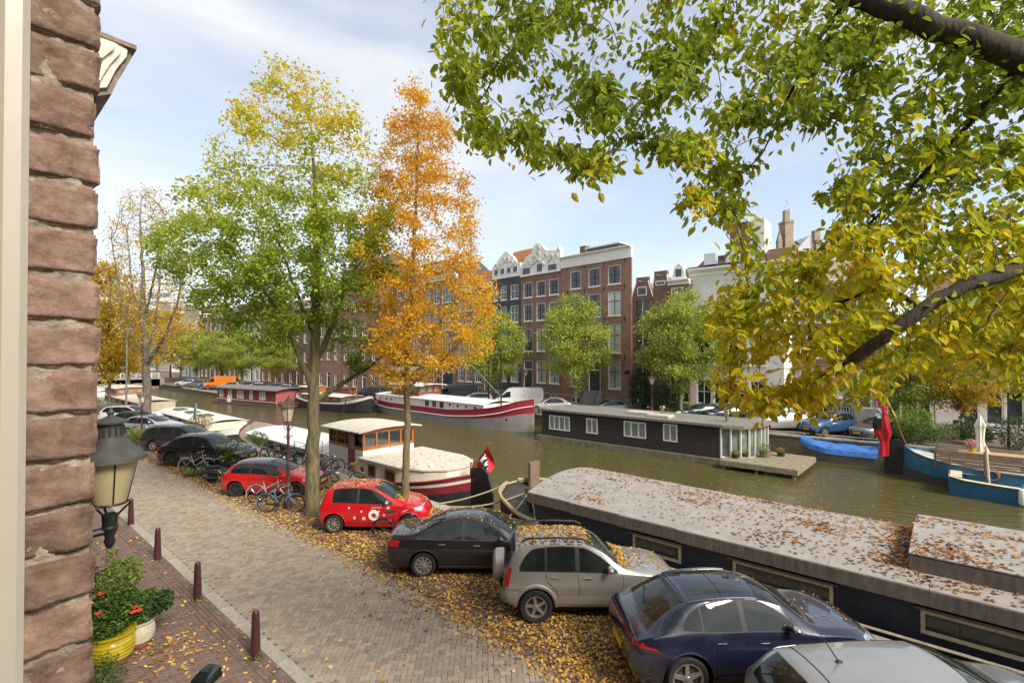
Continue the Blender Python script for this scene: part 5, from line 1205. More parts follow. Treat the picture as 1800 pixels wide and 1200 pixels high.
g = MB(); g.lathe([(.02, .95), (.10, .9), (.13, .75), (.13, .3), (.09, .2)], 12, (2.6, -1.34, -.1)); g.build('fender', white, o); g = MB(); g.lathe([(.03, .0), (.05, .12), (.02, .25)], 8, (2.6, -1.3, .82)); g.build('fender_cap', M('fender_blue', (.05, .2, .5), .5), o)
g = MB(); g.tube([(1.5, -.5, .8), (1.4, -.5, 2.6)], .05, 8); g.build('post', crm, o)
# ================================================================== VEHICLES
def paint(name, col, metal=.0, rough=.28, coat=1.0): return M(name, col, rough, metal, .05, 2, coat=coat, spec=.5)
carglass = M('car_glass', (.012, .017, .016), .02, 0, .4, 1.6, spec=.55, coat=0)
trim = M('black_trim', (.022, .022, .022), .55, var=.15)
tail = M('tail_lamp', (.42, .012, .015), .12, var=.3, scale=9, coat=.8)
headl = M('head_lamp', (.45, .47, .48), .08, metal=.3, var=.4, scale=8, coat=.8)
plate = M('yellow_plate', (.62, .34, .02), .5, var=.05)
alloy = M('alloy', (.45, .44, .42), .35, metal=.75, var=.2, scale=8)
alloyd = M('dark_alloy', (.06, .06, .06), .4, metal=.6)
seam = M('panel_gap', (.008, .008, .008), .8)
def ptc(pts):
    xs, ys = zip(*pts); return pchip(xs, ys)
class Car:
    def __init__(s, name, label, cat, S, pnt, loc, rz, group=None, hi=True, roofm=None):
        s.S = S; s.root = thing(name, label, cat, loc, rz, group); s.hi = hi; s.p = pnt; L_ = S['L']
        zt, zs, hw, wr, dr, zb = (ptc(S[k]) for k in ('zt', 'zs', 'hw', 'wr', 'dr', 'zb')); rw = S['rw']; ra = rw+S.get('gap', .065)
        xs = set(np.round(np.linspace(0, L_, 64 if hi else 34), 4)) | {round(x, 4) for x, _ in S['zt']} | {.012, .03, L_-.012, L_-.03}
        for xw in S['ax']:
            for k in range(17): xs.add(round(xw+ra*math.cos(math.pi*k/16)*.9999, 4))
            xs |= {round(xw-ra-.001, 4), round(xw+ra+.001, 4)}
        X = sorted(x for x in xs if 0 <= x <= L_); rings = []; bul = S.get('bulge', .05)
        for x in X:
            b = float(zb(x))
            for xw in S['ax']:
                if abs(x-xw) < ra: b = max(b, rw+math.sqrt(max(0, ra*ra-(x-xw)**2)))
            h = float(hw(x)); sh = float(zs(x)); t = max(float(zt(x)), sh+.012); r_ = min(float(wr(x)), h*.93); d = min(float(dr(x)), t-sh-.004); b = min(b, sh-.03); ring = []
            b0 = float(zb(x))
            for f in (0, .1, .22, .36, .5, .64, .78, .9, 1):
                z = b+(sh-b)*f; q = (z-b0)/max(.05, sh-b0); y = h*(1-bul*max(0, (q-.5)/.5)**2-.07*max(0, (.35-q)/.35)**2+.012*math.exp(-((q-.62)/.07)**2)); ring.append((y, z))
            y0, z0 = ring[-1]; z1 = t-d
            for f in (.12, .35, .6, .82, .95):
                ring.append((y0+(r_-y0)*(f+.12*f*(1-f)*(-1)), z0+(z1-z0)*(f+.10*f*(1-f))))
            for f in (0, .08, .2, .38, .6, .8, 1): 
                y = r_*(1-f); ring.append((y, t-d*(1-f)**2.6))
            rings.append([(x, -y, z) for y, z in ring]+[(x, y, z) for y, z in ring[-2::-1]])
        g = MB(); g.grid(rings, flip=True); m = len(rings[0])
        if roofm:
            pass
        g.add([p for p in rings[0]], [tuple(range(m))]); g.add([p for p in rings[-1]], [tuple(range(m-1, -1, -1))])
        g.mat(1)
        for i in range(len(X)-1): g.add([rings[i][0], rings[i+1][0], rings[i+1][-1], rings[i][-1]], [(0, 1, 2, 3)])
        s.body = g.build('body', [pnt, trim], s.root, smooth=42); s.bvh = BVHTree.FromPolygons(g.v, g.f)
        u = MB(); u.box(.35, L_-.35, -S['W']*.34, S['W']*.34, .17, .45); u.build('underbody', trim, s.root, smooth=0)
        s.wheels()
    def hit(s, ax, a, b, off):
        if ax == 'R': o, d = Vector((a, -4, b)), Vector((0, 1, 0))
        elif ax == 'L': o, d = Vector((a, 4, b)), Vector((0, -1, 0))
        elif ax == 'B': o, d = Vector((-4, a, b)), Vector((1, 0, 0))
        elif ax == 'F': o, d = Vector((s.S['L']+4, a, b)), Vector((-1, 0, 0))
        else: o, d = Vector((a, b, 6)), Vector((0, 0, -1))
        p, n, _, _ = s.bvh.ray_cast(o, d)
        if p is None:
            q = o+d*4; p, n, _, _ = s.bvh.find_nearest(q)
        if n.dot(d) > 0: n = -n
        return p+n*off
    def patch(s, name, m, ax, lo, hi, n=10, k=4, off=.006, parent=None, smooth=60):
        """a panel lying on the body: ruled between two polylines in the projected plane"""
        def samp(P, t):
            P = np.array(P, float); dd = np.r_[0, np.cumsum(np.hypot(*np.diff(P, axis=0).T))]; dd /= dd[-1]
            return np.array([np.interp(t, dd, P[:, 0]), np.interp(t, dd, P[:, 1])])
        G = []
        for j in range(k+1):
            row = []
            for i in range(n+1):
                a = samp(lo, i/n); b = samp(hi, i/n); c = a+(b-a)*j/k; row.append(s.hit(ax, c[0], c[1], off))
            G.append(row)
        g = MB(); g.grid(G, flip=ax in 'LF'); return g.build(name, m, parent or s.root, smooth=smooth)
    def line(s, ax, pts, w=.006, off=.002, m=None, name='panel_gap', parent=None):
        P = []
        for (a, b) in zip(pts[:-1], pts[1:]):
            n = max(2, int(math.hypot(b[0]-a[0], b[1]-a[1])/.06))
            P += [s.hit(ax, a[0]+(b[0]-a[0])*i/n, a[1]+(b[1]-a[1])*i/n, off) for i in range(n)]
        P.append(s.hit(ax, *pts[-1], off)); g = MB(); g.tube(P, w, 5); return g.build(name, m or seam, parent or s.body)
    def wheels(s):
        S = s.S; rw = S['rw']; tw = S.get('tw', .21); rr = rw*S.get('rim', .68); n = 28 if s.hi else 18
        t = MB(); t.lathe([(rr, -tw/2+.015), (rr+.02, -tw/2), (rw-.03, -tw/2-.004), (rw-.006, -tw/2+.03), (rw, -tw/4), (rw, tw/4), (rw-.006, tw/2-.03), (rw-.03, tw/2+.004), (rr+.02, tw/2), (rr, tw/2-.015)], n, (0, 0, 0), 'y', cap=False)
        tm = t.mesh('wheel', rubber); r = MB(); ns = S.get('spokes', 5); yo = -tw/2+.012
        r.lathe([(rr+.004, yo-.004), (rr-.02, yo), (rr-.03, yo+.03), (rr-.035, .06)], n, (0, 0, 0), 'y', cap=False)
        for k in range(ns):
            q = 2*math.pi*k/ns+.3; c, s_ = math.cos(q), math.sin(q); w0, w1 = (.17*rr, .11*rr) if ns <= 6 else (.11*rr, .13*rr); w0 = S.get('sw', 1)*w0; w1 = S.get('sw', 1)*w1
            V = []
            for (rad, w_, y) in ((.1*rr, w0, yo+.008), (rr*.985, w1, yo+.004)):
                for e in (-1, 1):
                    for yy in (y, y+.035): V.append((c*rad-s_*w_*e, yy, s_*rad+c*w_*e))
            r.add(V, [(0, 2, 6, 4), (0, 4, 5, 1), (2, 3, 7, 6)])
        r.lathe([(.19*rr, yo+.004), (.15*rr, yo-.008), (.0, yo-.01)], 12, (0, 0, 0), 'y', cap=False)
        rm = r.mesh('rim', S.get('rimm', alloy)); d = MB(); d.lathe([(rr-.03, 0), (0, 0)], n, (0, yo+.05, 0), 'y', cap=False); dm = d.mesh('hub', trim)
        for xw in S['ax']:
            for sd in (-1, 1):
                y = sd*(S['W']/2-tw/2-.02); w_ = link('wheel', tm, s.root, (xw, y, rw), (0, random.uniform(0, 1.2), 0 if sd < 0 else math.pi))
                link('rim', rm, w_); link('hub', dm, w_)
    def glazing(s, trimm=None):
        S = s.S; zl, zh = ptc(S['zl']), ptc(S['zh'])
        for sd in 'RL':
            a0, b0 = S['zl'][0][0], S['zl'][-1][0]; n = 22; xs = np.linspace(a0, b0, n)
            s.patch('window_surround', trimm or trim, sd, [(x, float(zl(x))-.022) for x in xs], [(x, float(zh(x))+.022) for x in xs], 26, 5, .003)
            for (a, b) in S['win']:
                xs = np.linspace(a, b, 12); s.patch('side_window', carglass, sd, [(x, float(zl(x))) for x in xs], [(x, max(float(zh(x)), float(zl(x))+.004)) for x in xs], 14, 5, .007)
        xb, xt, wb, wt = S['ws']; ss = np.linspace(-1, 1, 11)
        s.patch('windscreen', carglass, 'T', [(xb-S.get('wsc', .22)*q*q, q*wb) for q in ss], [(xt-.06*q*q, q*wt) for q in ss], 14, 6, .006)
        s.patch('wiper_cowl', trim, 'T', [(xb+.05-S.get('wsc', .22)*q*q, q*(wb+.02)) for q in ss], [(xb-.01-S.get('wsc', .22)*q*q, q*wb) for q in ss], 14, 1, .004)
        if 'rwb' in S:
            z0, z1, w0, w1 = S['rwb']; s.patch('rear_window', carglass, 'B', [(q*w0, z0-.04*(1-q*q)) for q in ss], [(q*w1, z1+.02*(1-q*q)) for q in ss], 14, 6, .006)
        else:
            xb, xt, w0, w1 = S['rwt']; s.patch('rear_window', carglass, 'T', [(xb+.10*q*q, q*w0) for q in ss], [(xt+.04*q*q, q*w1) for q in ss], 14, 6, .006)
    def common(s, doors, handles, mirror, plate_r=None, plate_f=None):
        S = s.S
        for sd in ('RL' if s.hi else 'R'):
            for ln in doors: s.line(sd, ln, .004)
        for sd in ('RL' if s.hi else 'R'):
            sg = -1 if sd == 'R' else 1
            for (x, z) in handles:
                p = s.hit(sd, x, z, .0); g = MB(); g.cbox(p.x-.09, p.x+.09, p.y-.03, p.y+.03, z-.016, z+.016, .012); g.build('door_handle', S.get('hm', s.p), s.root)
        for sg in (-1, 1):
            x, z = mirror; p = s.hit('R' if sg < 0 else 'L', x, z-.06, 0); g = MB(); g.blob((x, p.y+sg*.14, z), .07, .115, .075, 12, 8); g.tube([(x+.02, p.y, z-.06), (x+.01, p.y+sg*.09, z-.03)], .025, 6); g.build('wing_mirror', S.get('mm', s.p), s.root)
        if plate_r: z = plate_r; p = s.hit('B', 0, z, .0); g = MB(); g.box(p.x-.025, p.x-.006, -.26, .26, z-.055, z+.055); g.build('number_plate', plate, s.root, smooth=0)
        if plate_f: z = plate_f; p = s.hit('F', 0, z, .0); g = MB(); g.box(p.x+.006, p.x+.025, -.26, .26, z-.055, z+.055); g.build('number_plate', plate, s.root, smooth=0)
    def lamp(s, name, m, ax, x0, x1, z0, z1, sk=0, off=.006): return s.patch(name, m, ax, [(x0, z0), (x1, z0)], [(x0+sk, z1), (x1+sk, z1)], 6, 5, off)
    def arch(s, r=.03, m=None, w=.0):
        S = s.S; ra = S['rw']+S.get('gap', .065)
        for xw in S['ax']:
            for sd in 'RL':
                P = []
                for k in range(19):
                    q = math.pi*(k/18)*1.12-.06*math.pi; x = xw+(ra+r*.5)*math.cos(q); z = S['rw']+(ra+r*.5)*math.sin(q); P.append(s.hit(sd, x, max(z, float(.27)), -r*.3))
                g = MB(); g.tube(P, r, 6); g.build('wheel_arch', m or s.p, s.root)
def place(u, v, S, heading, near_rear=True, z=0.0):
    """world location of the car's origin (rear, centre) from the pixel of its near rear wheel's contact point"""
    p = at(u, v, z); c, sn = math.cos(heading), math.sin(heading); lx, ly = S['ax'][0], -(S['W']/2-.1)
    return (p[0]-(c*lx-sn*ly), p[1]-(sn*lx+c*ly), z)
HD = math.atan2(-.748, .664)
# --- shape tables: x runs from the tail to the nose
def spec_sedan(): return dict(L=4.6, W=1.79, rw=.325, ax=(1.02, 3.71), spokes=10, zt=[(0, .84), (.05, .98), (.16, 1.05), (.5, 1.075), (.72, 1.10), (1.2, 1.31), (1.65, 1.44), (2.1, 1.475), (2.6, 1.45), (2.95, 1.33), (3.42, 1.07), (3.55, 1.03), (4.1, .93), (4.4, .82), (4.55, .68), (4.6, .58)],
    zs=[(0, .8), (.15, .96), (.6, .985), (2, .95), (3.3, .91), (3.6, .89), (4.3, .78), (4.6, .55)], hw=[(0, .66), (.04, .76), (.15, .835), (.5, .885), (2, .895), (3.6, .885), (4.15, .83), (4.42, .72), (4.6, .48)],
    wr=[(0, .55), (.55, .70), (.8, .66), (1.3, .60), (2, .59), (2.7, .60), (3.3, .70), (3.6, .74), (4.3, .62), (4.6, .4)], dr=[(0, .03), (.6, .04), (1.2, .09), (2.5, .09), (3.2, .06), (3.6, .04), (4.6, .03)], zb=[(0, .44), (.1, .32), (.5, .26), (4.1, .22), (4.45, .25), (4.6, .34)],
    zl=[(.92, 1.02), (1.3, 1.0), (2, .985), (2.9, .965), (3.22, .955)], zh=[(.92, 1.045), (1.35, 1.25), (1.8, 1.365), (2.2, 1.385), (2.6, 1.345), (2.95, 1.18), (3.22, .96)], win=[(.96, 1.18), (1.22, 2.0), (2.1, 3.2)], ws=(3.42, 2.62, .66, .53), rwt=(.78, 1.52, .62, .52))
def spec_hatch(): return dict(L=3.95, W=1.74, rw=.315, ax=(.66, 3.13), spokes=5, zt=[(0, .72), (.04, .86), (.1, .95), (.22, 1.1), (.42, 1.3), (.62, 1.385), (1.2, 1.42), (1.7, 1.405), (2.1, 1.31), (2.75, 1.03), (2.9, .98), (3.5, .87), (3.75, .77), (3.9, .62), (3.95, .52)],
    zs=[(0, .68), (.1, .9), (.4, .94), (1.5, .91), (2.6, .87), (2.9, .855), (3.6, .76), (3.95, .5)], hw=[(0, .66), (.04, .75), (.12, .82), (.5, .865), (1.6, .87), (2.9, .86), (3.45, .80), (3.75, .68), (3.95, .45)],
    wr=[(0, .5), (.1, .62), (.3, .60), (.6, .56), (1.5, .56), (2.1, .575), (2.6, .66), (2.9, .72), (3.6, .6), (3.95, .38)], dr=[(0, .03), (.15, .05), (.5, .08), (1.9, .08), (2.5, .06), (2.9, .04), (3.95, .03)], zb=[(0, .42), (.1, .3), (.4, .24), (3.5, .21), (3.8, .24), (3.95, .32)],
    zl=[(.42, .985), (1.0, .965), (1.8, .94), (2.55, .915)], zh=[(.42, 1.02), (.66, 1.26), (1.1, 1.33), (1.6, 1.315), (2.05, 1.2), (2.55, .92)], win=[(.46, 1.2), (1.28, 2.52)], ws=(2.76, 1.84, .64, .51), rwb=(1.0, 1.31, .56, .46))
def spec_mini(): return dict(L=3.54, W=1.64, rw=.30, ax=(.52, 2.94), spokes=9, sw=.75, zt=[(0, .66), (.03, .84), (.08, 1.0), (.16, 1.2), (.28, 1.40), (.5, 1.465), (1.2, 1.49), (1.75, 1.46), (2.05, 1.34), (2.55, 1.06), (2.68, 1.01), (3.1, .92), (3.36, .80), (3.5, .62), (3.54, .52)],
    zs=[(0, .62), (.08, .88), (.4, .96), (1.5, .94), (2.4, .9), (2.7, .88), (3.2, .78), (3.54, .5)], hw=[(0, .64), (.03, .73), (.1, .78), (.4, .815), (1.6, .82), (2.7, .81), (3.15, .76), (3.4, .64), (3.54, .44)],
    wr=[(0, .52), (.1, .64), (.3, .60), (.6, .57), (1.5, .57), (2.0, .58), (2.4, .64), (2.7, .68), (3.2, .58), (3.54, .38)], dr=[(0, .03), (.15, .05), (.5, .07), (1.9, .07), (2.4, .05), (2.7, .04), (3.54, .03)], zb=[(0, .4), (.08, .3), (.3, .24), (3.1, .21), (3.4, .24), (3.54, .32)],
    zl=[(.44, 1.0), (1.0, .985), (1.6, .965), (2.42, .93)], zh=[(.44, 1.34), (.7, 1.385), (1.2, 1.395), (1.65, 1.36), (2.0, 1.2), (2.42, .94)], win=[(.47, 1.24), (1.32, 2.4)], ws=(2.58, 1.8, .63, .53), rwb=(.98, 1.34, .56, .5))
def spec_rav(): return dict(L=4.02, W=1.735, rw=.36, ax=(.72, 3.2), spokes=5, tw=.23, rim=.63, gap=.06, zt=[(0, .8), (.03, .96), (.08, 1.06), (.16, 1.25), (.30, 1.56), (.42, 1.655), (.7, 1.68), (1.3, 1.685), (1.85, 1.655), (2.15, 1.54), (2.62, 1.18), (2.78, 1.13), (3.5, 1.04), (3.82, .92), (3.97, .72), (4.02, .6)],
    zs=[(0, .76), (.08, 1.0), (.4, 1.06), (1.5, 1.045), (2.6, 1.02), (2.8, 1.01), (3.6, .92), (4.02, .58)], hw=[(0, .68), (.03, .77), (.1, .81), (.4, .83), (1.6, .835), (2.8, .83), (3.5, .80), (3.85, .68), (4.02, .5)],
    wr=[(0, .6), (.1, .68), (.3, .64), (.6, .61), (1.5, .61), (2.1, .62), (2.5, .68), (2.8, .72), (3.6, .64), (4.02, .42)], dr=[(0, .03), (.15, .05), (.5, .08), (1.9, .08), (2.4, .06), (2.8, .04), (4.02, .03)], zb=[(0, .5), (.08, .42), (.3, .36), (3.5, .32), (3.85, .36), (4.02, .44)],
    zl=[(.36, 1.12), (1.0, 1.105), (1.6, 1.09), (2.5, 1.06)], zh=[(.36, 1.17), (.55, 1.44), (.75, 1.525), (1.3, 1.56), (1.75, 1.53), (2.05, 1.40), (2.5, 1.07)], win=[(.4, .92), (.97, 1.58), (1.68, 2.47)], ws=(2.66, 1.92, .66, .56), rwb=(1.12, 1.5, .60, .53))
def spec_macan(): return dict(L=4.69, W=1.92, rw=.37, ax=(.93, 3.74), spokes=5, tw=.28, rim=.70, zt=[(0, .72), (.04, .90), (.12, 1.05), (.30, 1.14), (.62, 1.36), (.95, 1.53), (1.4, 1.61), (1.9, 1.625), (2.35, 1.595), (2.7, 1.49), (3.25, 1.15), (3.4, 1.10), (4.0, 1.01), (4.35, .90), (4.58, .72), (4.69, .56)],
    zs=[(0, .68), (.12, .98), (.5, 1.06), (1.2, 1.06), (2.2, 1.02), (3.2, .985), (3.45, .97), (4.2, .86), (4.69, .54)], hw=[(0, .70), (.04, .80), (.15, .885), (.5, .95), (1.0, .962), (2.2, .94), (3.3, .955), (4.0, .93), (4.4, .82), (4.69, .5)],
    wr=[(0, .6), (.15, .72), (.4, .70), (.8, .64), (1.5, .61), (2.3, .61), (2.8, .66), (3.3, .76), (4.1, .70), (4.69, .42)], dr=[(0, .03), (.3, .06), (.9, .10), (1.5, .10), (2.4, .10), (2.9, .07), (3.4, .05), (4.69, .03)], zb=[(0, .46), (.1, .32), (.4, .26), (4.2, .24), (4.5, .27), (4.69, .36)], bulge=.075,
    zl=[(.86, 1.14), (1.3, 1.11), (2.2, 1.085), (2.95, 1.06)], zh=[(.86, 1.16), (1.05, 1.34), (1.35, 1.455), (1.8, 1.505), (2.25, 1.475), (2.6, 1.33), (2.95, 1.065)], win=[(.9, 1.22), (1.25, 1.92), (2.02, 2.92)], ws=(3.27, 2.38, .72, .56), rwt=(.36, .90, .62, .54))
def spec_estate(): return dict(L=4.7, W=1.82, rw=.32, ax=(.98, 3.74), spokes=7, zt=[(0, .76), (.04, .92), (.12, 1.08), (.3, 1.3), (.5, 1.44), (.9, 1.485), (1.7, 1.51), (2.4, 1.49), (2.8, 1.37), (3.4, 1.07), (3.55, 1.02), (4.2, .92), (4.5, .8), (4.65, .66), (4.7, .56)],
    zs=[(0, .72), (.12, .94), (.5, .985), (2, .95), (3.3, .91), (3.6, .89), (4.3, .8), (4.7, .54)], hw=[(0, .68), (.04, .79), (.15, .86), (.5, .9), (2, .91), (3.5, .895), (4.2, .84), (4.5, .72), (4.7, .48)],
    wr=[(0, .55), (.15, .66), (.4, .63), (.8, .60), (2, .60), (2.6, .61), (3.2, .70), (3.6, .75), (4.3, .64), (4.7, .4)], dr=[(0, .03), (.2, .05), (.6, .08), (2.5, .08), (3.1, .06), (3.5, .04), (4.7, .03)], zb=[(0, .42), (.1, .31), (.4, .25), (4.2, .22), (4.55, .26), (4.7, .34)],
    zl=[(.42, 1.03), (1.2, 1.0), (2.2, .98), (3.2, .955)], zh=[(.42, 1.12), (.6, 1.33), (1.0, 1.39), (1.7, 1.415), (2.3, 1.385), (2.75, 1.24), (3.2, .965)], win=[(.46, 1.16), (1.22, 2.08), (2.17, 3.16)], ws=(3.4, 2.5, .68, .54), rwb=(1.0, 1.36, .6, .5))
leafm = Mleaf('fallen_leaf', [(.0, (.10, .042, .015)), (.22, (.27, .115, .026)), (.45, (.52, .27, .05)), (.75, (.70, .44, .09)), (1.0, (.66, .52, .23))], nscale=.35, nw=.3, trans=.1, rough=.7)
def leaf_arrays(P, size, flat=.25, curl=.3, nrm=None):
    """leaf meshes: 6 vertices, two folded quads each; P (n,3)"""
    n = len(P); th = rng.uniform(0, 2*math.pi, n); sz = size*rng.uniform(.6, 1.25, n)
    a = np.stack([np.cos(th), np.sin(th), rng.normal(0, flat, n)], 1); a /= np.linalg.norm(a, axis=1)[:, None]
    up = np.stack([rng.normal(0, flat, n), rng.normal(0, flat, n), np.ones(n)], 1) if nrm is None else nrm+rng.normal(0, flat, (n, 3))
    b = np.cross(up, a); b /= np.linalg.norm(b, axis=1)[:, None]; c = np.cross(a, b)
    L_ = sz[:, None]; W_ = L_*rng.uniform(.28, .42, n)[:, None]; cu = curl*L_*rng.uniform(-.2, 1, n)[:, None]
    V = np.stack([P-a*L_*.5, P-a*L_*.05+b*W_+c*cu*.5, P+a*L_*.3+b*W_*.7+c*cu*.6, P+a*L_*.55+c*cu*.2, P+a*L_*.3-b*W_*.7+c*cu*.6, P-a*L_*.05-b*W_+c*cu*.5], 1).reshape(-1, 3)
    q = np.array([(0, 1, 2, 3), (0, 3, 4, 5)]); F = (q[None]+(np.arange(n)*6)[:, None, None]).reshape(-1, 4); return V, F
def car_leaves(car, n, label, x0, x1, yw, size=.075, clump=None):
    P = []
    loc = car.root.location; c, s_ = math.cos(car.root.rotation_euler.z), math.sin(car.root.rotation_euler.z)
    for _ in range(n):
        x = random.uniform(x0, x1) if not clump else random.gauss(clump[0], clump[1]); x = min(max(x, x0), x1); y = random.uniform(-yw, yw)*(1 if not clump else 1)
        p = car.hit('T', x, y, .012); P.append((p.x, p.y, p.z))
    P = np.array(P); Q = np.stack([loc.x+c*P[:, 0]-s_*P[:, 1], loc.y+s_*P[:, 0]+c*P[:, 1], loc.z+P[:, 2]], 1)
    V, F = leaf_arrays(Q, size); o = link('fallen_leaves', mesh_np('fallen_leaves', V, F, leafm)); return tag(o, label, 'leaves', kind='stuff')
# ---------------- black sedan
S = spec_sedan(); pk = paint('paint_black_pearl', (.012, .011, .014)); ch = Car('sedan_car', 'black saloon car with alloy style hubcaps parked nose to the canal', 'car', S, pk, place(745, 1013, S, HD), HD, 'cars parked along the near quay')
S['hm'] = chrome; ch.glazing(); ch.common([[(2.05, .97), (2.05, .5), (2.02, .3)], [(1.15, 1.0), (1.18, .75), (1.42, .55), (1.45, .3)], [(3.3, .9), (3.28, .32)]], [(1.5, .86), (2.4, .83)], (3.02, 1.03), .72, .5)
for sd in 'RL': ch.lamp('tail_lamp', tail, sd, .03, .36, .80, .96, .04)
ch.lamp('tail_lamp', tail, 'B', -.78, -.42, .80, .95); ch.lamp('tail_lamp', tail, 'B', .42, .78, .80, .95)
for sd in 'RL': ch.lamp('head_lamp', headl, sd, 4.15, 4.5, .66, .77); 
ch.line('T', [(.62, -.62), (.62, .62)], .005); ch.line('R', [(x, z-.024) for x, z in S['zl']], .006, .003, chrome, 'chrome_strip'); ch.line('R', [(.1, .42), (.55, .42)], .004); ch.arch(.022)
ch.line('R', [(1.45, .30), (3.2, .29)], .01, .004, chrome, 'sill_strip')
car_leaves(ch, 130, 'scattered yellow leaves lying on the black saloon', .2, 3.4, .6, .06)
# ---------------- silver off-roader with spare wheel
S = spec_rav(); ps = paint('paint_silver', (.37, .355, .32), .55, .3); rv = Car('offroad_car', 'silver small off-road car with spare wheel on its tailgate', 'car', S, ps, place(942, 1093, S, HD+R(1)), HD+R(1), 'cars parked along the near quay')
S['hm'] = chrome; rv.glazing(); rv.common([[(1.63, 1.06), (1.66, .7), (1.64, .45)], [(.94, 1.08), (.96, .9), (1.18, .68), (1.22, .45)], [(2.62, 1.0), (2.6, .45)]], [(1.12, .97), (1.85, .95)], (2.32, 1.16), None, .62)
bump = paint('bumper_silver', (.35, .33, .30), .4, .42, .3)
rv.arch(.05, bump)
for sd in 'RL':
    rv.patch('tail_lamp', tail, sd, [(.02, .80), (.13, .78)], [(.10, 1.14), (.20, 1.16)], 6, 6, .012)
    rv.patch('side_cladding', bump, sd, [(1.18, .40), (2.72, .38)], [(1.18, .60), (2.72, .58)], 16, 3, .010)
    rv.patch('bumper_corner', bump, sd, [(.0, .46), (.30, .44)], [(.0, .74), (.36, .72)], 8, 4, .03)
rv.patch('rear_bumper', bump, 'B', [(-.80, .46), (.80, .46)], [(-.80, .74), (.80, .74)], 14, 4, .06)
for sg in (-1, 1):
    g = MB(); g.tube([(.42, sg*.58, 1.67), (.55, sg*.58, 1.735), (1.2, sg*.585, 1.75), (1.75, sg*.585, 1.725), (1.9, sg*.585, 1.66)], .024, 8); g.build('roof_rail', trim, rv.root)
g = MB(); g.lathe([(.0, -.265), (.18, -.26), (.30, -.24), (.355, -.19), (.365, -.10), (.365, .0), (.33, .02)], 28, (.03, .06, .92), 'x'); g.build('spare_wheel_cover', bump, rv.root)
g = MB(); g.tube([(2.0, 0, 1.63), (1.3, -.62, 1.74)], .004, 4); g.build('aerial', trim, rv.root)
for sd in 'RL': rv.lamp('head_lamp', headl, sd, 3.55, 3.9, .74, .9)
car_leaves(rv, 620, 'brown leaves scattered over the roof of the silver off-road car', .34, 2.0, .6, .07); car_leaves(rv, 330, 'drift of brown leaves along the silver car windscreen base', 2.55, 2.85, .66, .075, (2.68, .07)); car_leaves(rv, 90, 'few leaves on the silver car bonnet', 2.8, 3.7, .6, .07)
# ---------------- dark blue crossover
S = spec_macan(); pb = paint('paint_midnight_blue', (.010, .014, .035), .15, .22); mc = Car('crossover_car', 'glossy dark blue sporty crossover with full width rear light strip', 'car', S, pb, place(1207, 1228, S, HD+R(4)), HD+R(4), 'cars parked along the near quay')
S['mm'] = chrome; mc.glazing(); mc.common([[(1.97, 1.06), (1.98, .7), (1.94, .4)], [(1.2, 1.1), (1.22, .85), (1.4, .62), (1.42, .4)], [(3.12, 1.0), (3.1, .42)]], [(1.52, .93), (2.28, .9)], (2.78, 1.14), .60, .5)
mc.patch('rear_light_strip', tail, 'B', [(-.86, .90), (-.4, .925), (.4, .925), (.86, .90)], [(-.86, .955), (-.4, .965), (.4, .965), (.86, .955)], 24, 2, .012)
for sd in 'RL': mc.patch('tail_lamp', tail, sd, [(.06, .89), (.42, .86)], [(.08, .95), (.42, .885)], 8, 2, .012); mc.patch('lamp_surround', trim, sd, [(.05, .83), (.48, .82)], [(.07, .885), (.48, .86)], 8, 2, .008); mc.patch('sill_blade', trim, sd, [(1.42, .30), (3.1, .28)], [(1.42, .42), (3.1, .40)], 16, 3, .014); mc.lamp('head_lamp', headl, sd, 4.1, 4.42, .78, .9)
ss = np.linspace(-1, 1, 11)
mc.patch('roof_spoiler', trim, 'T', [(.90+.04*q*q, q*.54) for q in ss], [(.97+.04*q*q, q*.55) for q in ss], 14, 1, .012)
mc.patch('panoramic_roof', M('roof_glass_dark', (.012, .014, .02), .03, coat=.6), 'T', [(1.12, q*.46) for q in ss], [(2.28, q*.46) for q in ss], 12, 8, .004)
for xx in (1.02, 1.7): mc.line('T', [(xx, -.5), (xx, .5)], .005, .006)
for sg in (-1, 1): g = MB(); g.tube([mc.hit('T', x, sg*.60, .012) for x in np.linspace(1.05, 2.3, 8)], .018, 6); g.build('roof_rail', pb, mc.root)
mc.patch('rear_diffuser', trim, 'B', [(-.7, .34), (.7, .34)], [(-.74, .44), (.74, .44)], 10, 2, .014); mc.arch(.02)
g = MB(); g.tube([mc.hit('T', .45, -.1, .02), mc.hit('T', .62, .35, .02)], .012, 5); g.build('rear_wiper', trim, mc.root)
car_leaves(mc, 40, 'small leaves scattered on the dark blue crossover bonnet', 2.9, 4.3, .7, .05)
# ---------------- grey hatch at the bottom edge
S = spec_estate(); pg = paint('paint_stone_grey', (.33, .32, .30), .5, .3)
gl = Car('estate_car', 'stone grey estate car with roof aerial beside the dark blue crossover', 'car', S, pg, (0, 0, 0), HD+R(3), 'cars parked along the near quay')
gl.root.location = (7.62, 1.98, 0); gl.glazing(); gl.common([[(2.1, .97), (2.1, .3)]], [(1.6, .88), (2.5, .86)], (2.98, 1.05), .7, .5); gl.arch(.02)
for sd in 'RL': gl.lamp('tail_lamp', tail, sd, .05, .34, .86, 1.0, .06)
g = MB(); p = gl.hit('T', 1.0, 0, 0); g.tube([p, p+Vector((-.28, 0, .42))], [.012, .004], 5); g.blob(p, .06, .035, .03, 8, 5); g.build('aerial', trim, gl.root); gl.line('T', [(.62, -.55), (.62, .55)], .006, .004)
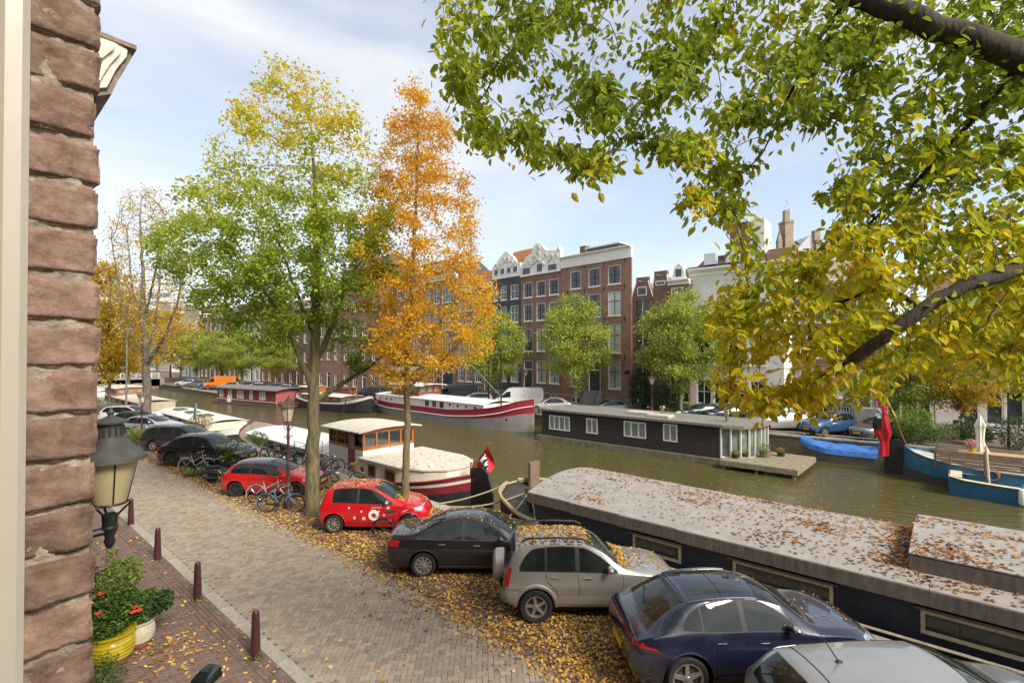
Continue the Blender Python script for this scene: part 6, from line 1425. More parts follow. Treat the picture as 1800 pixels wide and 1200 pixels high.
# ---------------- red shared city car with white rings
S = spec_mini(); pr = paint('paint_signal_red', (.50, .006, .012)); up = Car('city_car', 'small red shared car with white ring logos on its side', 'car', S, pr, place(588, 936, S, HD), HD, 'cars parked along the near quay')
S['hm'] = pr; S['mm'] = alloy; up.glazing(); up.common([[(1.29, .97), (1.3, .6), (1.28, .35)], [(2.48, .92), (2.46, .34)], [(.5, 1.0), (.62, .74)]], [(1.45, .84)], (2.25, 1.02), .56, .48); up.arch(.018)
for sd in 'RL': up.patch('tail_lamp', tail, sd, [(.02, .72), (.14, .70)], [(.05, .98), (.15, 1.0)], 5, 5, .01); up.lamp('head_lamp', headl, sd, 3.12, 3.36, .7, .82)
lgw = M('logo_white', (.74, .72, .68), .5, var=.02)
def logo_ring(car, x, z, r, sd='R'):
    n = 22; G = [[car.hit(sd, x+q*math.cos(2*math.pi*k/n), z+q*math.sin(2*math.pi*k/n), .005) for k in range(n+1)] for q in (r*.45, r)]
    g = MB(); g.grid(G, flip=sd == 'R'); g.build('ring_logo', lgw, car.root)
for (x, z, r) in ((1.82, .60, .17), (1.50, .50, .055), (1.02, .83, .035), (1.42, .72, .032), (1.20, .52, .042), (1.98, .72, .03), (2.28, .83, .04), (2.15, .60, .035)): logo_ring(up, x, z, r)
fc = bpy.data.curves.new('lettering', 'FONT'); fc.body = 'greenwheels'; fc.size = .115; fc.extrude = .001; fo = bpy.data.objects.new('lettering', fc); C.objects.link(fo)
bpy.context.view_layer.update(); dg = bpy.context.evaluated_depsgraph_get(); tm = bpy.data.meshes.new_from_object(fo.evaluated_get(dg)); bpy.data.objects.remove(fo); tm.materials.clear(); tm.materials.append(lgw)
for v in tm.vertices: q = up.hit('R', 1.74+v.co.x*.82, .81+v.co.y, .006); v.co = q
link('lettering', tm, up.root)
up.line('R', [(.95, .36), (2.4, .35)], .008, .004, trim, 'side_strip')
car_leaves(up, 620, 'yellow leaves covering the roof of the red shared car', .3, 1.9, .56, .055); car_leaves(up, 420, 'yellow leaves gathered at the red shared car windscreen base', 2.45, 2.75, .6, .06, (2.6, .08)); car_leaves(up, 100, 'few yellow leaves on the red shared car bonnet', 2.7, 3.3, .55, .055)
# ---------------- red hatch with black roof
S = spec_hatch(); S['rimm'] = alloyd; a1 = Car('hatchback_car', 'red hatchback with black roof parked behind the thick tree trunk', 'car', S, paint('paint_bright_red', (.52, .014, .012)), place(415, 873, S, HD-R(2)), HD-R(2), 'cars parked along the near quay')
S['mm'] = trim; a1.glazing(); a1.common([[(1.24, .95), (1.25, .6), (1.22, .34)], [(2.62, .9), (2.6, .34)]], [(1.45, .82)], (2.35, 1.0), .6, .55); a1.arch(.02)
rfm2 = paint('roof_black', (.012, .012, .013)); a1.patch('roof_panel', rfm2, 'T', [(.5, q*.60) for q in ss], [(1.84, q*.60) for q in ss], 14, 8, .007)
for sd in 'RL': zl_, zh_ = ptc(S['zl']), ptc(S['zh']); xs2 = np.linspace(.42, 2.3, 20); a1.patch('roof_arch', rfm2, sd, [(x, float(zh_(x))+.02) for x in xs2], [(x, float(zh_(x))+.075) for x in xs2], 22, 2, .006); a1.patch('tail_lamp', tail, sd, [(.04, .76), (.3, .78)], [(.07, .92), (.28, .92)], 5, 4, .008); a1.lamp('head_lamp', headl, sd, 3.4, 3.72, .66, .78)
a1.patch('grille', trim, 'F', [(-.42, .40), (.42, .40)], [(-.48, .70), (.48, .70)], 8, 4, .01)
car_leaves(a1, 300, 'yellow leaves along the red hatchback bonnet', 2.6, 3.6, .6, .055)
# ---------------- black cars further along
def simple(name, label, S, pnt, loc, hd, group='cars parked along the near quay', hi=True, roofrail=False):
    c = Car(name, label, 'car', S, pnt, loc, hd, group, hi); c.glazing(); L_ = S['L']; w_ = S['win']
    c.common([[((w_[-2][1]+w_[-1][0])/2, .95), ((w_[-2][1]+w_[-1][0])/2, .35)]], [(w_[-1][0]+.2, .87)], (w_[-1][1]-.25, 1.05), .66, .5)
    zf = float(ptc(S['zt'])(L_-.3)); zr_ = float(ptc(S['zs'])(.15))
    for sd in 'RL': c.lamp('tail_lamp', tail, sd, .04, .28, zr_-.14, zr_-.0, .03); c.lamp('head_lamp', headl, sd, L_-.5, L_-.16, zf-.16, zf-.05)
    c.patch('grille', trim, 'F', [(-.4, .42), (.4, .42)], [(-.42, .62), (.42, .62)], 8, 3, .01)
    return c
S = spec_macan(); S['rimm'] = alloyd; S['L'] = 4.69; simple('suv_car', 'black SUV with dark wheels behind the white bicycle', S, paint('paint_jet', (.010, .010, .012)), place(303, 820, S, HD-R(3)), HD-R(3))
S = spec_estate(); simple('estate_car', 'dark grey estate car beyond the black SUV', S, paint('paint_graphite', (.022, .023, .026)), place(270, 793, S, HD-R(3)), HD-R(3))
S = spec_hatch(); simple('hatchback_car', 'pale silver hatchback beside the bare yellow tree', S, paint('paint_pale_silver', (.48, .49, .5), .5), (8.6, 44.6, 0), HD-R(2))
S = spec_hatch(); simple('hatchback_car', 'dark teal hatchback behind the pale silver one', S, paint('paint_teal', (.03, .06, .06), .3), (8.7, 48.6, 0), HD-R(2))
S = spec_estate(); simple('estate_car', 'white estate car under the far yellow tree', S, paint('paint_white', (.66, .66, .65)), (8.8, 53.6, 0), HD-R(2))
# ---------------- far bank
GF = 'cars parked along the far quay'
def farcar(name, label, S, pnt, u, v, hd, z=-.2, flip=False):
    """u,v: pixel of the near rear wheel contact (or near front wheel when the nose points left)"""
    p = at(u, v, z); c, sn = math.cos(hd), math.sin(hd); ly = -(S['W']/2-.1) if not flip else (S['W']/2-.1); lx = S['ax'][0] if not flip else S['ax'][1]
    return simple(name, label, S, pnt, (p[0]-(c*lx-sn*ly), p[1]-(sn*lx+c*ly), z), hd, GF, False)
HL = math.atan2(.748, -.664)                 # nose to the left
farcar('suv_car', 'silver luxury SUV in front of the green door stoop', dict(spec_macan(), rw=.4), paint('paint_champagne', (.40, .37, .33), .5), 942, 727, HL, -.2, True)
farcar('hatchback_car', 'silver estate hatchback beside the dark houseboat end', spec_estate(), paint('paint_far_silver', (.46, .46, .45), .5), 1345, 757, HL, -.1, True)
farcar('crossover_car', 'metallic blue crossover facing the canal by the tarpaulin boat', spec_rav(), paint('paint_denim', (.045, .115, .23), .4), 1449, 767, HL+R(16), -.1, True)
farcar('hatchback_car', 'dark grey low hatchback half behind the hanging flag', spec_sedan(), paint('paint_mountain_grey', (.11, .11, .112), .5), 1543, 775, HL+R(20), -.1, True)
farcar('sedan_car', 'black saloon under the yellow branches by the houseboat roof', spec_sedan(), paint('paint_far_black', (.014, .015, .017)), 1262, 742, HL+R(6), -.1, True)
farcar('hatchback_car', 'dark green hatchback behind the houseboat flue', spec_hatch(), paint('paint_dark_green', (.02, .045, .04), .2), 1215, 737, HL+R(6), -.15, True)
farcar('hatchback_car', 'grey hatchback behind the dark houseboat roof hatches', spec_hatch(), paint('paint_grey_far', (.20, .21, .22), .4), 1050, 729, HL, -.2, True)
farcar('estate_car', 'white silver estate car behind the white barge bow', spec_estate(), paint('paint_far_white', (.55, .55, .54), .3), 812, 713, HL, -.3, True)
farcar('estate_car', 'dark grey estate behind the white barge roof', spec_estate(), paint('paint_anthracite', (.05, .055, .06), .3), 783, 709, HL, -.35, True)
farcar('hatchback_car', 'small dark hatchback behind the barge wheelhouse', spec_hatch(), paint('paint_far_navy', (.03, .035, .045), .3), 668, 705, HL, -.4, True)
farcar('hatchback_car', 'dark red hatchback behind the black sailing barge', spec_hatch(), paint('paint_wine', (.22, .02, .025), .2), 582, 699, HL, -.5, True)
farcar('hatchback_car', 'blue grey hatchback behind the thick tree trunk', spec_hatch(), paint('paint_steel', (.14, .18, .22), .4), 556, 697, HL, -.5, True)
lc = [('dark grey', (.06, .06, .065)), ('silver', (.42, .42, .42)), ('blue grey', (.13, .16, .2)), ('black', (.015, .015, .017)), ('white', (.6, .6, .6)), ('dark green', (.03, .06, .05)), ('light grey', (.34, .35, .36)), ('bright blue', (.02, .08, .4)), ('grey brown', (.15, .13, .11)), ('pearl', (.5, .49, .46))]
lu = [(500, 694), (480, 693), (463, 691), (448, 690), (432, 689), (417, 688), (388, 687), (354, 685), (330, 683), (312, 681)]
for (nm, col), (u, v) in zip(lc, lu):
    S = spec_estate() if u % 2 else spec_hatch(); farcar('parked_car', nm+' car in the far row beyond the maroon houseboat', S, paint('paint_row_'+nm.replace(' ', '_'), col, .3), u, v-2, HL+R(14), -.62, True)
# ---------------- vans
def van(label, S, pnt, u, v, hd, z, flip=True, stripe=None):
    p = at(u, v, z); c, sn = math.cos(hd), math.sin(hd); ly = (S['W']/2-.1) if flip else -(S['W']/2-.1); lx = S['ax'][1] if flip else S['ax'][0]
    V_ = Car('van', label, 'van', S, pnt, (p[0]-(c*lx-sn*ly), p[1]-(sn*lx+c*ly), z), hd, 'vans parked along the far quay', False)
    V_.glazing(); V_.common([[(3.9, 1.4), (3.9, .4)], [(2.5, 2.0), (2.5, .45)]], [(4.05, 1.05)], (4.75, 1.35), .7, .55)
    L_ = S['L']
    for sd in 'RL': V_.lamp('head_lamp', headl, sd, L_-.5, L_-.2, .78, .96); V_.lamp('tail_lamp', tail, sd, .03, .12, .9, 1.25); V_.patch('side_moulding', trim, sd, [(1.3, .52), (4.3, .5)], [(1.3, .66), (4.3, .64)], 14, 2, .012)
    return V_
def spec_van(): return dict(L=5.5, W=2.0, rw=.34, ax=(1.0, 4.55), spokes=6, zt=[(0, .8), (.03, 1.3), (.06, 2.1), (.12, 2.32), (.4, 2.38), (3.2, 2.4), (3.7, 2.34), (4.1, 2.12), (4.75, 1.42), (4.95, 1.28), (5.3, 1.12), (5.44, .8), (5.5, .6)],
    zs=[(0, .75), (.06, 1.2), (.4, 1.25), (3.5, 1.25), (4.6, 1.16), (5.0, 1.08), (5.5, .56)], hw=[(0, .9), (.05, .96), (.2, .99), (3, 1.0), (4.5, .98), (5.1, .88), (5.38, .74), (5.5, .5)],
    wr=[(0, .8), (.2, .86), (3.2, .86), (4.0, .80), (4.8, .84), (5.2, .7), (5.5, .4)], dr=[(0, .05), (.2, .16), (3.4, .16), (4.2, .1), (4.9, .05), (5.5, .03)], zb=[(0, .5), (.1, .4), (.4, .34), (5.1, .3), (5.5, .4)],
    zl=[(3.6, 1.38), (4.0, 1.34), (4.3, 1.32), (4.72, 1.3)], zh=[(3.6, 1.95), (3.9, 1.93), (4.2, 1.78), (4.72, 1.33)], win=[(3.64, 4.7)], ws=(4.78, 4.08, .78, .70), rwb=(1.4, 1.9, .6, .56), wsc=.3)
van('white panel van parked beside the barge bow', spec_van(), paint('paint_van_white', (.68, .68, .67)), 882, 720, HL, -.2)
van('dark grey high roof van behind the barge wheelhouse', spec_van(), paint('paint_van_grey', (.07, .078, .085), .3), 775, 708, HL, -.35)
van('black people carrier van before the awning shopfront', dict(spec_van(), zt=[(a, b*.84 if b > 1.3 else b) for a, b in spec_van()['zt']], zh=[(a, b*.86) for a, b in spec_van()['zh']]), paint('paint_van_black', (.018, .018, .02)), 632, 703, HL, -.45)
van('orange delivery van in the far row by the bridge', spec_van(), paint('paint_van_orange', (.55, .15, .015)), 366, 684, HL+R(14), -.62)
# ================================================================== TREES
barkm = M('elm_bark', (.115, .10, .055), .95, var=.4, scale=10, bump=1.0, bscale=26, bdist=.03, stretch=(1, 1, .22), col2=(.15, .13, .06))
barkd = M('dark_bark', (.045, .034, .022), .95, var=.4, scale=10, bump=1.0, bscale=26, bdist=.02, stretch=(1, 1, .3))
barkg = M('grey_bark', (.16, .14, .11), .95, var=.35, scale=8, bump=.8, bscale=26, bdist=.02, stretch=(1, 1, .25))
def inpoly(P, poly):
    x, y = P[:, 0], P[:, 1]; c = np.zeros(len(P), bool); n = len(poly)
    for i in range(n):
        (x0, y0), (x1, y1) = poly[i], poly[(i+1) % n]
        k = ((y0 > y) != (y1 > y)) & (x < (x1-x0)*(y-y0)/((y1-y0)+1e-12)+x0); c ^= k
    return c
def sample_poly(poly, n, d0, dd):
    """points in the volume whose outline is poly and whose depth is d0 +- dd, thinner towards the rim"""
    P = np.array(poly, float); lo, hi = P.min(0), P.max(0); out = []
    c = P.mean(0)
    while len(out) < n:
        q = rng.uniform(lo, hi, (n*2, 2)); q = q[inpoly(q, poly)]
        out += list(q)
    q = np.array(out[:n]); r = np.clip(np.hypot((q[:, 0]-c[0])/(hi[0]-lo[0]), (q[:, 1]-c[1])/(hi[1]-lo[1]))*2, 0, 1)
    dep = d0+dd*rng.uniform(-1, 1, n)*np.sqrt(1-.8*r*r)
    return np.array([atd(a, b, t) for (a, b), t in zip(q, dep)])
def grow(attr, chains, seg, infl, kill, iters=70, trop=(0, 0, 0), wob=.15):
    """space colonisation from seed chains [(points, r0, r1)]; returns nodes, parents, preset radii"""
    N_ = []; par = []; pre = []
    for (pts, r0, r1, anchor) in chains:
        prev = -1
        if anchor is not None: prev = int(np.argmin(np.linalg.norm(np.array(N_)-np.array(anchor), axis=1)))
        P = [np.array(p, float) for p in pts]; tot = sum(np.linalg.norm(b-a) for a, b in zip(P[:-1], P[1:])); acc = 0
        for a, b in zip(P[:-1], P[1:]):
            L_ = np.linalg.norm(b-a); n = max(1, int(L_/seg))
            for k in range(n):
                N_.append(a+(b-a)*k/n+(rng.normal(0, seg*.05, 3) if prev >= 0 else 0)); par.append(prev); pre.append(r0+(r1-r0)*(acc+L_*k/n)/tot); prev = len(N_)-1
            acc += L_
        N_.append(P[-1]); par.append(prev); pre.append(r1)
    A = np.array(attr); N_ = [np.array(p) for p in N_]; tr = np.array(trop)
    base = np.array(N_); D = np.full(len(A), 1e9); I_ = np.zeros(len(A), int)
    def upd(start):
        nonlocal D, I_
        new = np.array(N_[start:])
        d = np.linalg.norm(A[:, None]-new[None], axis=2); j = d.argmin(1); dm = d[np.arange(len(A)), j]; k = dm < D; D[k] = dm[k]; I_[k] = j[k]+start
    upd(0); kids = {}
    for it in range(iters):
        act = D < infl
        if not act.any(): break
        start = len(N_); acc = {}
        dirs = A[act]-np.array(N_)[I_[act]]; dirs /= np.maximum(np.linalg.norm(dirs, axis=1), 1e-6)[:, None]
        ids = I_[act]; un = np.unique(ids)
        for i in un:
            if kids.get(i, 0) > 3: continue
            v = dirs[ids == i].sum(0); v = v/max(np.linalg.norm(v), 1e-6)+tr+rng.normal(0, wob, 3); v /= np.linalg.norm(v)
            N_.append(N_[i]+v*seg); par.append(int(i)); pre.append(0); kids[i] = kids.get(i, 0)+1
        if len(N_) == start: break
        upd(start); keep = D > kill
        if keep.sum() == 0: break
        A = A[keep]; D = D[keep]; I_ = I_[keep]
    return np.array(N_), np.array(par), np.array(pre)
def skeleton_mesh(N_, par, pre, tip=.006, pw=2.4):
    n = len(N_); a = np.zeros(n); ch = [[] for _ in range(n)]
    for i in range(n):
        if par[i] >= 0: ch[par[i]].append(i)
    order = []; stack = [i for i in range(n) if par[i] < 0]
    while stack: i = stack.pop(); order.append(i); stack += ch[i]
    for i in reversed(order):
        a[i] = max(tip**pw, sum(a[c] for c in ch[i])) if ch[i] else tip**pw
    r = a**(1/pw); r = np.where(pre > 0, np.maximum(pre, np.minimum(r, pre*1.15)), r); g = MB()
    for i in order:
        if par[i] >= 0: r[i] = min(r[i], r[par[i]])
    done = set()
    for i in order:
        if par[i] >= 0 and i in done: continue
        starts = [i] if par[i] < 0 else []
        if par[i] >= 0: starts = [i]
        for s0 in starts:
            chain = ([par[s0]] if par[s0] >= 0 else [])+[s0]; done.add(s0); c = s0
            while ch[c]:
                nx = max(ch[c], key=lambda k: r[k]); 
                if nx in done: break
                done.add(nx); chain.append(nx); c = nx
            if len(chain) < 2: continue
            rr_ = [r[k] for k in chain]; 
            if par[s0] >= 0: rr_[0] = min(rr_[0], rr_[1]*1.25)
            g.tube([N_[k] for k in chain], rr_, 10 if max(rr_) > .09 else (6 if max(rr_) > .02 else 4), cap=True)
    return g, r, ch
def leaf_mesh(P, size, droop=.6, wid=(.42, .62), fold=.25):
    """hanging leaves; broad ovals of two folded halves (6 vertices each)"""
    n = len(P); th = rng.uniform(0, 2*math.pi, n); a = np.stack([np.cos(th), np.sin(th), -droop+rng.normal(0, .55, n)], 1); a /= np.linalg.norm(a, axis=1)[:, None]
    up = rng.normal(0, .6, (n, 3)); up[:, 2] += .8; b = np.cross(up, a); b /= np.maximum(np.linalg.norm(b, axis=1), 1e-6)[:, None]; c = np.cross(a, b)
    L_ = (size*rng.uniform(.65, 1.2, n))[:, None]; W_ = L_*.5*rng.uniform(*wid, n)[:, None]; f = fold*W_
    V = np.stack([P, P+a*L_*.32+b*W_+c*f, P+a*L_*.68+b*W_*.82+c*f, P+a*L_-c*f*.6, P+a*L_*.68-b*W_*.82+c*f, P+a*L_*.32-b*W_+c*f], 1).reshape(-1, 3)
    q = np.array([(0, 1, 2, 3), (0, 3, 4, 5)]); return V, (q[None]+(np.arange(n)*6)[:, None, None]).reshape(-1, 4)
def tree(name, label, attr, chains, seg, infl, kill, bark, leafmat, nleaf, lsize, base, spread=.28, tip=.006, rmax=.02, group=None, dens=None, iters=70, trop=(0, 0, .05), droop=.5, singles=0):
    N_, par, pre = grow(attr, chains, seg, infl, kill, iters, trop); g, r, ch = skeleton_mesh(N_, par, pre, tip)
    o = thing(name, label, 'tree', tuple(base), 0, group); off = np.array(base)
    g.v = [tuple(np.array(p)-off) for p in g.v]; g.build('trunk', bark, o, smooth=50)
    idx = np.where((r < rmax) & (pre == 0))[0]
    w_ = rng.gamma(.7, 1, len(idx))*(np.array([dens(N_[i]) for i in idx]) if dens is not None else 1); w_ = w_/w_.sum()
    pick = rng.choice(idx, nleaf, p=w_); pa = np.where(par[pick] >= 0, par[pick], pick); t = rng.uniform(0, 1, nleaf)[:, None]
    P = N_[pick]*t+N_[pa]*(1-t)+rng.normal(0, spread, (nleaf, 3))*np.array([1, 1, .8])
    if singles:
        px = np.array([pix(p) for p in P]); big = np.where((px[:, 2] > .5) & (px[:, 0] > 0) & (px[:, 0] < 1800) & (px[:, 1] > 0) & (px[:, 1] < 1200), px[:, 2], 1e9); order = np.argsort(big)
        sel = order[:singles]; rest = order[singles:]
        protos = []
        for k in range(8): V, F = leaf_mesh(np.zeros((1, 3)), lsize, droop); protos.append(mesh_np('leaf', V, F, leafmat))
        for i in sel: link('leaf', protos[int(i) % 8], o, tuple(P[i]-off), (random.uniform(-.5, .5), random.uniform(-.5, .5), random.uniform(0, 6.28)))
        P = P[rest]
    V, F = leaf_mesh(P, lsize, droop); crown = link('crown', mesh_np('crown', V-off, F, leafmat), o); crown['kind'] = 'stuff'
    return o
YEL = (.80, .56, .03); YEG = (.56, .54, .04); GRN = (.19, .265, .026); DGR = (.11, .165, .022); ORG = (.50, .21, .018); BRN = (.28, .10, .015); LIM = (.26, .34, .03)
# ---- tall green and yellow tree
p1 = at(549, 905); P1 = p1+0
d1 = pix(p1)[2]
poly1 = [(265, 410), (300, 360), (330, 300), (375, 250), (395, 175), (440, 150), (480, 95), (545, 105), (600, 150), (650, 200), (675, 260), (690, 340), (695, 430), (690, 520), (665, 600), (625, 640), (590, 600), (555, 560), (500, 610), (440, 620), (395, 595), (350, 560), (305, 500), (225, 425)]
A_ = sample_poly(poly1, 1500, d1, 3.2)
T = lambda u, v, d: atd(u, v, d)
c1 = [([p1+np.array([0, 0, -.05]), T(549, 860, d1), T(551, 760, d1), T(551, 680, d1), T(553, 620, d1), T(555, 540, d1+.1), T(556, 440, d1+.2), T(553, 330, d1), T(548, 230, d1)], .27, .035, None),
      ([T(551, 690, d1), T(532, 640, d1-.2), T(505, 575, d1-.6), T(470, 520, d1-1), T(420, 470, d1-1.3)], .12, .03, T(551, 690, d1)),
      ([T(552, 640, d1), T(578, 590, d1+.5), T(598, 530, d1+.9), T(625, 470, d1+1.3)], .13, .03, T(552, 640, d1)),
      ([T(552, 705, d1), T(600, 675, d1+.2), T(650, 645, d1+.3), T(700, 600, d1+.5)], .11, .025, T(552, 705, d1)),
      ([T(552, 590, d1), T(530, 540, d1+.7), T(510, 480, d1+1.2), T(480, 400, d1+1.6)], .09, .02, T(552, 590, d1))]
lf1 = Mleaf('lime_leaf', [(0, DGR), (.22, GRN), (.45, (.31, .385, .035)), (.58, (.38, .46, .04)), (.72, YEG), (.85, YEL), (1, (.55, .33, .02))], 4.5, 14.5, .58, .5, .22, .5)
tree('lime_tree', 'tall lime tree turning from green below to yellow top beside the bicycles', A_, c1, .28, 1.9, .42, barkm, lf1, 36000, .15, p1, .20, dens=lambda p: 1.0 if p[2] < 11.5 else .5)
# ---- slim orange tree
p2 = at(712, 925); d2 = pix(p2)[2]
poly2 = [(735, 118), (762, 150), (792, 200), (802, 260), (832, 310), (846, 400), (850, 470), (888, 520), (885, 580), (850, 640), (790, 660), (740, 690), (690, 690), (652, 640), (640, 560), (618, 480), (606, 420), (640, 370), (652, 300), (682, 200), (712, 130)]
A_ = sample_poly(poly2, 1300, d2, 2.4)
c2 = [([p2+np.array([0, 0, -.05]), T(712, 860, d2), T(716, 750, d2), T(715, 660, d2), T(720, 560, d2), T(728, 450, d2), T(732, 330, d2), T(737, 200, d2)], .14, .02, None),
      ([T(716, 680, d2), T(760, 650, d2-.3), T(810, 600, d2-.6), T(860, 545, d2-.8)], .05, .014, T(716, 680, d2)), ([T(715, 640, d2), T(760, 590, d2+.3), T(795, 530, d2+.5), T(830, 460, d2+.6)], .05, .014, T(715, 640, d2)),
      ([T(718, 600, d2), T(690, 540, d2), T(665, 470, d2+.2)], .045, .012, T(718, 600, d2))]
lf2 = Mleaf('orange_leaf', [(0, (.24, .28, .025)), (.16, (.52, .44, .035)), (.36, (.80, .50, .03)), (.58, (.78, .46, .03)), (.82, (.64, .33, .03)), (1, (.46, .20, .02))], 3.5, 12, .25, .6, .35, .5)
tree('orange_tree', 'slim mossy tree with orange autumn leaves behind the black saloon', A_, c2, .24, 1.6, .34, M('mossy_bark', (.15, .14, .045), .95, var=.45, scale=7, bump=.9, bscale=24, bdist=.02, stretch=(1, 1, .3), col2=(.17, .13, .07)), lf2, 32000, .105, p2, .15, trop=(0, 0, .12))
# ---- half bare tree down the street
p3 = at(258, 752); d3 = pix(p3)[2]
poly3 = [(180, 420), (205, 350), (235, 320), (290, 330), (330, 400), (355, 470), (365, 560), (340, 640), (300, 660), (270, 640), (235, 640), (200, 590), (178, 520)]
A_ = sample_poly(poly3, 1200, d3, 5.5)
c3 = [([p3+np.array([0, 0, -.05]), T(258, 690, d3), T(256, 620, d3), T(252, 540, d3), T(250, 450, d3), T(246, 380, d3)], .36, .05, None), ([T(257, 640, d3), T(285, 600, d3-1), T(310, 540, d3-2), T(325, 470, d3-2.5)], .15, .04, T(257, 640, d3)), ([T(257, 625, d3), T(235, 595, d3), T(205, 560, d3+1)], .1, .03, T(257, 625, d3)), ([T(257, 650, d3), T(270, 600, d3+2), T(280, 500, d3+3), T(285, 400, d3+3)], .14, .03, T(257, 650, d3)), ([T(255, 590, d3), T(232, 500, d3-1), T(222, 400, d3-1)], .1, .03, T(255, 590, d3)), ([T(254, 560, d3), T(275, 470, d3-2), T(290, 380, d3-2)], .1, .03, T(254, 560, d3)), ([T(235, 595, d3), T(208, 500, d3+1), T(196, 420, d3+1)], .08, .03, T(235, 595, d3))]
lf3 = Mleaf('pale_orange_leaf', [(0, YEG), (.3, YEL), (.7, (.55, .32, .06)), (1, ORG)], trans=.45)
tree('half_bare_tree', 'half bare tree with thin yellow leaves and upright twigs down the street', A_, c3, .5, 3.2, .62, barkg, lf3, 6500, .17, p3, .35, tip=.017, rmax=.05, trop=(0, 0, .25))
# ---- near elm: limbs reach into the view from the right
lfE = Mleaf('elm_leaf', [(0, (.20, .255, .02)), (.16, (.31, .37, .024)), (.32, (.46, .48, .028)), (.46, (.64, .56, .028)), (.66, (.80, .56, .022)), (.92, (.66, .32, .02)), (1, (.42, .10, .02))], 5.0, 8.0, -.36, .55, .5, .6, .45)
def build_elm():
    base = np.array([10.0, -3.4, 0.0]); tr_ = [base+np.array([0, 0, -.05]), base+np.array([.05, .1, 3]), base+np.array([0, .2, 6]), base+np.array([-.2, .3, 9]), base+np.array([-.3, .4, 11.5])]
    up_ = [(760, -60), (738, 10), (770, 90), (790, 190), (815, 255), (860, 300), (905, 300), (960, 315), (1040, 335), (1130, 300), (1180, 340), (1215, 385), (1300, 400), (1330, 350), (1280, 290), (1310, 215), (1400, 205), (1480, 250), (1445, 330), (1440, 430), (1500, 470), (1600, 470), (1700, 430), (1900, 420), (1950, -160)]
    lo_ = [(1255, 610), (1235, 540), (1290, 470), (1380, 430), (1500, 400), (1650, 400), (1850, 380), (1950, 560), (1830, 640), (1680, 600), (1610, 655), (1570, 700), (1490, 690), (1440, 730), (1350, 740), (1280, 720), (1240, 680)]
    rt = [(1600, 640), (1700, 560), (1850, 540), (1900, 640), (1830, 700), (1740, 680), (1660, 665)]
    A_ = np.concatenate([sample_poly(up_, 1500, 5.0, 1.4), sample_poly([(1380, 60), (1420, 200), (1500, 260), (1450, 420), (1560, 470), (1900, 420), (1950, -100)], 600, 4.6, .9), sample_poly(lo_, 1500, 4.9, .9), sample_poly(rt, 320, 5.6, .7)])
    ch = [(tr_, .33, .16, None),
          ([tr_[2], T(1990, 230, 4.6), T(1800, 105, 4.0), T(1680, 60, 3.95), T(1500, -8, 4.3), T(1300, -70, 5.2), T(1080, -110, 5.6), T(880, -60, 5.9)], .17, .03, tr_[2]),
          ([base+np.array([0, .15, 5.0]), T(2000, 420, 4.6), T(1800, 468, 4.0), T(1700, 500, 3.9), T(1620, 545, 3.9), T(1555, 590, 3.95), T(1500, 632, 4.1)], .12, .045, base+np.array([0, .15, 5.0])),
          ([T(1500, 632, 4.1), T(1478, 650, 4.15)], .05, .035, T(1500, 632, 4.1)),
          ([T(1620, 545, 3.9), T(1560, 500, 4.3), T(1480, 530, 4.6), T(1380, 540, 4.9), T(1290, 560, 5.0)], .022, .008, T(1620, 545, 3.9)),
          ([T(1800, 105, 4.0), T(1700, 220, 4.4), T(1600, 330, 4.9), T(1500, 420, 5.0), T(1440, 440, 5.1)], .028, .008, T(1800, 105, 4.0)),
          ([T(1500, -8, 4.3), T(1420, 90, 4.8), T(1390, 160, 5.1), T(1340, 270, 5.2)], .022, .007, T(1500, -8, 4.3)),
          ([T(1300, -70, 5.2), T(1250, 60, 5.3), T(1180, 150, 5.4), T(1060, 280, 5.5)], .022, .007, T(1300, -70, 5.2)),
          ([T(1080, -110, 5.6), T(1000, 0, 5.6), T(900, 90, 5.7), T(830, 200, 5.8)], .022, .007, T(1080, -110, 5.6))]
    return tree('elm_tree', 'near elm whose leafy green and yellow boughs hang in front of the canal', A_, ch, .13, .85, .19, barkd, lfE, 29000, .100, base, .075, tip=.0028, rmax=.012, trop=(0, 0, -.10), droop=.9, singles=300, iters=60)
build_elm()
# ---- round quay trees across the water and beyond
def ball(n, h0, h1, r):
    P = []
    while len(P) < n:
        q = rng.uniform(-1, 1, 3)
        if q@q < 1 and rng.uniform() < .35+.65*math.sqrt(q@q): P.append((q[0]*r*(1-.25*max(0, q[2])), q[1]*r*(1-.25*max(0, q[2])), (h0+h1)/2+q[2]*(h1-h0)/2))
    return np.array(P)
def proto_tree(name, label, leafmat, h, r, nl, ls, seg=.45, hb=2.3, seed=0):
    A_ = ball(520, hb, h, r); ch = [([(0, 0, -.05), (.03, .02, hb*.6), (.06, -.03, hb+.4), (0, .05, h*.55), (.05, 0, h*.85)], .16, .03, None)]
    return tree(name, label, A_, ch, seg, 3.0, .55, barkg, leafmat, nl, ls, (0, 0, 0), .32, tip=.01, rmax=.05, group='trees lining the far quay')
lg = Mleaf('quay_green', [(0, (.17, .22, .04)), (.3, (.27, .34, .055)), (.6, (.40, .45, .07)), (.85, (.56, .54, .08)), (1, (.62, .52, .08))], nw=.45, nscale=.5, trans=.4)
ly = Mleaf('quay_yellow', [(0, (.34, .30, .03)), (.4, (.55, .38, .03)), (.75, (.62, .40, .035)), (1, (.50, .26, .03))], nw=.4, nscale=.4, trans=.45)
def put(o, p, sc, rz): o.location = tuple(p); o.scale = (sc[0], sc[0], sc[1]); o.rotation_euler = (0, 0, rz)
tg = proto_tree('quay_tree', 'round pale green tree before the broad brick house with white cornice', lg, 10.2, 3.5, 24000, .19)
ty = proto_tree('quay_tree', 'golden yellow tree beyond the cream flat roofed boat', ly, 11, 3.6, 15000, .22)
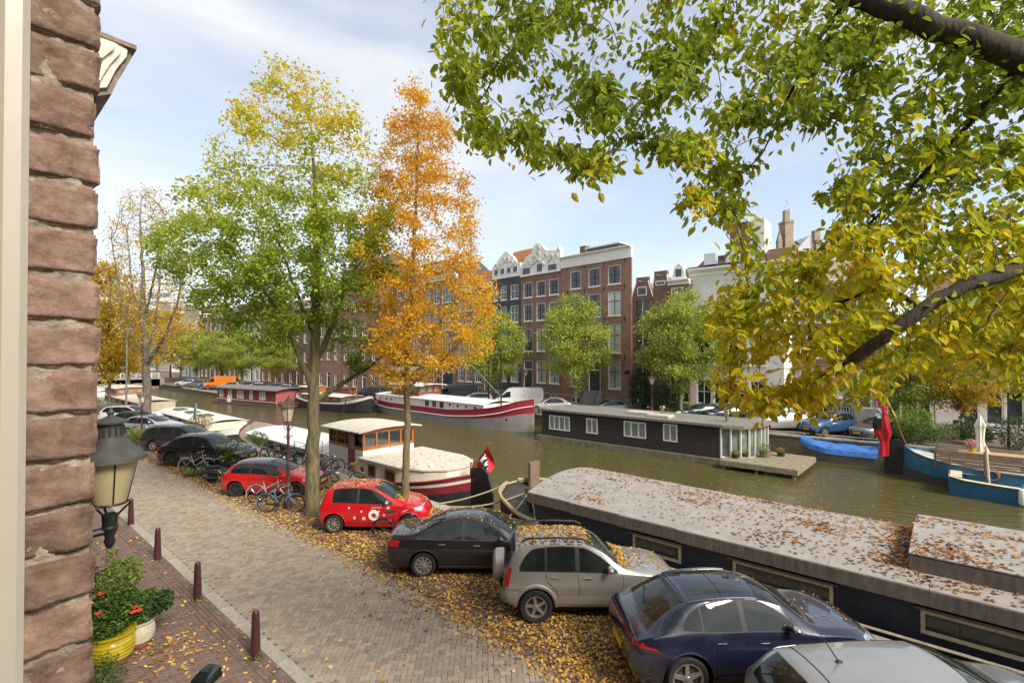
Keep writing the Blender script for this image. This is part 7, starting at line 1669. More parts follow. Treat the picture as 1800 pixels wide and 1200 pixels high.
spots = [(tg, 1012, 702, -.2, (1.12, 1.24), None), (tg, 1197, 724, -.15, (1.12, 1.2), 'round green tree before the dark brick warehouse gables'), (tg, 868, 698, -.3, (1.12, 1.15), 'green tree beside the dark painted house and lamp post'),
         (tg, 486, 680, -.6, (1.2, 1.05), 'light green tree before the dark purple brick house'), (tg, 425, 679, -.6, (1.25, 1.1), 'green quay tree before the white rendered house'), (tg, 388, 676, -.6, (1.3, 1.15), 'green quay tree behind the bright blue car'), (tg, 345, 672, -.6, (1.35, 1.2), 'green quay tree behind the orange van'), (tg, 318, 668, -.6, (1.4, 1.3), 'green quay tree nearest the bridge corner'), (tg, 1600, 722, -.1, (.75, .72), 'dark green tree overhanging the carriage house roof'),
         (ty, 226, 690, 0, (1.15, 1.25), None), (ty, 192, 705, 0, (1.0, 1.35), 'golden yellow tree at the brick corner of the street'), (ty, 300, 660, 0, (1.5, 1.6), 'golden yellow tree behind the half bare tree'), (ty, 276, 664, 0, (1.4, 1.5), 'golden yellow tree before the blue glass office block'), (ty, 365, 664, -.6, (1.5, 1.5), 'golden yellow tree rising behind the green quay trees'), (ty, 1690, 738, -.1, (.9, .78), 'yellow tree with bird boxes hung around its trunk')]
for k, (pr_, u, v, z, sc_, lab) in enumerate(spots):
    p = at(u, v, z)
    if u == 300 or u == 276: p = atd(u, 650, 125 if u == 300 else 112); p[2] = 0
    if u == 226: p = atd(u, 650, 72); p[2] = 0
    if u > 860: p = atx(u, 650, {1012: 43.5, 1197: 45, 868: 43.5, 1600: 46.5, 1690: 47}[u]); p[2] = z
    if u == 192: p = atd(u, 650, 46); p[2] = 0
    o = pr_ if lab is None else copy_tree(pr_)
    if lab: o['label'] = lab
    put(o, p, sc_, k*1.3)
# ================================================================== STREET FURNITURE, BICYCLES, PLANTS
# ---- wall lantern on our own facade
lp = atd(194, 800, 3.7); kx = 3.7/FPX
def lz(v): return HC-(v-622)*kx
o = thing('wall_lantern', 'old iron wall lantern with conical hood and amber glass', 'lantern', (lp[0], lp[1], 0))
lead = M('lantern_lead', (.085, .085, .075), .6, metal=.3, var=.25, scale=10, bump=.2)
amber = M('amber_glass', (.43, .36, .19), .35, var=.12, scale=3)
g = MB(); g.lathe([(.226, lz(808)), (.222, lz(801)), (.17, lz(790)), (.125, lz(778)), (.095, lz(771)), (.085, lz(768))], 28); g.build('hood', lead, o)
g = MB(); g.lathe([(.082, lz(768.5)), (.078, lz(744)), (.08, lz(742))], 24); g.build('vent_collar', lead, o)
for k in range(14):
    q = 2*math.pi*k/14; g = MB(); c_, s_ = math.cos(q)*.0805, math.sin(q)*.0805; g.box(c_-.006, c_+.006, s_-.006, s_+.006, lz(764), lz(749)); g.build('vent_slot', black, o, smooth=0)
g = MB(); g.lathe([(.108, lz(743)), (.11, lz(740)), (.06, lz(735)), (.02, lz(731)), (.018, lz(728)), (.028, lz(725)), (.012, lz(721)), (.003, lz(715))], 20); g.build('cap', lead, o)
g = MB(); g.lathe([(.165, lz(808)), (.160, lz(815)), (.10, lz(880)), (.098, lz(883))], 24); g.build('glass', amber, o, smooth=40)
g = MB()
for k in range(4):
    q = 2*math.pi*(k+.0)/4; g.tube([(math.cos(q)*.168, math.sin(q)*.168, lz(809)), (math.cos(q)*.103, math.sin(q)*.103, lz(882))], .0055, 5)
g.ring((0, 0, lz(883)), .102, .009, 24, 6, 'z'); g.build('glazing_bars', iron, o)
g = MB()
for q in (-.3, 1.8, 3.9): g.tube([(math.cos(q)*.11, math.sin(q)*.11, lz(881)), (math.cos(q)*.125, math.sin(q)*.125, lz(885)), (math.cos(q)*.09, math.sin(q)*.09, lz(893)), (math.cos(q)*.045, math.sin(q)*.045, lz(905))], .008, 6)
g.build('cradle', iron, o)
g = MB(); g.lathe([(.03, lz(900)), (.05, lz(903)), (.046, lz(922)), (.055, lz(925)), (.04, lz(935)), (.028, lz(942)), (.035, lz(950)), (.02, lz(960)), (.004, lz(963))], 16); g.tube([(0, 0, lz(930)), (-.2, .0, lz(932)), (-.5, 0, lz(940)), (XC-lp[0], 0, lz(945))], .03, 8); g.build('bracket', iron, o)
# ---- bollards
bolm = M('bollard_maroon', (.060, .017, .020), .42, var=.25, scale=8, coat=.2)
def bollard_mesh():
    g = MB(); g.lathe([(.098, -.03), (.098, .0), (.092, .06), (.085, .3), (.068, .74), (.070, .76), (.064, .78), (.066, .80), (.060, .845), (.042, .875), (.0, .89)], 18); return g.mesh('post', bolm)
bmsh = bollard_mesh()
for (u, v, lab) in ((449, 1154, 'maroon iron bollard standing farthest out along the kerb from the yellow pot'), (347, 1053, 'maroon iron bollard on the kerb level with the potted shrubs'), (277, 982, 'maroon iron bollard on the kerb just past the potted shrubs'), (230, 921, 'maroon iron bollard on the kerb beside the wall lantern'), (191, 886, 'maroon iron bollard seen behind the wall lantern bracket')):
    p = at(u, v, .03); o = thing('bollard', lab, 'bollard', (p[0], p[1], .03), 0, 'bollards along the kerb'); link('post', bmsh, o)
    g = MB(); g.lathe([(.12, 0), (.12, .012), (.1, .02)], 18); g.build('base_ring', bolm, o)
# ---- dark green cap of a stoop post at the bottom edge
p = at(362, 1185, 1.0)
o = thing('stoop_post', 'glossy dark green faceted post cap beside the front steps', 'post', (p[0], p[1], 0), .6)
gp = M('glossy_green_black', (.008, .014, .013), .15, coat=.8, var=.3)
g = MB(); g.cbox(-.07, .07, -.07, .07, 0, .93, .02); g.build('shaft', gp, o)
g = MB(); g.add([(-.17, -.14, .9), (.17, -.14, .9), (.17, .14, .9), (-.17, .14, .9), (-.15, -.12, 1.0), (.19, -.10, 1.03), (.19, .10, 1.03), (-.15, .12, 1.0), (-.05, -.07, 1.08), (.12, -.05, 1.09), (.12, .05, 1.09), (-.05, .07, 1.08)], [(0, 1, 5, 4), (1, 2, 6, 5), (2, 3, 7, 6), (3, 0, 4, 7), (4, 5, 9, 8), (5, 6, 10, 9), (6, 7, 11, 10), (7, 4, 8, 11), (8, 9, 10, 11), (0, 3, 2, 1)]); g.build('cap', gp, o, smooth=0)
# ---- bushes and pots
def leaf_cloud(n, r, h0, h1, size, m, name='foliage', shape=1.0, parent=None, up=.2):
    P = []
    while len(P) < n:
        q = rng.uniform(-1, 1, 3)
        if q@q < 1 and rng.uniform() < .3+.7*math.sqrt(q@q): P.append((q[0]*r, q[1]*r, (h0+h1)/2+q[2]*(h1-h0)/2))
    P = np.array(P); P += np.sin(P[:, [1, 2, 0]]*5.1)*r*.14; P[:, 2] = np.maximum(P[:, 2], .02)
    V, F = leaf_mesh(P, size, -up); oo = link(name, mesh_np(name, V, F, m), parent); oo['kind'] = 'stuff'; return oo
shg = Mleaf('shrub_green', [(0, (.035, .075, .018)), (.4, (.07, .14, .025)), (.75, (.13, .21, .04)), (1, (.24, .29, .06))], nscale=3, trans=.3)
shd = Mleaf('shrub_dark', [(0, (.018, .04, .014)), (.5, (.04, .08, .022)), (1, (.09, .14, .035))], nscale=2, trans=.25)
shy = Mleaf('shrub_autumn', [(0, (.15, .17, .03)), (.4, (.32, .28, .04)), (.75, (.42, .22, .03)), (1, (.30, .10, .02))], nscale=2, trans=.35)
shl = Mleaf('weed_light', [(0, (.09, .16, .025)), (.5, (.18, .26, .04)), (1, (.33, .36, .07))], nscale=2, trans=.4)
purp = Mleaf('purple_leaf', [(0, (.05, .02, .03)), (.6, (.12, .05, .055)), (1, (.2, .12, .09))], trans=.3)
def bush(name, label, p, r, h, n, size, m, stems=6, group=None, z0=.05, cat='shrub'):
    o = thing(name, label, cat, tuple(p), random.uniform(0, 6), group); g = MB()
    for k in range(stems): q = random.uniform(0, 6.28); g.tube([(0, 0, -.02), (r*.3*math.cos(q), r*.3*math.sin(q), h*.45), (r*.6*math.cos(q), r*.6*math.sin(q), h*.8)], [.018, .012, .005], 5)
    g.build('stems', wood, o); leaf_cloud(n, r, z0, h, size, m, parent=o); return o
yp = M('yellow_glaze', (.46, .34, .012), .22, var=.2, scale=5, coat=.6); terra = M('terracotta', (.22, .085, .05), .85, var=.25)
def pot(name, label, p, r, h, m, low, soil=True, rings=6, group=None):
    o = thing(name, label, 'flower pot', tuple(p)); pr_ = [(r*.74, 0), (r*.78, h*.14)]
    g = MB(); g.lathe([(r*.70, 0), (r*.74, .02), (r*.80, h*.18), (r*.8, h*.19)], 28); g.build('base', low, o)
    prof = [(r*.805, h*.19)]
    for k in range(rings): zz_ = h*(.25+.65*k/rings); rr_ = r*(.84+.18*math.sin(math.pi*min(1, .15+.75*k/rings))); prof += [(rr_, zz_), (rr_*1.02, zz_+h*.03), (rr_, zz_+h*.06)]
    prof += [(r, h*.92), (r*1.05, h*.95), (r*1.05, h), (r*.95, h), (r*.93, h*.9), (0, h*.88)]
    g = MB(); g.lathe(prof, 28); g.build('bowl', m, o); return o
pp = at(196, 1164, .035); pp[2] = .035
pot('yellow_pot', 'ribbed yellow glazed plant pot on the brick sidewalk', pp, .36, .60, yp, terra)
pq = at(243, 1133, .035); pq[2] = .035
pot('cream_pot', 'cream woven pattern plant pot behind the yellow pot', pq, .27, .5, M('cream_weave', (.50, .44, .32), .7, var=.3, scale=40), terra, rings=9)
def plant(name, label, p, specs, stems=8, h=1.3, r=.4):
    o = thing(name, label, 'plant', tuple(p)); g = MB()
    for k in range(stems): q = random.uniform(0, 6.28); g.tube([(0, 0, -.08), (r*.4*math.cos(q), r*.4*math.sin(q), h*.4), (r*.8*math.cos(q), r*.8*math.sin(q), h*.8)], [.014, .01, .004], 5)
    g.build('stems', M('green_stem', (.10, .12, .03), .7), o)
    for (c, rr_, h0, h1, n, sz, m, nm) in specs:
        f = leaf_cloud(n, rr_, h0, h1, sz, m, nm, parent=o); f.location = c
    return o
redf = M('red_petals', (.6, .03, .01), .6); 
pl = plant('potted_shrub', 'bushy green shrub with red blooms growing from the yellow pot', (pp[0], pp[1], .6), [((0, 0, 0), .50, -.05, .75, 2600, .075, shg, 'foliage'), ((.1, .1, .5), .42, .0, .8, 1300, .075, shl, 'new_growth'), ((-.35, .25, .65), .32, .0, .55, 500, .07, purp, 'purple_foliage'), ((.0, .1, 1.0), .10, .0, .75, 180, .06, shl, 'tall_shoot')])
for (a, b, c) in ((-.2, -.2, .85), (.25, -.35, .4), (.35, -.3, .38), (-.25, -.3, .55), (.3, -.25, .44)):
    g = MB(); 
    for k in range(6): q = k*1.05; g.blob((a+.035*math.cos(q), b+.035*math.sin(q), c+.01*(k % 2)), .03, .03, .014, 6, 4)
    g.build('flower', redf, pl)
plant('potted_shrub', 'leafy trailing plant growing from the cream pot', (pq[0], pq[1], .5), [((.05, 0, 0), .36, -.05, .55, 1300, .08, shg, 'foliage'), ((.35, -.2, .1), .2, .0, .45, 320, .10, shd, 'ivy_foliage')], r=.3, h=.7)
pz = at(186, 1062, .035); bush('climber', 'yellow green climbing plant against the house wall', (pz[0]-.5, pz[1]+1.2, .03), .5, 1.9, 900, .08, shl, 6, cat='plant')
pz = at(176, 1215, .035); bush('potted_shrub', 'dark low plant in the bed at the foot of the wall', (pz[0], pz[1], .03), .4, .55, 700, .06, shg, 5, cat='plant')
# ---- crowned street lanterns
lampm = M('lamp_post_brown', (.075, .032, .030), .45, var=.25, scale=8); lglass = M('lantern_glass', (.60, .52, .40), .25, var=.12, scale=3); bulbm = M('lamp_bulb', (.7, .62, .45), .3)
def street_lamp(label, p, s=1.0, h=4.2, group='crowned street lanterns'):
    o = thing('street_lamp', label, 'street lamp', tuple(p), 0, group); o.scale = (s, s, s); hl = h-1.05
    g = MB(); g.lathe([(.16, -.03), (.16, .25), (.13, .32), (.11, .8), (.12, .84), (.075, .95), (.06, 1.6), (.075, 1.64), (.055, 1.7), (.045, hl-.55), (.075, hl-.5), (.05, hl-.42), (.038, hl-.1), (.03, hl)], 14); g.build('post', lampm, o)
    g = MB()
    for sg in (-1, 1): g.tube([(0, 0, hl-.45), (sg*.14, 0, hl-.44), (sg*.17, 0, hl-.46)], .018, 6)
    for k in range(4): q = k*math.pi/2; c_, s_ = math.cos(q), math.sin(q); g.tube([(c_*.03, s_*.03, hl-.25), (c_*.16, s_*.16, hl-.12), (c_*.15, s_*.15, hl+.05), (c_*.12, s_*.12, hl+.14)], .014, 5)
    g.build('bracket', lampm, o)
    g = MB(); g.lathe([(.14, hl+.12), (.28, hl+.68)], 6, cap=False); g.build('glass', lglass, o, smooth=0)
    g = MB(); g.blob((0, 0, hl+.32), .05, .05, .1, 8, 6); g.build('bulb', bulbm, o)
    g = MB()
    for k in range(6): q = 2*math.pi*k/6; g.tube([(math.cos(q)*.145, math.sin(q)*.145, hl+.11), (math.cos(q)*.285, math.sin(q)*.285, hl+.69)], .014, 5)
    g.lathe([(.15, hl+.08), (.15, hl+.13)], 6); g.build('glazing_bars', lampm, o, smooth=0)
    g = MB(); g.lathe([(.36, hl+.68), (.34, hl+.74), (.22, hl+.82), (.12, hl+.88), (.09, hl+.96), (.03, hl+1.0), (.045, hl+1.04), (.0, hl+1.1)], 12)
    for k in range(12): q = 2*math.pi*k/12; g.blob((math.cos(q)*.33, math.sin(q)*.33, hl+.79), .045, .045, .08, 6, 4)
    g.build('crown', M('lamp_crown', (.16, .10, .07), .6, var=.4, scale=12), o); return o
p = atd(507, 697, 18.9); street_lamp('crowned street lantern on a brown post beside the red hatchback', (p[0], p[1], 0))
p = atd(258, 690, 33); street_lamp('crowned street lantern in front of the half bare tree trunk', (p[0]-.25, p[1], 0), .8)
p = atx(1146, 655, 42.5); street_lamp('lit copper crowned street lantern before the alley shrubs', (p[0], p[1], -.15), .98)
p = atx(923, 660, 46.5); street_lamp('copper crowned street lantern by the black door', (p[0], p[1], -.2), 1.02)
def mast(label, u, vt_, x, z0, r=.06, heads=0, m=None):
    p = atx(u, vt_, x); o = thing('lamp_mast', label, 'lamp post', (p[0], p[1], z0)); h = p[2]-z0
    g = MB(); g.tube([(0, 0, -.02), (0, 0, h*.4), (0, 0, h)], [r*1.2, r, r*.8], 10); g.build('pole', m or iron, o)
    if heads: 
        g = MB(); g.cbox(-.22, .5, -.16, .16, h-.05, h+.28, .04); g.build('lamp_head', M('mast_head', (.16, .17, .18), .5), o)
        g = MB(); g.cbox(-.5, .0, -.12, .12, h-3.3, h-3.1, .03); g.tube([(0, 0, h-1.6), (.5, 0, h-1.3)], .04, 6); g.build('side_lamp', M('mast_head', (.16, .17, .18)), o)
    else:
        g = MB(); g.lathe([(.1, h-.05), (.22, h+.05), (.2, h+.12), (.05, h+.3), (.0, h+.4)], 10); g.build('lamp_head', M('lamp_crown', (.16, .10, .07)), o)
    return o
p = atd(223, 582, 44); o = mast('tall grey modern lamp mast beside the half bare tree', 223, 582, p[0], 0, .07, 1, M('mast_grey', (.38, .38, .37), .5, metal=.3))
mast('tall black lamp post by the red door', 859, 616, 41.5, -.25, .07)
mast('slim black lamp post by the shop window', 1772, 690, 44.5, -.1, .06)
# sign pole by the black SUV
p = at(355, 800); o = thing('sign_pole', 'grey street sign pole standing between the black cars', 'sign', (p[0], p[1]+1.2, 0)); g = MB(); g.tube([(0, 0, -.02), (0, 0, 2.6)], .03, 8); g.build('pole', chrome, o); g = MB(); g.box(-.03, .03, -.16, .16, 2.0, 2.9); g.build('sign_plate', M('sign_back', (.42, .43, .43), .5), o, smooth=0)
# ---- bicycles
def bicycle(name, label, col, loc, rz, lean=.08, group=None, basket=False, detail=True, carrier=True):
    o = thing(name, label, 'bicycle', loc, rz, group); o.rotation_euler = (lean, 0, rz); fm = M('bike_'+col[0], col[1], .35, coat=.4); R_ = .345
    for x in (0, 1.08):
        g = MB(); g.ring((0, 0, 0), R_-.018, .019, 26, 6); w_ = g.build('wheel', rubber, o, (x, 0, R_)); r = MB(); r.ring((0, 0, 0), R_-.042, .009, 24, 5)
        for k in range(14 if detail else 8): q = 2*math.pi*k/(14 if detail else 8); r.tube([(0, .02*(-1)**k, 0), (math.cos(q)*(R_-.042), 0, math.sin(q)*(R_-.042))], .0022, 3)
        r.lathe([(.02, -.04), (.02, .04)], 8, axis='y'); r.build('rim', chrome, w_)
        f = MB(); f.ring((x, 0, R_), R_+.02, .016, 14, 5, a0=.15*math.pi if x == 0 else .2*math.pi, a1=1.12*math.pi if x == 0 else .95*math.pi); f.build('mudguard', fm if detail else trim, o)
    g = MB(); bb = (.43, 0, .30); st_ = (.28, 0, .78); hd0 = (.86, 0, .62); hd1 = (.82, 0, .86)
    g.tube([bb, (.36, 0, .52), st_], .017, 7); g.tube([bb, hd0], .019, 7); g.tube([(.36, 0, .55), (.83, 0, .80)], .016, 7); g.tube([hd0, hd1], .021, 7)
    for s_ in (-.05, .05): g.tube([(0, s_, R_), bb], .01, 5); g.tube([(0, s_, R_), (.33, s_*.4, .66)], .009, 5); g.tube([(.87, s_*.8, .60), (.93, s_, .48), (1.08, s_, R_)], .012, 6)
    fr = g.build('frame', fm, o)
    g = MB(); g.tube([st_, (.255, 0, .90)], .012, 6); g.build('seat_post', chrome, o)
    g = MB(); g.prism([(.12, -.09), (.18, -.10), (.34, -.03), (.42, -.012), (.42, .012), (.34, .03), (.18, .10), (.12, .09)], .90, .955, 'z'); g.build('saddle', rubber, o, smooth=50)
    g = MB(); g.tube([hd1, (.80, 0, 1.02)], .012, 6); g.tube([(.58, -.29, .98), (.70, -.28, 1.03), (.82, -.15, 1.05), (.83, 0, 1.03), (.82, .15, 1.05), (.70, .28, 1.03), (.58, .29, .98)], .011, 6); g.build('handlebar', chrome, o)
    for s_ in (-1, 1): g = MB(); g.tube([(.56, s_*.29, .977), (.66, s_*.285, 1.015)], .017, 6); g.build('grip', rubber, o)
    g = MB(); g.lathe([(.09, -.006), (.09, .006)], 16, (bb[0], -.06, bb[2]), 'y'); g.box(bb[0]-.012, bb[0]+.012, -.09, -.07, bb[2]-.17, bb[2]); g.box(bb[0]-.05, bb[0]+.05, -.13, -.07, bb[2]-.19, bb[2]-.165); g.build('crank', trim, o)
    g = MB(); g.prism([(-.02, .33), (.46, .25), (.46, .36), (-.02, .38)], -.075, -.055, 'y'); g.build('chain_case', trim, o)
    if carrier:
        g = MB()
        for s_ in (-.06, 0, .06): g.tube([(-.25, s_, .74), (.26, s_, .74)], .006, 5)
        for s_ in (-.06, .06): g.tube([(0, s_, R_), (-.08, s_, .74)], .006, 5)
        g.build('carrier', trim if col[0] != 'white' else chrome, o)
    g = MB(); g.blob((.93, 0, .84), .05, .04, .04, 8, 5); g.build('lamp', chrome, o)
    if basket:
        g = MB(); g.lathe([(.15, .78), (.20, 1.05), (.205, 1.06), (.19, 1.05), (.14, .79)], 14, (1.0, 0, 0)); g.build('basket', M('wicker', (.30, .21, .11), .85, var=.4, scale=40), o)
    return o
BK = {'blue': (.10, .20, .30), 'black': (.015, .015, .016), 'silver': (.42, .42, .41), 'white': (.60, .62, .52), 'green': (.05, .12, .08), 'red': (.3, .03, .03), 'mint': (.35, .45, .38), 'yellow': (.6, .5, .03), 'violet': (.08, .06, .35)}
def bk(lab, col, u, v, hd=HD, z=0, **k):
    p = at(u, v, z); return bicycle('bicycle', lab, (col, BK[col]), (p[0], p[1], z-.002), hd, group=k.pop('group', 'bicycles on the near quay'), **k)
bk('blue city bicycle leaning before the thick lime tree trunk', 'blue', 469, 900)
bk('silver step through bicycle behind the blue bicycle', 'silver', 449, 884, HD+R(4), lean=-.06)
bk('black bicycle against the slim mossy trunk', 'black', 674, 949, HD-R(4))
bk('cream white bicycle standing before the black SUV', 'white', 327, 830, HD+R(3))
bk('dark bicycle between the white bicycle and the scooter', 'black', 356, 842, HD+R(8), lean=.12)
for k, (u, v, col, lab) in enumerate(((437, 822, 'black', 'black bicycle among those racked by the barge window'), (452, 826, 'silver', 'grey bicycle among those racked by the barge window'), (466, 829, 'green', 'dark green bicycle racked before the cream barge'), (478, 833, 'black', 'black bicycle with upright wheel by the lantern post'), (540, 842, 'mint', 'pale mint bicycle beside the barge gangway'), (556, 846, 'black', 'black bicycle beside the barge gangway'))):
    p = at(u, v); p[0] = min(p[0]+1.2, 11.6); bicycle('bicycle', lab, (col, BK[col]), (p[0], p[1]+1.0, -.002), HD+R(-25+k*11), .1*(-1)**k, 'bicycles on the near quay')
p = at(628, 868); bicycle('bicycle', 'bicycle with wicker basket standing by the barge after cabin', ('silver', BK['silver']), (11.0, 20.2, -.002), HD+R(12), .06, 'bicycles on the near quay', basket=True)
for k, (u, v, col, lab) in enumerate(((206, 776, 'violet', 'violet bicycle under the half bare tree'), (216, 777, 'yellow', 'yellow bicycle under the half bare tree'), (227, 775, 'black', 'black bicycle under the half bare tree'))):
    p = at(u, v); bicycle('bicycle', lab, (col, BK[col]), (p[0], p[1], -.002), HD+R(20*k), .1, 'bicycles on the near quay', detail=False)
for k, (u, x, col, lab) in enumerate(((1096, 43.2, 'blue', 'blue bicycle by the broad brick house corner'), (1106, 43.4, 'black', 'black bicycle before the alley shrubs'), (1113, 43.0, 'red', 'red bicycle before the alley shrubs'), (1136, 42.2, 'black', 'dark bicycle under the copper lantern'), (1226, 46.2, 'silver', 'silver bicycle by the glazed bay'), (1236, 46.4, 'black', 'black bicycle by the glazed bay'), (1243, 46.0, 'green', 'green bicycle by the glazed bay'), (1752, 46.0, 'black', 'black bicycle before the shop window'))):
    p = atx(u, 710, x); bicycle('bicycle', lab, (col, BK[col]), (p[0], p[1], -.152), HD+R(18*k), .08, 'bicycles on the far quay', detail=False)
# ---- scooter
def scooter(label, loc, rz, body, group=None):
    o = thing('scooter', label, 'scooter', loc, rz, group); o.rotation_euler = (.07, 0, rz); R_ = .25
    for x in (0, 1.25):
        g = MB(); g.lathe([(.14, -.05), (.2, -.058), (.24, -.04), (.25, 0), (.24, .04), (.2, .058), (.14, .05)], 20, axis='y', cap=False); w_ = g.build('wheel', rubber, o, (x, 0, R_)); r = MB(); r.lathe([(.145, -.03), (.02, -.05), (.02, .05), (.145, .03)], 14, axis='y'); r.build('rim', alloyd, w_)
    g = MB(); secs = [(-.32, .06, .60, .66), (-.15, .13, .50, .72), (.1, .16, .42, .74), (.35, .15, .34, .70), (.5, .13, .24, .5), (.6, .14, .22, .30), (.95, .14, .22, .30)]
    G = [[(x, w_*math.cos(q), (z0+z1)/2+(z1-z0)/2*math.sin(q)) for q in np.linspace(0, 2*math.pi, 13)] for x, w_, z0, z1 in secs]; g.grid(G); g.build('body', body, o, smooth=60)
    g = MB(); g.grid([[(x, w_*math.cos(q), z+h_*math.sin(q)) for q in np.linspace(0, 2*math.pi, 11)] for x, w_, z, h_ in ((-.3, .05, .74, .03), (-.1, .13, .76, .05), (.2, .14, .76, .05), (.48, .08, .74, .04), (.52, .02, .73, .02))]); g.build('saddle', rubber, o, smooth=60)
    g = MB(); g.prism([(.93, .24), (1.02, .26), (.98, .86), (.88, .92), (.9, .55)], -.17, .17, 'y'); g.build('front_shield', body, o, smooth=30)
    g = MB(); g.ring((1.25, 0, .25), .28, .03, 12, 6, a0=.1, a1=2.6); g.tube([(1.25, 0, .25), (1.0, 0, .95)], .035, 8); g.build('front_fork', body, o)
    g = MB(); g.tube([(.8, -.3, 1.0), (.92, -.12, 1.02), (.95, 0, 1.0), (.92, .12, 1.02), (.8, .3, 1.0)], .016, 6); g.blob((.97, 0, .98), .1, .13, .08, 10, 6); g.build('handlebar', trim, o)
    g = MB(); g.tube([(.25, -.15, .28), (-.1, -.17, .30), (-.32, -.17, .36)], [.03, .06, .06], 10); g.build('exhaust', alloyd, o)
    g = MB(); g.blob((-.32, 0, .62), .03, .07, .03, 8, 5); g.build('tail_lamp', tail, o); return o
p = at(373, 849); scooter('dark grey motor scooter parked behind the red hatchback', (p[0], p[1], 0), HD+R(5), paint('scooter_grey', (.05, .048, .045), .3))
p = atx(1738, 735, 47); scooter('black motor scooter parked before the shop window', (p[0], p[1], -.1), HD+R(150), paint('scooter_black', (.012, .012, .014)))
p = atx(1192, 715, 44.6); scooter('white and black scooter beside the round green tree', (p[0], p[1], -.15), HD+R(20), paint('scooter_white', (.4, .4, .42)))
# ---- shrubs
def bs(lab, u, v, x, r, h, n, sz, m, z=-.15): p = atx(u, v, x); bush('shrub', lab, (p[0], p[1], z), r, h, n, sz, m)
bs('dark climbing shrub filling the alley beside the broad house', 1122, 690, 46.6, 1.1, 4.6, 2600, .16, shd)
bs('large dark laurel shrub behind the copper lantern', 1172, 690, 46.2, 1.5, 3.2, 2800, .15, shd)
bs('low box shrub in a tub before the laurel', 1172, 712, 44.6, .7, 1.0, 900, .1, shg)
bs('yellow green shrub beside the round tree trunk', 1207, 705, 46.0, .55, 1.5, 700, .1, shl)
bs('green shrub behind the white barge bow', 880, 700, 44.5, 1.1, 1.5, 1500, .13, shl, -.25)
bs('small green shrub at the foot of the stoop', 1088, 695, 45.8, .6, 1.5, 700, .1, shg)
bs('large leafy shrub beside the dark grey hatchback', 1602, 745, 43.4, 1.45, 2.5, 3200, .15, shl)
bs('loose pale shrub spilling over the quay edge', 1630, 762, 42.6, 1.2, 1.5, 1800, .12, shg)
bs('dark shrub behind the closed parasol', 1712, 745, 44.6, 1.0, 1.7, 1500, .12, shd)
bs('dense shrub with pink blooms by the slim lamp post', 1792, 745, 43.4, 1.2, 2.3, 2000, .13, shd)
bs('green shrub at the foot of the bird box tree', 1676, 745, 46.2, .9, 1.2, 900, .12, shg)
for (lab, u, v, r, h, n, m, off) in (('leafy green sapling in front of the black SUV', 398, 828, .8, 1.5, 1300, shl, (.6, .9)), ('low weeds below the cream white bicycle', 345, 836, .5, .35, 600, shl, (0, 0)), ('grassy weeds at the foot of the half bare tree', 243, 782, .7, 1.1, 1100, shl, (0, 0)), ('orange leaved bush on the quay by the white roofed boat', 330, 772, .9, 1.2, 1200, shy, (2.0, 4.0)), ('green bush between quay and cream barge bow', 430, 800, .6, 1.0, 700, shg, (1.6, 2.0))):
    p = at(u, v); bush('shrub', lab, (p[0]+off[0], p[1]+off[1], -.0), r, h, n, .10, m)
for (u, v) in ((449, 1157), (347, 1056)):
    p = at(u, v, .03); o = leaf_cloud(90, .16, .0, .09, .05, shl, 'weeds'); o.location = (p[0], p[1], .03); tag(o, 'weeds growing round the foot of a kerb bollard', 'weeds', kind='stuff')
# ---- things on the dark houseboat's deck, blue barge and quay
for (x, y, r, lab) in ((35.0, 9.3, .38, 'oval wooden tub of yellow green plants on the houseboat deck'), (34.1, 10.3, .28, 'black tub with dry plants on the houseboat deck'), (33.4, 10.6, .22, 'small black tub at the houseboat deck edge'), (36.0, 8.6, .25, 'dark round pot at the houseboat deck back')):
    z = W0+.575; o = thing('plant_tub', lab, 'plant pot', (x, y, z)); g = MB(); g.lathe([(r*.8, 0), (r, r*1.0), (r*1.03, r*1.02), (r*.92, r), (0, r*.9)], 18); g.build('tub', wood if r > .3 else M('black_tub', (.03, .03, .03), .6), o)
    leaf_cloud(int(900*r), r*1.0, r*.9, r*2.2, .09, shl if r > .3 else shy, parent=o)
p = atx(1723, 770, 38.4); o = thing('parasol', 'closed off-white parasol standing on the blue barge deck', 'parasol', (p[0], p[1], W0+.88))
g = MB(); g.tube([(0, 0, 0), (0, 0, 2.9)], .03, 8); g.build('pole', wood, o)
prf = [(.30, .85), (.34, .90), (.20, 1.25), (.15, 1.5), (.17, 1.9), (.20, 2.25), (.24, 2.3), (.13, 2.6), (.05, 2.85), (.0, 2.95)]; g = MB(); V = []; n = 24
G = [[(r*(1+.16*math.cos(k*2*math.pi/n*8))*math.cos(2*math.pi*k/n), r*(1+.16*math.cos(k*2*math.pi/n*8))*math.sin(2*math.pi*k/n), z) for k in range(n+1)] for r, z in prf]; g.grid(G); g.build('canopy', M('parasol_white', (.66, .62, .53), .85, var=.08), o, smooth=60)
p = atx(1708, 778, 37.8); o = thing('flower_pot', 'yellow pot with pink and red flowers on the barge table', 'flower pot', (p[0], p[1], W0+1.785)); g = MB(); g.lathe([(.12, 0), (.17, .28), (.18, .29), (.15, .28), (0, .26)], 14); g.build('bowl', yp, o)
pink = Mleaf('pink_petals', [(0, (.6, .05, .1)), (.4, (.65, .25, .3)), (.7, (.7, .6, .5)), (1, (.6, .1, .05))], trans=.2); leaf_cloud(260, .32, .25, .7, .08, pink, 'flowers', parent=o); leaf_cloud(150, .28, .2, .5, .08, shg, 'foliage', parent=o)
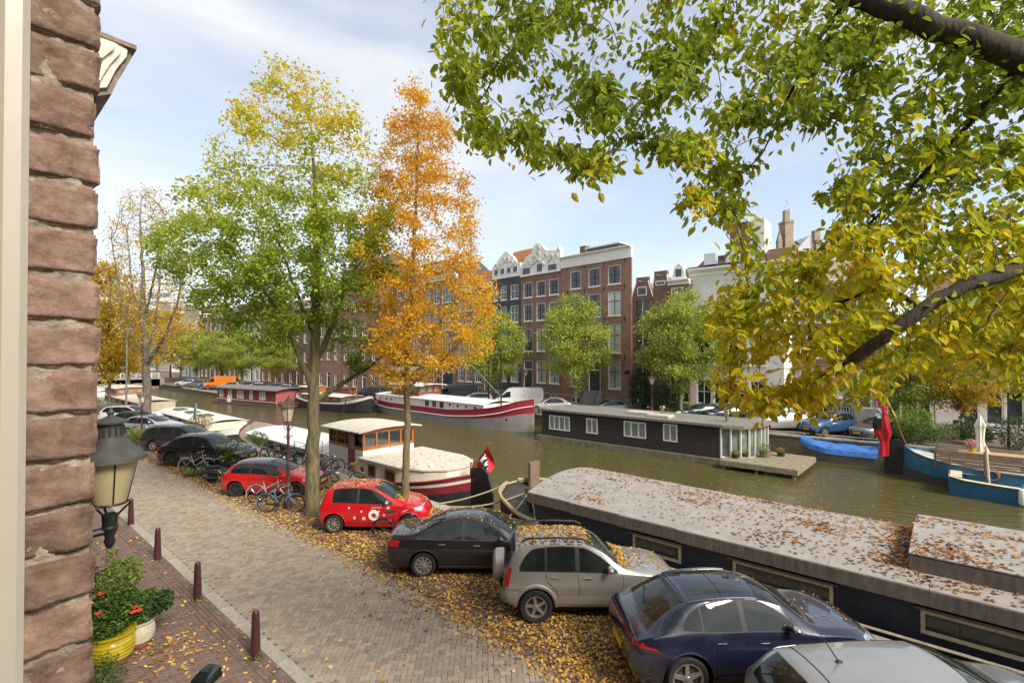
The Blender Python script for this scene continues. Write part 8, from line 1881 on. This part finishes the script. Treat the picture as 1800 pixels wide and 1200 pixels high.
p = atx(1690, 738, 47); cols = [(.35, .25, .12), (.5, .45, .35), (.12, .2, .16), (.3, .1, .2), (.55, .5, .4), (.2, .12, .08), (.45, .2, .1), (.3, .3, .32), (.15, .1, .3), (.5, .35, .2), (.4, .42, .38), (.22, .3, .25)]
for k in range(12):
    q = math.pi+(-1.0+2.0*((k*5) % 12)/11); zz_ = .9+k*.36; o = thing('bird_box', ['tan', 'pale', 'green', 'plum', 'cream', 'dark brown', 'rust', 'grey', 'violet', 'ochre', 'grey green', 'moss green'][k]+' bird box hung on the yellow tree trunk', 'bird box', (p[0]+.26*math.cos(q)-.05, p[1]+.34*math.sin(q), zz_-.1), q+math.pi/2)
    m = M('box_%d' % k, cols[k], .7); g = MB(); g.box(-.13, .13, -.1, .1, 0, .26); b_ = g.build('box', m, o, smooth=0); g = MB(); g.prism([(-.17, .26), (.17, .26), (0, .40)], -.14, .14, 'y'); g.build('roof', M('box_roof', (.12, .09, .07), .7), o, smooth=0); g = MB(); g.lathe([(.035, 0), (.035, .004)], 10, (0, -.106, .15), 'y'); g.build('hole', black, b_)
# wall lamp in the alley that is lit
# ---- people
def person(label, loc, rz, top, legs, shoe, h=1.75, arm=.1):
    o = thing('person', label, 'person', loc, rz); s = h/1.75
    bm = bmesh.new(); J = {'pel': (0, 0, .93), 'bel': (0, .0, 1.08), 'che': (0, .0, 1.32), 'nec': (0, 0, 1.47), 'hd0': (0, .01, 1.56), 'hd1': (0, .015, 1.68)}
    E = [('pel', 'bel'), ('bel', 'che'), ('che', 'nec'), ('nec', 'hd0'), ('hd0', 'hd1')]; Rr = {'pel': (.15, .11), 'bel': (.135, .10), 'che': (.17, .11), 'nec': (.055, .055), 'hd0': (.075, .085), 'hd1': (.08, .09)}
    for sd, sg in (('l', 1), ('r', -1)):
        J.update({sd+'hip': (sg*.09, 0, .88), sd+'kn': (sg*.10, .02, .48), sd+'an': (sg*.11, -.02, .09), sd+'toe': (sg*.13, .14, .04), sd+'sh': (sg*.19, 0, 1.40), sd+'el': (sg*.25, -.02, 1.12), sd+'wr': (sg*.24, arm, .90), sd+'ha': (sg*.235, arm+.04, .80)})
        E += [('pel', sd+'hip'), (sd+'hip', sd+'kn'), (sd+'kn', sd+'an'), (sd+'an', sd+'toe'), ('che', sd+'sh'), (sd+'sh', sd+'el'), (sd+'el', sd+'wr'), (sd+'wr', sd+'ha')]
        Rr.update({sd+'hip': (.095, .095), sd+'kn': (.065, .065), sd+'an': (.045, .045), sd+'toe': (.045, .035), sd+'sh': (.065, .065), sd+'el': (.045, .045), sd+'wr': (.032, .032), sd+'ha': (.03, .038)})
    vs_ = {k: bm.verts.new([c*s for c in p]) for k, p in J.items()}
    for a, b in E: bm.edges.new((vs_[a], vs_[b]))
    names = list(J); me = bpy.data.meshes.new('body'); bm.to_mesh(me); bm.free(); ob = link('body', me, o)
    md = ob.modifiers.new('skin', 'SKIN'); sk = me.skin_vertices[0].data
    for i, k in enumerate(names): sk[i].radius = [r_*s for r_ in Rr[k]]; sk[i].use_root = k == 'pel'
    ob.modifiers.new('sub', 'SUBSURF').levels = 1; ob.modifiers['sub'].render_levels = 1
    bpy.context.view_layer.update(); dg = bpy.context.evaluated_depsgraph_get(); nm = bpy.data.meshes.new_from_object(ob.evaluated_get(dg)); ob.modifiers.clear(); ob.data = nm
    nm.materials.clear()
    for m in (M('skin_tone', (.45, .28, .2), .6), top, legs, shoe): nm.materials.append(m)
    for pl_ in nm.polygons:
        z = pl_.center.z/s; x = abs(pl_.center.x)/s; pl_.material_index = 3 if z < .1 else (2 if z < .97 and x < .2 else (1 if z < 1.47 and z > .86 else 0)); pl_.use_smooth = True
    g = MB(); g.blob((0, -.012*s, 1.69*s), .092*s, .105*s, .09*s, 12, 8); g.build('hair', M('brown_hair', (.05, .03, .02), .6), o)
    for sg in (-1, 1): g = MB(); g.blob((sg*.032*s, .098*s, 1.645*s), .012*s, .008*s, .009*s, 6, 4); g.build('eye', black, o)
    g = MB(); g.blob((0, .108*s, 1.615*s), .014*s, .022*s, .024*s, 6, 4); g.build('nose', M('skin_tone', (.45, .28, .2)), o)
    return o
x_, _ = HR.loc(1519, 700); q = HR.pL+HR.d*x_; zdoor = HR.zb+HR.loc(1520, 715)[1]
nn = np.array([-HR.d[1], HR.d[0]]); q = q+nn*.28
person('person in light top, dark trousers and white shoes standing in the doorway', (q[0], q[1], zdoor), math.pi/2, M('top_grey', (.42, .40, .40), .8), M('trousers_black', (.02, .02, .025), .8), M('shoes_white', (.65, .65, .63), .6))
p = atx(1122, 700, 43.6); person('person in dark coat standing among the bicycles by the alley', (p[0], p[1], -.15), math.pi/2, M('coat_dark', (.02, .022, .03), .8), M('trousers_navy', (.03, .035, .05), .8), M('shoes_dark', (.03, .03, .03), .6))
# ================================================================== FALLEN LEAVES
def dens_at(x, y):
    e = road_edge(y); d = x-e
    base = 1/(1+math.exp(-(d+.15)/.14)); fade = 1-max(0, min(1, (x-11.2)/1.6))*.55; far = max(.25, 1-max(0, y-24)/30)
    return base*fade*far
P = []
while len(P) < 40000:
    x = 5.2+7.2*random.random(); y = 2.0+34*(random.random()**1.5)
    n_ = .5+.5*math.sin(x*2.3+1.7*math.sin(y*1.1))*math.sin(y*1.9+x)
    if random.random() < dens_at(x, y)*(.45+.55*n_): P.append((x, y, .010+random.random()*.03))
P = np.array(P); V, F = leaf_arrays(P, .078, .35, .35)
tag(link('leaf_litter', mesh_np('leaf_litter', V, F, leafm)), 'thick drift of golden fallen leaves along the parking strip', 'leaves', kind='stuff')
P = [(random.uniform(4.4, 8), 3+28*random.random()**1.3, .012) for _ in range(420)]+[(1.6+2.5*random.random()**.8, 7+20*random.random()**1.6, .05) for _ in range(520)]
for _ in range(160): P.append((pp[0]+.9+random.gauss(0, .35), pp[1]-.4+random.gauss(0, .5), .05))
V, F = leaf_arrays(np.array(P), .085, .25, .3); tag(link('scattered_leaves', mesh_np('scattered_leaves', V, F, leafm)), 'loose yellow leaves scattered on road and sidewalk', 'leaves', kind='stuff')
# on the barge roof, in patches
brn = Mleaf('brown_leaf', [(0, (.09, .036, .014)), (.35, (.24, .10, .03)), (.65, (.40, .19, .05)), (1, (.56, .34, .13))], nscale=1.5, nw=.3, trans=.1, rough=.7)
P = []; cl_ = [(random.uniform(2.5, 21), random.uniform(-2.0, 1.6), random.uniform(.12, .55), random.random()) for _ in range(85)]
while len(P) < 5600:
    cx, cy, cr_, wgt = random.choice(cl_)
    if random.random() > .25+.75*min(1, cx/9): continue
    x = cx+random.gauss(0, cr_*1.4); y = cy+random.gauss(0, cr_*.6)
    if len(P) % 9 == 0: x = random.uniform(2, 21); y = random.uniform(-2.1, 2.0)
    if len(P) % 11 == 1: x = 11.85-abs(random.gauss(0, .25)); y = random.uniform(-1.7, 1.2)
    if not (1.8 < x < 22 and -2.15 < y < 2.15): continue
    ze = 2.52-.05*min(1, (x-1.75)/5); z = ze+.36*(1-(y/2.22)**2)+.012
    if x > 11.9 and abs(y) < 1.72: z = 2.98+.14*(1-(y/1.72)**2)+.012
    P.append((15.35+y, 12.7-x, W0+z))
V, F = leaf_arrays(np.array(P), .085, .3, .35); tag(link('roof_leaves', mesh_np('roof_leaves', V, F, brn)), 'brown leaves in patches on the grey felt barge roof', 'leaves', kind='stuff')
P = [(15.6+random.uniform(-1.9, 1.9), 40-random.uniform(wy1+.3, 22.6), W0+2.06) for _ in range(260)]+[(15.6+random.uniform(-1.6, 1.6), 40-random.uniform(3.2, 14), W0+2.03-.0) for _ in range(150)]
P = [(x, y, z if y < 22 else W0+1.735+.30*(1-((x-15.6)/1.86)**2)) for x, y, z in P]; V, F = leaf_arrays(np.array(P), .07, .3, .3); tag(link('cabin_leaves', mesh_np('cabin_leaves', V, F, brn)), 'few brown leaves on the cream barge roofs', 'leaves', kind='stuff')
P = []
while len(P) < 700:
    x = 13+27*random.random(); y = 1+55*random.random()**1.2
    if 13 < x < 18.2 and (y < 12.9 or 15 < y < 41): continue
    if 32.8 < x < 38.4 and 9 < y < 27: continue
    P.append((x, y, ZW+.008))
V, F = leaf_arrays(np.array(P), .09, .02, .05); tag(link('floating_leaves', mesh_np('floating_leaves', V, F, leafm)), 'yellow leaves floating on the canal', 'leaves', kind='stuff')
